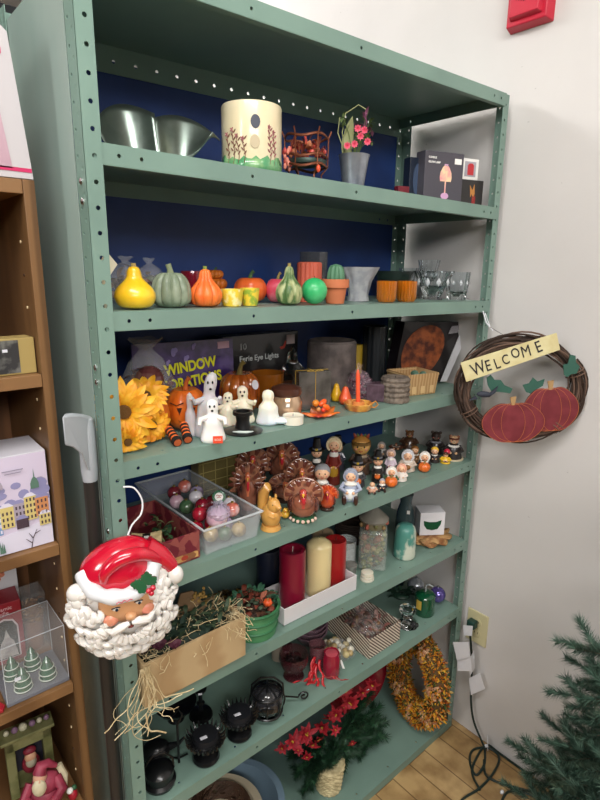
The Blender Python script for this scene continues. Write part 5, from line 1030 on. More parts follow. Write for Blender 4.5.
g = G(); g.prism([(-.030, 0, .052), (-.022, 0, .050), (-.010, 0, .047), (.012, 0, .047), (.024, 0, .051), (.030, 0, .053), (.028, 0, .038), (.018, 0, .022), (0, 0, .018), (-.018, 0, .022), (-.028, 0, .036)], (0, -.0006, 0)); g.build('bowl_picture', mat('0E4A2E', .4), t, smooth=False)

# ================================================================ black candle holder shelf
BM = mat('0E0F11', .3, coat=.3, spec=.4)
def sticker(t, x, y, z, s=.012, rot=(0, 0, 0)):
    g = G(); g.box((0, 0, 0), (s, .0008, s * .62)); o = g.build('price_sticker', mat('DCDCE4', .5), t, smooth=False); o.location = (x, y, z); o.rotation_euler = rot
def spiky(px, py, w, label):
    t, h, ww = put('spiky_candle_holder', label, 'candle holder', 6, px, py=py, top=py - 50, w=w); r = ww / 2; t.location.y = max(t.location.y, .04) 
    g = G(); g.lathe([(.0004, 0), (r * .62, 0), (r * .68, .005), (r * .62, .012), (r * .3, .018), (r * .28, .032), (r * .62, .040), (r * .74, .052), (r * .68, .058), (.0004, .052)], n=30, close=True); g.build('pedestal', BM, t)
    g = G()
    for k in range(26):
        a = k * 2 * PI / 26; c, s = math.cos(a), math.sin(a); g.tube([(r * .68 * c, r * .68 * s, .050), (r * .92 * c, r * .92 * s, .054), (r * (1.0 + .06 * (k % 2)) * c, r * (1.0 + .06 * (k % 2)) * s, .066)], [.0042, .0032, .0006], n=5)
    g.build('spikes', BM, t); g = G(); g.lathe([(.0004, .052), (r * .66, .056), (r * .60, .068), (.0004, .070)], n=26, close=True); g.build('candle', mat('17181C', .4), t)
    sticker(t, -.004, -r * .30, .0712, .016, (1.35, 0, .35)); return t
spiky(217, 772, 41, 'black spiky candle holder nearest the shelf edge, white sticker on top')
spiky(238, 739, 38, 'black spiky candle holder behind and right of the nearest one, white sticker')
t, h, w_ = put('tall_candlestick', 'slim black candlestick rising behind the two spiky holders', 'candlestick', 6, 201, y=.16, top=688, w=24); h = min(h, .20); r = w_ / 2
g = G(); g.lathe([(.0004, 0), (r, 0), (r * .9, .006), (r * .2, .014), (r * .16, h * .4), (r * .35, h * .45), (r * .16, h * .5), (r * .14, h * .85), (r * .5, h * .92), (r * .55, h), (.0004, h)], n=24, close=True); g.build('stick', BM, t); sticker(t, 0, -r * .52, h * .95, .009)
t, h, w_ = put('curled_iron_holder', 'thin black iron holder standing left of the spiky holders', 'candle holder', 6, 179, y=.075, top=700, w=14); h = min(h, .14)
g = G(); g.tube([(0, -.01, .003), (0, 0, .006), (0, 0, h * .7), (.012, 0, h * .9), (.004, 0, h), (-.010, 0, h * .9)], .0028, n=7); g.tube([(-.02, .01, .002), (0, 0, .006), (.02, .01, .002)], .0025, n=6); g.build('iron', BM, t)
t, h, w_ = put('black_funnel_dish', 'black cone shaped dish on its side against the left post', 'dish', 6, 158, y=.11, top=735, w=30); g = G(); g.sph((-.004, 0, .024), (.034, .028, .023), n=20); g.tube([(.026, 0, .026), (.05, -.006, .036), (.062, -.008, .05)], [.010, .005, .003], n=8); g.build('dish', BM, t)
t = thing('black_lantern', 'black lantern with wire handle at the front left corner of the shelf', 'lantern', (.068, .052, zs(6, 0) + .0015), -.3)
g = G(); g.lathe([(.0004, 0), (.034, 0), (.036, .008), (.030, .014), (.032, .034), (.020, .044), (.0004, .046)], n=28, close=True); g.build('body', BM, t); g = G(); g.tube([(-.032, 0, .028), (-.030, 0, .055), (-.012, 0, .076), (.012, 0, .076), (.030, 0, .055), (.032, 0, .028)], .0022, n=7); g.build('handle', BM, t)
t, h, w_ = put('black_dish_rear', 'flat black bowl shaped holder at the rear left of the shelf', 'bowl', 6, 176, y=.19, top=712, w=42); r = w_ / 2; g = G(); g.lathe([(.0004, 0), (r * .4, 0), (r * .3, .02), (r * .9, .04), (r, .05), (r * .9, .048), (.0004, .03)], n=28, close=True); g.build('dish', BM, t)
# round lantern with bail
t, h, w_ = put('glass_ball_lantern', 'round lantern of dark glass in black wire with a bail handle', 'lantern', 6, 268, py=716, top=676, w=38); r = w_ / 2; t.location.y = max(t.location.y, .05)
g = G(); g.sph((0, 0, r * .95), (r * .86, r * .86, r * .80), n=24); g.build('glass', mat('3A3A3E', .08, trans=.5, coat=1), t)
g = G()
for k in range(4): a = k * PI / 4; g.tube([(r * .92 * math.cos(q_) * math.cos(a), r * .92 * math.cos(q_) * math.sin(a), r * .95 + r * .86 * math.sin(q_)) for q_ in [j * PI / 10 for j in range(20)]], .0022, closed=True, n=6)
for z in (.35, 1.45): g.tube([(r * .78 * math.cos(a), r * .78 * math.sin(a), r * z) for a in [k * PI / 12 for k in range(24)]], .003, closed=True, n=6)
g.lathe([(.0004, 0), (r * .5, 0), (r * .5, .004), (.0004, .004)], n=20); g.build('wire_cage', BM, t)
g = G(); g.tube([(-r * .85, 0, r * 1.2), (-r * .8, 0, r * 1.9), (-r * .35, 0, r * 2.3), (r * .35, 0, r * 2.3), (r * .8, 0, r * 1.9), (r * .85, 0, r * 1.2)], .0026, n=7); g.build('handle', BM, t); g = G(); g.sph((0, -r * .70, r * .95), (r * .38, r * .2, r * .3), n=14); g.build('candle_cup', BM, t)
t, h, w_ = put('iron_scroll', 'black iron scroll foot with a curled end beside the round lantern', 'ornament', 6, 299, py=703, w=18); t.rotation_euler[2] += .3; t.scale = (1.3, 1.3, 1.3)
g = G(); g.tube([(-.03 + 0, 0, .022)] + [(.010 + .012 * (1 - k / 22) * math.cos(PI - k * .5), 0, .013 + .011 * (1 - k / 22) * math.sin(PI - k * .5)) for k in range(18)], .0019, n=6); g.build('scroll', BM, t)
t, h, w_ = put('cream_black_jar', 'small cream jar with black cap and price sticker at the rear', 'jar', 6, 279, y=.20, top=634, w=15); r = w_ / 2; g = G(); g.lathe([(.0004, 0), (r, 0), (r, h * .8), (.0004, h * .82)], n=20); g.build('body', mat('A89A8A', .5), t); g = G(); g.sph((r * .9, -r * .5, h * .62), (r * .8, r * .5, r * 1.1), n=14); g.build('cap', BM, t); sticker(t, r * 1.0, -r * 1.1, h * .45, .012)
t, h, w_ = put('dark_goblet', 'dark ruby glass goblet filled with beads left of the red votives', 'goblet', 6, 299, y=.115, top=650, w=30); r = w_ / 2; jar(t, [(r * .7, 0), (r * .65, .004), (r * .15, h * .12), (r * .15, h * .25), (r * .8, h * .45), (r, h * .8), (r * .95, h)], mat('5A2A30', .08, alpha=.45, coat=1), 'glass'); g = G(); potpourri(g, w_ * .8, w_ * .8, h * .38, 40, 2, z0=h * .42, rr=(.004, .007)); g.build('beads', [mat('3E1A1E', .3, coat=.6), mat('24181A', .4)], t)
t, h, w_ = put('smoky_pink_glass', 'smoky pink glass candle cup behind the red votive', 'candle glass', 6, 317, y=.10, top=644, w=17); r = w_ / 2; jar(t, [(r * .9, 0), (r, h)], mat('8A5A62', .1, alpha=.5, coat=1), 'glass'); g = G(); g.lathe([(.0004, .003), (r * .85, .003), (r * .85, h * .6), (.0004, h * .6)], n=20, close=True); g.build('wax', mat('8E4A50', .5), t)
t, h, w_ = put('red_votive', 'deep red ribbed votive candle at the shelf edge', 'candle', 6, 331, y=.050, top=652, w=18); r = w_ / 2; g = G(); g.lathe([(.0004, 0), (r * .86, 0), (r, h * .15), (r, h * .8), (r * .86, h), (r * .7, h * .96), (.0004, h * .95)], n=48, ribs=12, ra=.05, close=True); g.build('glass', mat('8E1430', .2, coat=.8), t); g = G(); g.lathe([(r * .70, h * .962), (.0004, h * .99)], n=20); g.build('wax', mat('C2525E', .4), t)
t, h, w_ = put('red_glitter_ribbon', 'crumpled bright red curling ribbon in front of the goblet', 'ribbon', 6, 318, y=.050, w=24); g = G()
for k in range(9):
    p = Vector((jrand(.012), .03 + jrand(.010), .05 + jrand(.012))) if k < 5 else Vector((jrand(.014), jrand(.01), .02)); d = Vector((jrand(.5), -.6, -.7)).normalized() if k < 5 else Vector((jrand(1), -.3, .1)).normalized()
    pts = []
    for q_ in range(12): pts.append(Vector((p.x, p.y, max(p.z, .002)))); p = p + d * .006 + Vector((math.cos(q_ * .9 + k) * .003, 0, math.sin(q_ * .9 + k) * .0035))
    vs = []; 
    for a_ in pts: vs += [a_ + Vector((-.0035, 0, .001)), a_ + Vector((.0035, .001, -.001))]
    g.add(vs, [(2 * q_, 2 * q_ + 1, 2 * q_ + 3, 2 * q_ + 2) for q_ in range(11)])
g.build('ribbon', mat('C21A24', .3, coat=.5), t, solid=.0005)
t, h, w_ = put('pink_glass_bowls', 'stack of pale pink pressed glass bowls under the tray shelf', 'bowl', 6, 309, y=.20, top=622, w=38); r = w_ / 2
for k in range(3): g = G(); z = k * .016; g.lathe([(.0004, z), (r * .5, z), (r * .9, z + .03), (r, z + .042), (r * .93, z + .042), (r * .5, z + .006), (.0004, z + .006)], n=48, ribs=16, ra=.04, close=True); g.build('bowl', mat('9A7A88', .12, alpha=.7, coat=.8), t)
t, h, w_ = put('pearl_soap_bag', 'clear bag of pearly gold and white shells tied with white ribbon', 'bag', 6, 346, y=.10, top=633, w=34); g = G()
for k in range(34): g.sph((jrand(w_ * .38), jrand(w_ * .30), .012 + random.random() * h * .35), random.uniform(.007, .012), k % 3, n=10)
g.build('shells', [mat('C9B884', .25, coat=.6), mat('B8A070', .3, coat=.5), mat('E2DCCB', .25, coat=.6)], t); crumpled(t, w_ * 1.05, w_ * .85, h * .75, clear('FFFFFF', .12), name='bag', top=.4, seed=5)
g = G(); g.prism([(.006, -w_ * .44, .012), (.012, -w_ * .44, .014), (.022, -w_ * .62, .0015), (.015, -w_ * .62, .0015)], (0, 0, .001)); g.build('ribbon_end', WH, t, smooth=False)
# striped box
t = thing('striped_box', 'cream box with brown diagonal stripes holding bagged dried flowers', 'box', (.726, .022, zs(6, .75) + .003), .0)
SW, SD, SH = .142, .21, .065
m = mat('D9D0BE', .5, var=('5A4238', 17, 'stripe', .42, .5, (1, 1.0, 1.0)))
nt = m.node_tree; mp = [n_ for n_ in nt.nodes if n_.type == 'MAPPING'][0]; mp.inputs['Rotation'].default_value = (0, .80, .25)
for n_ in nt.nodes:
    if n_.type == 'TEX_WAVE': n_.inputs['Scale'].default_value = 42; n_.inputs['Distortion'].default_value = 0
g = G(); openbox(g, SW, SD, SH, .003); g.v = [(x + SW / 2, y + SD / 2, z) for x, y, z in g.v]; g.build('box', m, t, smooth=False); SB = t.location.copy()
t = thing('bagged_dried_petals', 'clear bag of pinkish brown dried petals heaped in the striped box', 'potpourri bag', SB + Vector((SW / 2, .085, .008))); g = G(); potpourri(g, SW * .88, .14, .062, 170, 4, z0=.012, rr=(.006, .011)); g.build('petals', [mat('8A5A52', .6), mat('7A5A3E', .6), mat('A07A70', .6), mat('5A4036', .6)], t)
crumpled(t, SW * .92, .145, .082, clear('FFF4F0', .14), name='bag', top=.6, seed=8)
t, h, w_ = put('blue_cloth_ball', 'crumpled blue fabric item behind the striped box', 'cloth', 6, 386, y=.27, top=590, w=34); crumpled(t, w_, w_ * .8, h, mat('3E5E8A', .7, var=('5A7AA4', 30, 'noise', .4, .6)), name='cloth', top=.5, seed=11, amp=.25)
t, h, w_ = put('grey_stoneware_jar', 'dull grey brown jar at the rear right of the blue cloth', 'jar', 6, 402, y=.25, top=582, w=18); r = w_ / 2; g = G(); g.lathe([(.0004, 0), (r * .8, 0), (r, h * .4), (r * .6, h * .9), (r * .7, h), (.0004, h)], n=22); g.build('body', mat('6A6460', .5), t)
t, h, w_ = put('dark_leaf_bundle', 'dark green leafy bundle lying before the grey jar', 'greenery', 6, 401, y=.16, w=30); g = G()
for k in range(44): p = Vector((jrand(.035), jrand(.02), .012 + random.random() * .025)); g.leaf(p, p + Vector((jrand(.025), jrand(.02), jrand(.01))), .012, .2)
g.sph((0, 0, .012), (.03, .02, .011)); g.build('leaves', mat('1E3A2C', .5), t)
t, h, w_ = put('green_pump_bottle', 'dark green glass bottle with gold label and clear pump', 'bottle', 6, 424, y=.060, top=582, w=20); r = w_ / 2; hb = h * .66
g = G(); g.lathe([(.0004, 0), (r * .95, 0), (r, .003), (r, hb * .9), (r * .8, hb), (r * .35, hb * 1.06), (.0004, hb * 1.06)], n=30, close=True); g.build('bottle', mat('0C4A2E', .12, coat=.9), t)
g = G(); g.prism([(r * math.sin(a) * 1.01, -r * math.cos(a) * 1.01, hb * .35) for a in (-.9, -.6, -.3)] + [(r * math.sin(a) * 1.01, -r * math.cos(a) * 1.01, hb * .78) for a in (-.3, -.6, -.9)], (0, -.0004, 0)); g.build('label', mat('C9A84A', .4), t, smooth=False)
g = G(); g.cyl((0, 0, hb * 1.06), (0, 0, hb * 1.35), .003); g.tube([(0, 0, hb * 1.35), (.010, 0, hb * 1.42), (.024, -.004, hb * 1.36)], .0032, n=7); g.build('pump', mat('A0A8A8', .2, alpha=.8), t)
t, h, w_ = put('clear_candlestick', 'clear glass candlestick base with price sticker before the green bottle', 'candlestick', 6, 409, y=.060, top=607, w=24); r = w_ / 2; t.location.x -= .012; g = G(); g.lathe([(.0004, 0), (r, 0), (r * .9, h * .12), (r * .35, h * .35), (r * .5, h * .5), (r * .35, h * .62), (r * .7, h * .85), (r * .7, h), (r * .5, h), (r * .4, h * .8), (.0004, h * .75)], n=28, ribs=8, ra=.06, close=True); g.build('glass', CRY, t); sticker(t, 0, -r * .98, .004, .010, (1.0, 0, 0))
for px, y, top, w, hexc, label in ((442, .07, 600, 16, '6A5AA8', 'shiny purple ball ornament beside the right post'), (428, .12, 588, 17, 'A8AEB4', 'clear silvery ball ornament behind the purple one')):
    t, h, ww = put('ball_ornament', label, 'ornament', 6, px, y=y, top=top, w=w); r = ww / 2; g = G(); g.sph((0, 0, r), r, n=22); g.build('ball', mat(hexc, .12, metal=.5, coat=.8), t); g = G(); g.cyl((0, 0, 2 * r * .97), (0, 0, 2 * r + .006), .004); g.build('cap', mat('C0C4CC', .25, metal=.9), t)

# ================================================================ bottom shelf
t = thing('blue_oval_tub', 'large grey blue tub on the bottom shelf at lower left', 'tub', (.30, .172, zs(7, .3) + .0015))
TB = mat('6E8494', .4)
g = G(); g.lathe([(.0004, 0), (.115, 0), (.150, .10), (.163, .104), (.163, .110), (.146, .108), (.112, .006), (.0004, .006)], n=56, close=True); g.v = [(x * 1.15, y, z) for x, y, z in g.v]; g.build('tub', TB, t); TL = t.location.copy()
t = thing('cream_bowl', 'cream bowl nested inside the blue tub', 'bowl', TL + Vector((-.012, -.004, .0075))); g = G(); g.lathe([(.0004, 0), (.07, 0), (.112, .098), (.126, .102), (.124, .108), (.104, .102), (.066, .005), (.0004, .005)], n=48, close=True); g.build('bowl', mat('B8AC94', .4, coat=.3), t)
t = thing('twig_wreath', 'brown twig wreath lying in the cream bowl', 'wreath', TL + Vector((-.012, -.004, .100)), rot=(0, 0, 0)); g = G()
for s in range(34):
    ph = random.random() * 6.28; q_ = random.random(); pts = []
    for k in range(28): a = ph + k * .16; rr = .074 + .016 * math.cos(a * 3 + s) ; pts.append((rr * math.cos(a), rr * math.sin(a), .012 + .014 * math.sin(a * 2.3 + s)))
    g.tube(pts, random.uniform(.0014, .0026), 0, n=4)
g.build('twigs', mat('4E3626', .7), t)
# poinsettia arrangement
base, _, _ = spot(7, 332, py=790); base.y = .10
t = thing('poinsettia_arrangement', 'artificial red poinsettias and pine sprigs in a woven pot on the bottom shelf', 'potted plant', base)
PK = 1.64 / FPX
def LP(px, py, dy=0):  # picture offset measured from the pot base, about 1.64 m away
    p = onplane(px, py, 1, base.y + dy) - base; return p
g = G(); r = .046; hp = .095
for k in range(12):
    z = .004 + k * .0078; rr = r * (.80 + .2 * k / 11); g.tube([(rr * math.cos(a) * (1 + .03 * math.sin(a * 16 + k * PI)), rr * math.sin(a) * (1 + .03 * math.sin(a * 16 + k * PI)), z) for a in [q_ * PI / 32 for q_ in range(64)]], .0048, closed=True, n=5)
g.lathe([(.0004, .001), (r * .78, .001), (r * .98, hp), (r * .8, hp), (.0004, hp * .8)], n=30, close=True); g.build('woven_pot', mat('B0A078', .7, var=('D0C298', 60, 'noise', .4, .6)), t)
NEED = [mat('1E3E2A', .55), mat('2E5A3A', .55), mat('16301F', .6), mat('3E6A48', .55)]
def sprig(g, a, b, nl, n, r0=.0012, mis=(0, 1, 2), droop=.0, wood=None, w=.0009):
    a = Vector(a); b = Vector(b); d = (b - a); L = d.length; dn = d.normalized(); pts = [a + d * (k / 5) - Vector((0, 0, droop * (k / 5) ** 2)) for k in range(6)]
    g.tube(pts, [r0, r0 * .9, r0 * .8, r0 * .7, r0 * .6, r0 * .4], wood if wood is not None else mis[0], n=4)
    e1 = dn.orthogonal().normalized(); e2 = dn.cross(e1)
    for k in range(n):
        u = random.random(); p = a + d * u - Vector((0, 0, droop * u * u)); an = random.random() * 6.283; rad = e1 * math.cos(an) + e2 * math.sin(an)
        q_ = (rad * .85 + dn * random.uniform(.35, .8)).normalized() * nl * random.uniform(.7, 1.1); sd = q_.cross(dn).normalized() * w
        g.add([p - sd, p + sd, p + q_ * .97], [(0, 1, 2)], random.choice(mis))
tips = [(368, 745), (376, 725), (358, 735), (380, 705), (335, 745), (305, 770), (360, 700), (378, 715), (385, 735), (372, 760), (360, 775), (312, 762), (296, 775), (302, 792), (345, 735), (372, 690), (384, 750), (340, 760), (318, 742), (290, 755), (365, 742), (352, 720)]
for k, (px, py) in enumerate(tips):
    g = G(); e = LP(px, py, random.uniform(-.02, .05)); s0 = Vector((jrand(.02), jrand(.02), hp + .01))
    if e.z < .02: e.z = .02
    mid = s0.lerp(e, .45) + Vector((0, 0, .02)); sprig(g, s0, mid, .022, 220, .002, w=.0012); sprig(g, mid, e, .030, 480, .0016, droop=.006, w=.0013); [sprig(g, mid.lerp(e, u_), mid.lerp(e, u_) + Vector((jrand(.05), jrand(.04), jrand(.03))), .024, 160, w=.0012) for u_ in (.1, .4, .7)]; g.v = [(v[0], v[1], min(max(v[2], .004), .440)) for v in g.v]; g.build('pine_sprig', NEED, t, smooth=False, recalc=False)
RD = mat('8E1022', .6, var=('A81E2E', 40, 'noise', .4, .6))
def poin(c, R, d=(-.5, -.8, .2)):
    M = Vector(d).normalized().to_track_quat('Z', 'Y').to_matrix().to_4x4(); M.translation = c; g = G(); up = M.to_3x3() @ Vector((0, 0, 1))
    for ring, (n, L) in enumerate(((7, 1.0), (6, .75), (4, .45))):
        for k in range(n):
            a = 2 * PI * (k + .5 * ring) / n + jrand(.2); l = R * L * random.uniform(.65, 1.2); g.leaf(M @ Vector((0, 0, 0)), M @ Vector((l * math.cos(a), l * math.sin(a), R * (.05 + .12 * ring) + jrand(R * .1))), R * .42, .12, 0, up=up, fold=.3)
    o = g.build('poinsettia_bloom', RD, t, recalc=False); g = G()
    for k in range(5): g.sph(M @ Vector((jrand(R * .12), jrand(R * .12), R * .22)), R * .06, n=6)
    g.build('bloom_centre', mat('C9A83A', .5), o)
for (px, py, R) in ((292, 742, .030), (306, 734, .032), (322, 726, .034), (336, 714, .034), (350, 702, .034), (362, 692, .032), (372, 684, .028), (307, 756, .020), (335, 730, .024), (352, 743, .014), (282, 748, .022), (345, 690, .028)):
    c_ = LP(px, py, -.02 + jrand(.03)); c_.z = min(c_.z, .436 - R * .8); poin(c_, R * random.uniform(.8, 1.15), (-.5 + jrand(.5), -.8, .2 + jrand(.5)))
for (px, py, R) in ((298, 750, .02), (318, 738, .026), (330, 716, .026), (343, 706, .026), (356, 704, .024), (366, 700, .022), (313, 744, .022)):
    c_ = LP(px, py, .02 + jrand(.03)); poin(c_, R, (-.5 + jrand(.7), -.8, jrand(.7)))
t, h, w_ = put('red_round_platter', 'large glossy red platter leaning at the back of the bottom shelf', 'platter', 7, 384, y=.26); t.location.x = .948; t.location.y = .262; t.rotation_euler = (-.16, 0, -.22)
g = G(); R = .135; g.lathe([(.0004, .006), (R * .7, .004), (R * .78, -.006), (R, -.016), (R, -.019), (R * .76, -.010), (R * .68, 0), (.0004, .001)], n=56, close=True, M=Matrix.Translation((0, 0, R)) @ Matrix.Rotation(-PI / 2, 4, 'X')); g.build('platter', mat('7E0E20', .25, coat=.5), t)
# bead wreath
t = thing('kernel_wreath', 'wreath of orange, yellow and green dried kernels leaning beside the right post', 'wreath', (1.062, .080, .0), math.atan2(.98, .20))
RW = .128; TR = .038; cz = .030 + RW * 1.12 + TR + .012
g = G(); g.tube([(RW * .8 * math.cos(a), 0, cz + RW * 1.12 * math.sin(a)) for a in [k * PI / 24 for k in range(48)]], TR * .8, closed=True, n=14); g.build('ring', mat('5A4424', .8), t)
def torpt(a, b, k=1.0): c = Vector((math.cos(a), 0, math.sin(a))); return Vector((RW * .8 * c.x, 0, cz + RW * 1.12 * c.z)) + (c * math.cos(b) + Vector((0, 1, 0)) * math.sin(b)) * TR * k
g = G(); cols = [mat(c, .5) for c in ('C9781E', 'D8A02E', '9A4A1E', '3E5A2A', 'B89A5A')]
for _ in range(5200):
    a, b = random.random() * 6.283, random.random() * 6.283; p = torpt(a, b, random.uniform(.78, 1.0)); n_ = (p - torpt(a, b, 0)).normalized(); e = p + n_ * .005 + Vector((jrand(.011), jrand(.011), jrand(.011))); g.leaf(p, e, .0065, .1, random.choice((0, 0, 1, 1, 2, 3, 4)), up=(.3, .5, .8), n=2)
g.build('kernels', cols, t, recalc=False, smooth=False)
for k in range(7):
    a = k * .90 + .2; g = G()
    for _ in range(60): b = PI / 2 + jrand(1.1); aa = a + jrand(.16); p = torpt(aa, b, .95); g.sph(p, random.uniform(.003, .006), random.randrange(2), n=5)
    g.build('blossom_cluster', [mat('D0A884', .6), mat('B8825E', .6)], t)

# ================================================================ bookcase goods
def bspot(key, px, y, top=None, w=None):
    z = BZ[key]; py = 400
    for _ in range(8):
        p = onplane(px, py, 1, y); q_ = Vector((p.x, y, z)) - CAM; py = 400 + FPX * q_.dot(DN) / q_.dot(FW)
    p = Vector((p.x, y, z + .0008)); h = None
    if top is not None:
        a, b = 0, 1.0
        for _ in range(30):
            m_ = (a + b) / 2; q_ = p + Vector((0, 0, m_)) - CAM
            if 400 + FPX * q_.dot(DN) / q_.dot(FW) > top: a = m_
            else: b = m_
        h = a
    return p, h, (w * depth(p) / FPX if w else None)
t = thing('pink_carton', 'large pale pink carton with magenta stripes on top of the bookcase', 'box', (-.062, .102, BZ['top'] + .001))
PKM = mat('C9A8B4', .5); g = G()
g.prism([(0, 0, 0), (-.30, 0, 0), (-.30, 0, .300), (-.060, 0, .245), (-.018, 0, .208)], (0, .10, 0)); g.build('carton', mat('BDB8BA', .5), t, smooth=False, bevel=.001)
g = G(); onface(g, [(-.30, .014), (-.030, .014), (-.055, .215), (-.30, .27)], -.0003); g.build('printed_panel', mat('B4939F', .5, var=('BFA3AE', 8, 'noise', .4, .6)), t, smooth=False)
g = G(); onface(g, [(-.30, .012), (-.002, .010), (-.002, .016), (-.30, .018)], -.0003); onface(g, [(-.30, .262), (-.10, .228), (-.030, .175), (-.030, .184), (-.098, .238), (-.30, .272)], -.0008); g.build('magenta_stripe', mat('C22A5E', .5), t, smooth=False)
t = thing('gold_window_box', 'small gold box with a dark clear window on the upper bookcase shelf', 'box', (-.146, .118, BZ['a'] + .001), .05)
g = G(); g.box((.032, .022, .031), (.064, .044, .062)); g.build('carton', mat('A8925A', .4), t, smooth=False, bevel=.0008)
g = G(); onface(g, rect(.002, .003, .038, .059), -.0003); g.build('window', mat('2E2E30', .08, coat=1, var=('6A6A66', 45, 'noise', .5, .65)), t, smooth=False); sticker(t, .016, -.0012, .042, .008)
t = thing('wooden_block', 'small brown wooden block at the left of the gold window box', 'block', (-.190, .125, BZ['a'] + .001)); g = G(); g.box((0, 0, .008), (.04, .03, .016)); g.build('block', mat('7E5636', .5), t, smooth=False, bevel=.001)
# village box
t = thing('christmas_village_box', 'white box printed with a pastel winter town on the middle bookcase shelf', 'box', (-.204, .118, BZ['b'] + .001), -.02)
VW, VH = .120, .182
g = G(); g.box((VW / 2, .055, VH / 2), (VW, .11, VH)); g.build('carton', mat('C9C6CE', .5), t, smooth=False, bevel=.001)
g = G(); Z0 = -.0002
sky, snow, yel, ora, blu, brn, grn, lav, gr2 = range(9)
onface(g, rect(.001, .001, VW - .001, VH - .002), Z0, sky, .0003)
onface(g, [(.001, .001), (VW - .001, .001), (VW - .001, .050), (.07, .042), (.001, .030)], Z0 - .0004, snow, .0003)
random.seed(4)
for k in range(16): x = .004 + random.random() * (VW - .02); z = .085 + random.random() * .045; onface(g, ell(x + .006, z, .008 + random.random() * .006, .006 + random.random() * .006, 10), Z0 - .0005 - k * .00001, random.choice((lav, gr2, lav)), .0003)
for k, (x, w_, z, hh, cI) in enumerate(((.002, .020, .045, .055, yel), (.020, .018, .040, .045, blu), (.036, .022, .050, .040, yel), (.058, .020, .056, .036, gr2), (.076, .020, .056, .045, yel), (.094, .022, .060, .035, ora), (.098, .020, .040, .022, yel), (.060, .020, .044, .018, brn))):
    d_ = Z0 - .0009 - k * .0003; onface(g, rect(x, z, x + w_, z + hh), d_, cI, .0003); onface(g, [(x - .001, z + hh), (x + w_ + .001, z + hh), (x + w_ * .7, z + hh + .007), (x + w_ * .3, z + hh + .007)], d_, lav if k % 2 else snow, .0003)
    for a in range(3):
        for b in range(max(1, int(hh / .011))): onface(g, rect(x + .003 + a * w_ * .3, z + .003 + b * .011, x + .003 + a * w_ * .3 + .0028, z + .009 + b * .011), d_ - .0003, brn if cI != blu else snow, .0003)
for (x, z, s) in ((.096, .115, 1.0), (.022, .118, .9), (.040, .125, .7)): onface(g, [(x - .007 * s, z), (x + .007 * s, z), (x + .007 * s, z + .010 * s), (x + .004 * s, z + .018 * s), (x + .001 * s, z + .022 * s), (x, z + .038 * s), (x - .001 * s, z + .022 * s), (x - .004 * s, z + .018 * s), (x - .007 * s, z + .010 * s)], Z0 - .0036, gr2 if s < 1 else grn, .0003)
for a, b in (((.080, .002), (.084, .020)), ((.084, .020), (.078, .032)), ((.084, .020), (.092, .036)), ((.088, .028), (.098, .032)), ((.081, .012), (.072, .022))):
    dx, dz = b[0] - a[0], b[1] - a[1]; L = math.hypot(dx, dz); nx, nz = -dz / L * .0009, dx / L * .0009; onface(g, [(a[0] - nx, a[1] - nz), (a[0] + nx, a[1] + nz), (b[0] + nx * .4, b[1] + nz * .4), (b[0] - nx * .4, b[1] - nz * .4)], Z0 - .0040, brn, .0003)
for k in range(22): x = .002 + random.random() * .032; onface(g, [(x, .006), (x + .004, .006), (x + .002 + jrand(.003), .016 + random.random() * .018)], Z0 - .0040 - k * .00002, grn, .0003)
g.build('town_picture', [mat('CFC4D8', .5), mat('D8D4E4', .5), mat('D0BE7A', .5), mat('C98A5A', .5), mat('7A9AC4', .5), mat('4A3A44', .5), mat('5A7A6A', .5), mat('8E8CB4', .5), mat('A49AA8', .5)], t, smooth=False)
g = G(); [onface(g, ell(.030 + dx, .152 + dz, .0035, .0035, 8), -.003) for dx, dz in ((-.004, 0), (.004, 0), (0, .006))]; g.build('emblem', mat('A85A4A', .5), t, smooth=False)
g = G(); onface(g, rect(.046, .155, .080, .1565), -.003); onface(g, rect(.050, .150, .076, .1512), -.003); g.build('small_print', mat('8A8496', .5), t, smooth=False)
random.seed(11)
# red ceramic candle box
t = thing('ceramic_candle_box', 'red box lettered Ceramic Candle on the lower bookcase shelf', 'box', (-.197, .245, BZ['c'] + .001), -.08)
BWc, BHc = .068, .138; g = G(); g.box((BWc / 2, .03, BHc / 2), (BWc, .06, BHc)); g.build('carton', mat('8E1A2A', .4, coat=.2), t, smooth=False, bevel=.001)
text('lettering', 'Ceramic', .0115, mat('E0C0C4', .5), t, (.012, -.0006, .122)); text('lettering', 'Candle', .0115, mat('E0C0C4', .5), t, (.012, -.0006, .112))
g = G(); onface(g, [(.009, .01), (.009, .082), (.017, .098), (.034, .104), (.051, .098), (.059, .082), (.059, .01)], -.0002, 0); onface(g, [(.012, .012), (.012, .081), (.019, .095), (.034, .100), (.049, .095), (.056, .081), (.056, .012)], -.0008, 1); onface(g, [(.016, .014), (.024, .05), (.030, .058), (.036, .078), (.042, .058), (.048, .050), (.054, .014)], -.0016, 2); g.build('window_picture', [mat('D8C8CC', .4), mat('14201E', .2, coat=.8), mat('A09C9C', .4, var=('C8C4C0', 40, 'noise', .4, .6))], t, smooth=False)
t = thing('white_picture_box', 'white box with a red bouquet picture behind the red candle box', 'box', (-.205, .318, BZ['c'] + .001), -.08); g = G(); g.box((.045, .018, .092), (.09, .035, .184)); g.build('carton', mat('C9C6C8', .5), t, smooth=False, bevel=.001); g = G(); [onface(g, ell(.045 + jrand(.018), .166 + jrand(.010), .007, .006, 8), -.0005 - k * .0002, k % 3) for k in range(14)]; g.build('bouquet_picture', [mat('A82A34', .5), mat('C97A5A', .5), mat('7A1E2A', .5)], t, smooth=False)
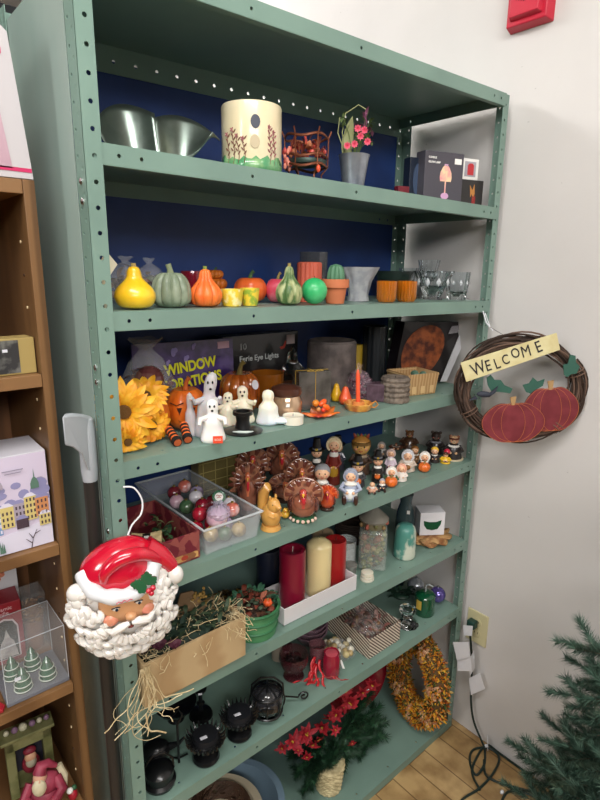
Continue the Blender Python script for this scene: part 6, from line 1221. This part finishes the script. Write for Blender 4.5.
# clear pack of bottles
t = thing('clear_bottle_pack', 'clear plastic pack on a grey tray in the lower bookcase shelf', 'packaging', (-.196, .112, BZ['c'] + .001), .0)
PW_, PD_, PH_ = .112, .105, .118
g = G(); g.box((PW_ / 2, PD_ / 2, PH_ / 2 + .008), (PW_, PD_, PH_)); g.build('clear_cover', mat('FFFFFF', .05, alpha=.10, coat=1), t, smooth=False)
g = G(); g.box((PW_ / 2, PD_ / 2, .004), (PW_ + .002, PD_ + .002, .008)); g.build('tray', mat('6E7078', .4), t, smooth=False, bevel=.001)
g = G(); P4 = [(0, 0), (PW_, 0), (PW_, PD_), (0, PD_)]
for x, y in P4: g.tube([(x, y, .008), (x, y, PH_ + .008)], .0008, n=5)
g.tube([(x, y, PH_ + .008) for x, y in P4], .0008, closed=True, n=5); g.build('edge_fold', mat('D0D4D8', .1, alpha=.6), t); PKL = t.location.copy()
for k, (x, y, lab) in enumerate(((.034, .022, 'front left'), (.080, .024, 'front right'), (.026, .068, 'rear left'), (.064, .072, 'rear right'))):
    o = thing('tree_bottle', 'green banded glass tree shaped bottle, %s in the clear pack' % lab, 'bottle', PKL + Vector((x, y, .0084)), 0, 'tree bottles in the clear pack')
    g = G(); g.lathe([(.0004, 0), (.015, 0), (.016, .004), (.014, .012), (.0155, .014), (.011, .024), (.0125, .026), (.007, .036), (.008, .038), (.003, .046), (.0004, .050)], n=24, close=True); g.build('bottle', mat('3E6A50', .15, coat=.9, trans=.3), o)
    g = G(); [g.tube([(r_ * math.cos(a), r_ * math.sin(a), z) for a in [q_ * PI / 10 for q_ in range(20)]], .0011, closed=True, n=5) for z, r_ in ((.004, .0162), (.014, .0152), (.026, .0124))]; g.build('white_band', mat('C9CFC4', .4), o)
sticker(t, .022, -.0008, .052, .011)
t = thing('orange_flower_pot', 'little pot of tan orange dried flowers behind the clear bottle pack', 'flowers', (-.104, .266, BZ['c'] + .001)); g = G(); potpourri(g, .044, .044, .045, 80, 3, z0=.07, rr=(.004, .007)); g.sph((0, 0, .085), (.019, .019, .022), 1, n=14); g.build('flowers', [mat('7A5630', .6), mat('6A4426', .6), mat('8E6A44', .6)], t); g = G(); g.lathe([(.0004, 0), (.017, 0), (.022, .07), (.0004, .07)], n=24); g.build('pot', mat('7E5238', .5), t)
g = G(); g.box((0, 0, .068), (.046, .046, .136)); g.build('clear_cover', mat('FFFFFF', .05, alpha=.08, coat=1), t, smooth=False)
t = thing('red_white_ornament', 'red and white flat ornament lying at the front of the lower bookcase shelf', 'ornament', (-.250, .116, BZ['c'] + .0008), -.12); g = G(); g.prism([(0, 0, 0), (.055, 0, 0), (.060, .012, 0), (.050, .030, 0), (0, .034, 0)], (0, 0, .006)); g.build('backing', mat('9A1C28', .4), t, smooth=False, bevel=.001)
g = G(); [g.sph((.005 + k * .0095, .012, .007), (.0052, .008, .004), n=8) for k in range(5)]; g.build('white_trim', WH, t)
# fireplace and santa figurine
t = thing('fireplace_ornament', 'olive green mantelpiece ornament with a small santa in its hearth', 'ornament', (-.152, .215, BZ['d'] + .001), -.10); OL = mat('6A6C42', .5, var=('84845A', 40, 'noise', .4, .6)); k_ = 1
g = G(); g.box((-.036, 0, .075), (.018, .03, .15)); g.box((.036, 0, .075), (.018, .03, .15)); g.box((0, .002, .135), (.09, .034, .028)); g.box((0, 0, .151), (.104, .044, .008)); g.box((0, .012, .06), (.06, .006, .12)); g.build('mantel', OL, t, smooth=False, bevel=.002)
g = G(); g.box((0, .006, .085), (.052, .004, .07)); g.build('hearth_back', mat('2A2A34', .5), t, smooth=False)
g = G(); [g.sph((x, 0, .160), r_, 0 if k % 2 else 1, n=8) for k, (x, r_) in enumerate(((-.038, .006), (-.022, .007), (-.006, .009), (.012, .007), (.026, .006), (.040, .006)))]; g.build('mantel_trinkets', [mat('8A6A84', .5), mat('C9C4A8', .5)], t)
g = G(); g.sph((0, -.008, .070), (.018, .012, .024), 0); g.sph((0, -.014, .092), (.012, .009, .012), 1); g.sph((0, -.016, .080), (.011, .008, .014), 2); g.sph((0, -.010, .104), (.013, .009, .009), 0); g.build('little_santa', [mat('7A2030', .5), mat('C99A7A', .5), mat('B0A890', .5)], t)
t = thing('santa_figurine', 'small santa figurine in plum red coat at the bottom of the bookcase', 'figurine', (-.136, .150, BZ['d'] + .001), -.35); PL = mat('7E2438', .5, var=('9A3A4E', 30, 'noise', .4, .6)); CRM = mat('C9BFA0', .6, bump=(80, .5))
g = G(); g.sph((0, 0, .030), (.038, .030, .031)); g.sph((.004, 0, .060), (.028, .024, .026)); g.build('coat', PL, t)
for s in (-1, 1): g = G(); g.tube([(s * .024, -.002, .068), (s * .036, -.018, .050), (s * .020, -.034, .040)], [.011, .011, .009], n=10); g.build('sleeve', PL, t)
g = G(); g.sph((-.004, -.012, .088), (.014, .012, .014), n=12); g.sph((-.004, -.025, .088), (.003, .003, .003), n=6); g.build('head', mat('C99A80', .5), t)
g = G(); g.sph((-.006, -.022, .072), (.014, .010, .020), n=12); [g.sph((s * .020, -.036, .040), (.007,) * 3, n=8) for s in (-1, 1)]; g.tube([(.03, .01, .085), (.040, .004, .06), (.036, -.004, .03)], .007, n=8); g.build('beard_and_fur', CRM, t)
g = G(); g.tube([(-.004, -.010, .094), (.0, -.004, .106), (.012, .0, .106), (.026, .002, .092)], [.0145, .013, .009, .005], n=12); g.build('cap', PL, t)
g = G(); g.sph((-.006, -.030, .024), (.022, .016, .020), n=12); g.build('sack', mat('A89A78', .7), t)
t = thing('candy_sleigh_piece', 'small red and green trinket right of the santa figurine', 'ornament', (-.088, .128, BZ['d'] + .001)); g = G(); g.sph((0, 0, .014), (.010, .012, .013), 0, n=12); g.sph((-.006, -.004, .030), (.007, .007, .006), 1, n=10); g.sph((.004, 0, .028), (.006,) * 3, 2, n=8); g.build('body', [mat('A82030', .4), WH, mat('2E5A3A', .5)], t)
t = thing('dark_red_book_box', 'dark red and black little box behind the santa figurine', 'box', (-.165, .275, BZ['d'] + .001), -.1); g = G(); g.box((.02, .02, .045), (.07, .03, .09)); g.build('carton', mat('4A141E', .4), t, smooth=False, bevel=.001)

# ================================================================ hanging santa face
sc0 = onplane(124, 598, 1, -.062)
t = thing('santa_face_plaque', 'glossy ceramic santa face with curly white beard hanging from the left post', 'santa plaque', sc0, facing(sc0) * .92)
K = .00172
WHT2 = mat('E6E2DC', .25, coat=.6, sub=.08); REDG = mat('C2102E', .18, coat=1.0)
A_, B_, C_ = .086, .046, .092
def sy(x, z, a=A_, b=B_, c=C_, z0=-.012): v = 1 - (x / a) ** 2 - ((z - z0) / c) ** 2; return -b * math.sqrt(max(v, 0)) 
g = G(); g.sph((0, .006, -.012), (A_ * .93, .036, C_ * .93), n=36); bd = g.build('beard', WHT2, t)
g = G(); random.seed(3)
def curl(c, ang, s):
    pts = []; rr = []
    for k in range(8):
        u = k / 7; a = ang + u * 3.0 ; rad = s * (1 - .55 * u); x = c[0] + rad * math.cos(a); z = c[1] + rad * math.sin(a)
        pts.append((x, sy(x * .96, z * .96 - .0) + .004 - .004 * math.sin(PI * u), z)); rr.append(s * (.18 + .38 * math.sin(PI * min(1, u * .9 + .12))))
    g.tube(pts, rr, n=8)
for rad, n, s in ((.090, 30, .0120), (.078, 26, .0120), (.066, 22, .0115), (.054, 18, .011), (.042, 12, .0105)):
    for k in range(n):
        a = 2 * PI * k / n + jrand(.08); x, z = rad * .90 * math.cos(a), -.014 + rad * .98 * math.sin(a)
        if z > .030 and x < .050: continue
        if ((x - .004) / .047) ** 2 + ((z - .012) / .036) ** 2 < 1: continue
        if z > .028 and x > .030 and z > .070: continue
        curl((x, z), a + PI / 2 + jrand(.5) + (PI if k % 2 else 0), s * random.uniform(.85, 1.15))
for (x, z, s) in ((-.072, .020, .015), (-.078, .002, .014), (.054, .060, .013), (.062, .044, .014), (.068, .026, .014), (.056, .026, .012), (.058, .008, .012), (-.060, .000, .012)): curl((x, z), 1.2, s); g.sph((x, sy(x * .95, z) + .004, z), (s * .8, s * .5, s * .8), n=12)
g.sph((-.072, -.012, .034), (.018, .015, .016), n=16)
g.build('curls', WHT2, bd)
g = G(); g.sph((.004, -.026, .010), (.047, .026, .035), n=24); g.sph((.007, -.053, -.002), (.0095, .009, .0072), n=14); fc_ = g.build('face', mat('C99468', .35, coat=.4), t)
for (x, z) in ((-.024, -.010), (.034, .000)): g = G(); g.sph((x, -.0425, z), (.0125, .0068, .0105), n=18); g.build('cheek', mat('D8846E', .35, coat=.4, var=('CF8A6A', 30, 'noise', .4, .6)), fc_)
for (x, z) in ((-.015, .013), (.021, .018)):
    g = G(); g.sph((x, -.047, z), (.0065, .005, .0038), 0, n=12); g.sph((x + .001, -.0515, z - .0003), (.0026, .0016, .0028), 1, n=10); g.tube([(x - .007, -.050, z + .002), (x, -.0525, z + .0050), (x + .007, -.050, z + .003)], .0009, 1, n=5); g.build('eye', [mat('D8CFC4', .3, coat=.6), mat('1E2A3A', .2)], fc_)
g = G(); g.sph((.006, -.052, -.0215), (.0055, .004, .0030), n=10); g.build('mouth', mat('7A2A22', .4), fc_)
g = G()
for s in (-1, 1):
    g.tube([(.006 + s * .002, -.058, -.011), (.006 + s * .014, -.058, -.013 + s * .003), (.006 + s * .028, -.052, -.021 + s * .006), (.006 + s * .042, -.042, -.016 + s * .008)], [.004, .0070, .0065, .002], n=9)
for k in range(8): a = -2.7 + k * .32; g.tube([(.006 + .020 * math.cos(a), -.053, -.026 + .013 * math.sin(a)), (.006 + .030 * math.cos(a + .15), -.050, -.028 + .022 * math.sin(a + .15)), (.006 + .036 * math.cos(a + .4), -.043, -.028 + .028 * math.sin(a + .4))], [.003, .0062, .0018], n=8)
g.build('moustache', WHT2, t)
g = G()   # hat dome, closed behind the band
g.sph((-.004, .004, .050), (.066, .044, .062), n=36)
for k, (x, y, z) in enumerate(g.v):   # soft folds sweeping over to the right
    u = math.sin((x * 26 + (z - .05) * 34) + 1.2) ; f = 1 + .05 * u * max(0, min(1, (z - .045) / .03)); g.v[k] = (x * f + max(0, z - .07) * .35, y * f, z)
g.tube(smooth_path([(-.030, -.036, .058), (-.026, -.036, .076), (-.004, -.033, .092), (.026, -.028, .094), (.052, -.020, .080), (.070, -.012, .058)], 5), [.004 + .009 * math.sin(PI * (k + 2) / 28) for k in range(26)], n=14)
g.tube(smooth_path([(.040, -.004, .088), (.064, -.006, .072), (.084, -.006, .046)], 5), [.024 - .0012 * k for k in range(11)], n=12); g.build('cap', REDG, t)
g = G(); g.sph((.088, -.012, .034), (.014, .0135, .017), n=18); g.build('pompom', WHT2, t)
g = G(); bp = smooth_path([(-.062, -.004, .064), (-.054, -.024, .048), (-.034, -.042, .0385), (-.006, -.049, .035), (.022, -.047, .039), (.042, -.036, .050), (.052, -.022, .068)], 6)
g.tube(bp, [.0125 + .0014 * math.sin(k * .9) for k in range(len(bp))], n=16); g.build('fur_band', mat('DDDFE2', .35, coat=.4, bump=(120, .4)), t)
g = G(); g.tube([(-.014, -0.0625, 0.0310), (-.010, -0.0627, 0.0340), (-.006, -0.0627, 0.0310), (-.002, -0.0627, 0.0350), (.003, -0.0627, 0.0320), (.008, -0.0625, 0.0350), (.011, -0.0620, 0.0330)], .0008, n=5); g.build('red_script', mat('C0405A', .5), t)
g = G(); yb = -.062
for (a, L) in ((1.5, .024), (.55, .020), (2.9, .026), (3.9, .018)):
    c0 = Vector((.034, yb, .055)); dd = Vector((math.cos(a), -.05, math.sin(a))); n_ = 10; out = []
    sd = Vector((-math.sin(a), 0, math.cos(a)))
    for k in range(n_ + 1): u = k / n_; ww = .0075 * math.sin(PI * u) * (1 + .45 * (k % 2)); out.append((c0 + dd * L * u, ww))
    ring = [p + sd * w2 for p, w2 in out] + [p - sd * w2 for p, w2 in out[::-1][1:-1]]; g.prism(ring, (0, .003, 0))
g.build('holly_leaf', mat('0F5A3A', .25, coat=.7), t, smooth=False)
for (x, z) in ((.037, .045), (.044, .049), (.041, .040)): g = G(); g.sph((x, yb - .003, z), .0048, n=12); g.build('holly_berry', mat('C01A34', .2, coat=.9), t)
hk = onplane(131, 487, 1, -.004) - sc0; R3 = Matrix.Rotation(-facing(sc0) * .92, 3, 'Z')
pts = [onplane(123, 487, 1, -.007), onplane(134, 488, 1, -.014), onplane(142, 500, 1, -.022), onplane(141, 514, 1, -.030), onplane(132, 525, 1, -.040), onplane(127, 538, 1, -.050)]
g = G(); g.tube(smooth_path([R3 @ (p - sc0) for p in pts], 5), .0016, n=7); g.build('hanging_wire', mat('DADADC', .4), t)

# ================================================================ welcome wreath
wu = Vector((.65, -.76, 0)).normalized(); wc = CAM + ray(519, 389) * 1.535
t = thing('welcome_wreath', 'grapevine wreath with a WELCOME board and two red wooden pumpkins on the right post', 'wreath', wc, math.atan2(wu.y, wu.x))
kk = 1.535 / FPX; LW = lambda px, py, y=0: Vector(((px - 519) * kk, y, (389 - py) * kk))
g = G(); random.seed(21); VR = .143
for s in range(64):
    ph = random.random() * 6.28; n = random.randint(26, 48); o1, o2 = jrand(.022), jrand(.018); pts = []
    f1, f2 = random.uniform(1.5, 3), random.uniform(1.5, 3)
    for k in range(n): a = ph + k * .13; rr = VR + o1 * math.cos(a * f1 * .5 + s) + .006 * math.sin(a * 3 + s); pts.append((rr * 1.07 * math.cos(a), o2 * math.cos(a * f2 * .5 + s * 2), rr * .95 * math.sin(a)))
    g.tube(pts, random.uniform(.0016, .0033), s % 3, n=5)
for a0 in (.3, 1.2, 2.6, 3.6, 4.4, 5.4):
    pts = [];
    for k in range(26): b = k * .5; a = a0 + k * .006; c = Vector((math.cos(a) * 1.07, 0, math.sin(a) * .95)); pts.append(c * VR + (c * math.cos(b) + Vector((0, 1, 0)) * math.sin(b)) * .024)
    g.tube(pts, .0017, 1, n=5)
g.build('grapevine', [mat('4A372C', .75), mat('6A5244', .75), mat('35271F', .8)], t)
bo_pts = [LW(459, 363, -.030), LW(545, 331, -.030), LW(550, 347, -.030), LW(466, 382, -.030)]
g = G(); g.prism(bo_pts, (0, .006, 0)); g.build('sign_board', mat('CDBF8C', .6, var=('D8CFA0', 20, 'noise', .4, .6)), t, smooth=False, bevel=.0008)
LET = mat('2A2426', .6); P0 = LW(472.5, 373.8); P1 = LW(535, 348.5)
ang = math.atan2(P1.z - P0.z, P1.x - P0.x)
for k, (ch, u, dz, s, tl) in enumerate((('W', 0, -.006, .050, .08), ('E', .185, -.004, .044, -.05), ('L', .325, -.007, .042, .03), ('C', .43, -.002, .038, 0), ('O', .565, .006, .038, .1), ('M', .70, .000, .046, -.04), ('E', .91, .000, .045, .06))):
    p = P0.lerp(P1, u); text('letter', ch, s, LET, t, (p.x, -.0312, p.z + dz), rot=(PI / 2, -ang - tl, 0), bold=0 if ch == 'M' else .0003, sx=.74)
def flatpump(cx, cy, rx, ry, y, tilt, name):
    M = Matrix.Translation(LW(cx, cy, y)) @ Matrix.Rotation(-tilt, 4, 'Y'); n = 48; out = []
    for k in range(n):
        a = 2 * PI * k / n; x = rx * kk * math.cos(a) * (1 + .0 * a); z = ry * kk * math.sin(a) * (1 - .10 * math.exp(-((a - PI / 2) / .25) ** 2)) * (1 + .03 * math.cos(6 * a)); out.append(Vector((x, 0, z)))
    g = G(); g.prism(out, (0, .008, 0), 0, M=M); o = g.build(name, mat('6C2028', .6, var=('7C2C34', 25, 'noise', .4, .6)), t, smooth=False, bevel=.0015)
    g = G()
    for s in (.0, .38, .70):
        for sg in ((-1, 1) if s else (1,)): g.tube([M @ Vector((sg * s * rx * kk * math.cos(b), -.0006, ry * kk * .96 * math.sin(b))) for b in [-1.45 + q_ * .29 for q_ in range(11)]] if s else [M @ Vector((.0, -.0006, -ry * kk * .0))] * 2, .0006, n=4)
    g.tube([M @ (p * .985 + Vector((0, -.0006, 0))) for p in out], .0007, closed=True, n=4); g.build('painted_rib', mat('B8683E', .6), o)
    g = G(); g.prism([Vector((-.004, 0, ry * kk * .86)), Vector((.005, 0, ry * kk * .86)), Vector((.009, 0, ry * kk * 1.26)), Vector((-.007, 0, ry * kk * 1.22))], (0, .007, 0), 0, M=M); g.build('stem', mat('A8865A', .7), o, smooth=False)
flatpump(549, 406.5, 26, 23, -.022, .12, 'wooden_pumpkin'); flatpump(514, 421, 30, 21, -.033, .10, 'wooden_pumpkin')
def cutleaf(pts, y, m='2F5A4C'):
    g = G(); g.prism([LW(a, b, y) for a, b in pts], (0, .004, 0)); g.build('wooden_leaf', mat(m, .6), t, smooth=False)
cutleaf([(556, 371), (554, 361), (558, 360), (559, 351), (564, 352), (565, 358), (569, 362), (567, 369), (562, 370), (559, 373)], -.034)
cutleaf([(486, 378), (490, 375), (494, 380), (500, 380), (504, 385), (512, 388), (510, 393), (500, 392), (492, 392), (488, 386)], -.012); cutleaf([(525, 391), (521, 384), (527, 382), (530, 376), (535, 380), (541, 377), (540, 384), (534, 388), (531, 393)], -.012)
g = G(); g.sph(LW(484, 394, -.026), (.020, .006, .009), n=14, M=None); g.prism([LW(490, 392, -.026), LW(497, 385, -.026), (LW(495, 392, -.026)), LW(489, 397, -.026)], (0, .004, 0)); g.prism([LW(476, 396, -.026), LW(470, 401, -.026), LW(479, 399, -.026)], (0, .003, 0)); g.build('crow', mat('2E323E', .6), t)
Ri = Matrix.Rotation(-math.atan2(wu.y, wu.x), 3, 'Z')
tie = [onplane(483, 311, 1, -.002), onplane(486, 322, 1, -.010), onplane(493, 331, 1, -.030)]
g = G(); g.tube([Ri @ (p - wc) for p in tie], [.0016, .0022, .0014], n=6); g.tube([Ri @ (onplane(485, 313, 1, -.006) - wc), Ri @ (onplane(491, 329, 1, -.024) - wc)], .0013, n=6); g.build('white_tie', WHT, t)
g = G(); g.tube([Ri @ (p - wc) for p in (onplane(490, 327, 1, -.028), onplane(505, 336, 1, -.060), onplane(516, 338, 1, -.09))], .0008, n=5); g.build('hanging_wire', mat('4A4648', .4, metal=.6), t)

# ================================================================ artificial tree, lower right
random.seed(31)
TRUNK = Vector((.90, -.80, 0))
t = thing('artificial_christmas_tree', 'unlit green artificial christmas tree reaching in at the lower right', 'tree', TRUNK)
g = G(); g.cyl((0, 0, 0), (0, 0, 1.35), .016, .006, n=10); g.build('trunk', mat('2E3A2C', .7), t)
g = G(); [g.tube([(0, 0, .10), (.20 * math.cos(a), .20 * math.sin(a), .008)], .008, n=6) for a in (.5, 2.07, 3.64, 5.2)]; g.build('stand', mat('24342A', .5), t)
NT = [mat('3A5648', .5), mat('4E6A5A', .5), mat('2A4034', .55), mat('6A8674', .5), mat('5A4A3A', .7)]
def bough(a, b):
    b = Vector(b); b = b - b.normalized() * .05 * (1 if b.length > .2 else 0); g = G(); a = Vector(a); L = (b - a).length; dn = (b - a).normalized(); side = dn.cross(Vector((0, 0, 1))).normalized()
    for k in range(9):
        u = .28 + .72 * k / 8; p = a.lerp(b, u) - Vector((0, 0, .012 * u * u)); s = 1 if k % 2 else -1
        e = p + (dn * random.uniform(.7, 1.1) + side * s * (.75 if k < 8 else .1) + Vector((0, 0, jrand(.35)))).normalized() * random.uniform(.06, .085) * (1 if k < 8 else .8)
        if TRUNK.x + e.x > XW - .03: e.x = XW - .03 - TRUNK.x
        sprig(g, p, e, .028, 330, .0014, mis=(0, 1, 2, 3), wood=4, w=.0011)
    sprig(g, a, b, .020, int(500 * L / .3), .0028, mis=(0, 1, 2), droop=.012, wood=4, w=.0008)
    g.build('branch', NT, t, smooth=False, recalc=False)
def TP(px, py, x): return onplane(px, py, 0, x) - TRUNK
for (px, py, x, dz) in ((512, 722, .86, .05), (510, 768, .84, .05), (564, 662, .86, .05), (577, 612, .88, .06), (560, 715, .84, .05), (540, 742, .80, .04), (535, 790, .80, .04), (588, 690, .84, .04), (590, 640, .88, .05), (575, 770, .76, .04), (600, 740, .76, .04), (605, 665, .80, .04), (550, 800, .78, .04), (598, 790, .72, .03), (545, 728, .92, .05), (595, 715, .92, .05), (580, 745, .95, .05), (560, 760, .98, .05), (545, 775, .98, .04), (580, 700, .96, .05), (570, 725, .88, .04), (590, 755, .84, .04), (565, 790, .84, .04), (592, 660, .94, .05), (550, 700, .95, .04), (530, 760, .92, .04), (605, 700, .88, .05), (528, 740, .90, .04), (555, 780, .86, .04), (600, 770, .8, .03)):
    e = TP(px, py, x); z0 = e.z - dz; bough((0, 0, max(.12, z0)), e - Vector((0, 0, .0)) - e.normalized() * .02)
for k in range(30):
    z = .15 + 1.15 * k / 30; R = .30 * (1 - z / 1.55) + .03; a = k * 2.4; e = Vector((R * math.cos(a), R * math.sin(a), z + .05))
    if e.x > .26: e.x = .26
    q_ = TRUNK + e - CAM
    if 300 + FPX * q_.dot(RT) / q_.dot(FW) < 640 and q_.dot(FW) > 0: continue
    bough((0, 0, z), e)

# ---------------------------------------------------------------- small shifts so that neighbours only touch
for nm, d in {
    'ghost_candle.001': (-.012, .004, 0), 'jack_o_lantern': (.002, .008, 0), 'small_orange_pumpkin': (-.010, -.004, 0),
    'ghost_candle.003': (-.010, .034, 0), 'ghost_candle.004': (.008, .040, 0), 'ghost_candle.005': (.014, .022, 0), 'spider_ball_jar': (-.024, .030, 0),
    'glass_pumpkin': (.004, .030, 0), 'turkey_figurine.002': (.004, .034, 0), 'turkey_figurine.005': (.020, .028, 0), 'turkey_figurine.006': (.006, -.008, 0),
    'pilgrim_figurine.004': (.010, .016, 0), 'turkey_figurine.001': (.004, -.004, 0), 'turkey_figurine.004': (.006, .045, 0), 'turkey_figurine.003': (.010, .040, 0),
    'olive_lattice_box': (.030, .040, 0), 'pilgrim_figurine.002': (.006, .028, 0), 'pilgrim_figurine.012': (.004, 0, 0), 'bear_figurine': (.006, .010, 0),
    'pilgrim_figurine.019': (-.014, -.018, 0), 'potpourri_jar': (.008, .016, 0), 'white_ribbed_votive': (-.002, -.012, 0), 'plum_sachet': (-.004, .006, 0),
    'plum_square_candle': (.004, -.010, 0), 'woven_round_candle': (.010, 0, 0), 'mottled_pillar_candle': (.018, .024, 0), 'pilgrim_figurine.010': (-.016, 0, 0), 'frosted_glass_candle': (-.012, 0, 0), 'pillar_candle.002': (-.010, 0, 0), 'santa_figurine': (-.008, 0, 0), 'stoppered_glass_jar': (-.022, .020, 0),
    'silver_gift_box': (.008, -.006, 0), 'orange_candle_bowl': (-.010, .020, 0), 'dark_cylinder_vase': (-.018, .020, 0), 'yellow_rear_candle': (-.034, .010, 0),
    'pearl_soap_bag': (-.034, 0, 0), 'ball_ornament.001': (-.016, .030, 0), 'dark_blue_box': (-.012, .006, 0), 'little_red_box': (-.030, .006, 0),
    'dark_glass_bowl': (-.012, 0, 0), 'green_wooden_bucket': (-.008, 0, 0), 'bucket_potpourri': (-.008, 0, 0), 'gold_yarrow_bunch': (-.006, .030, 0),
    'orange_pumpkin': (-.004, .016, 0), 'pink_apple': (.010, -.006, 0), 'pumpkin_stack': (-.004, .030, 0), 'striped_leg_doll': (0, -.002, 0),
    'spiky_candle_holder.001': (.010, .006, 0), 'candy_sleigh_piece': (-.008, 0, 0), 'red_white_ornament': (-.010, -.004, 0), 'brown_glass_jar': (-.010, .006, 0),
    'dark_goblet': (-.020, 0, 0), 'holly_sprigs': (.014, .014, 0), 'squirrel_candle': (.004, -.004, 0)}.items():
    o = bpy.data.objects.get(nm)
    if o: o.location += Vector(d)
for nm, s in {'bagged_dried_petals': (.90, .95, 1), 'plum_square_candle': (.8, .9, 1), 'green_oval_candle': (.85, 1, 1), 'green_oval_candle.001': (.85, 1, 1)}.items():
    bpy.data.objects[nm].scale = s
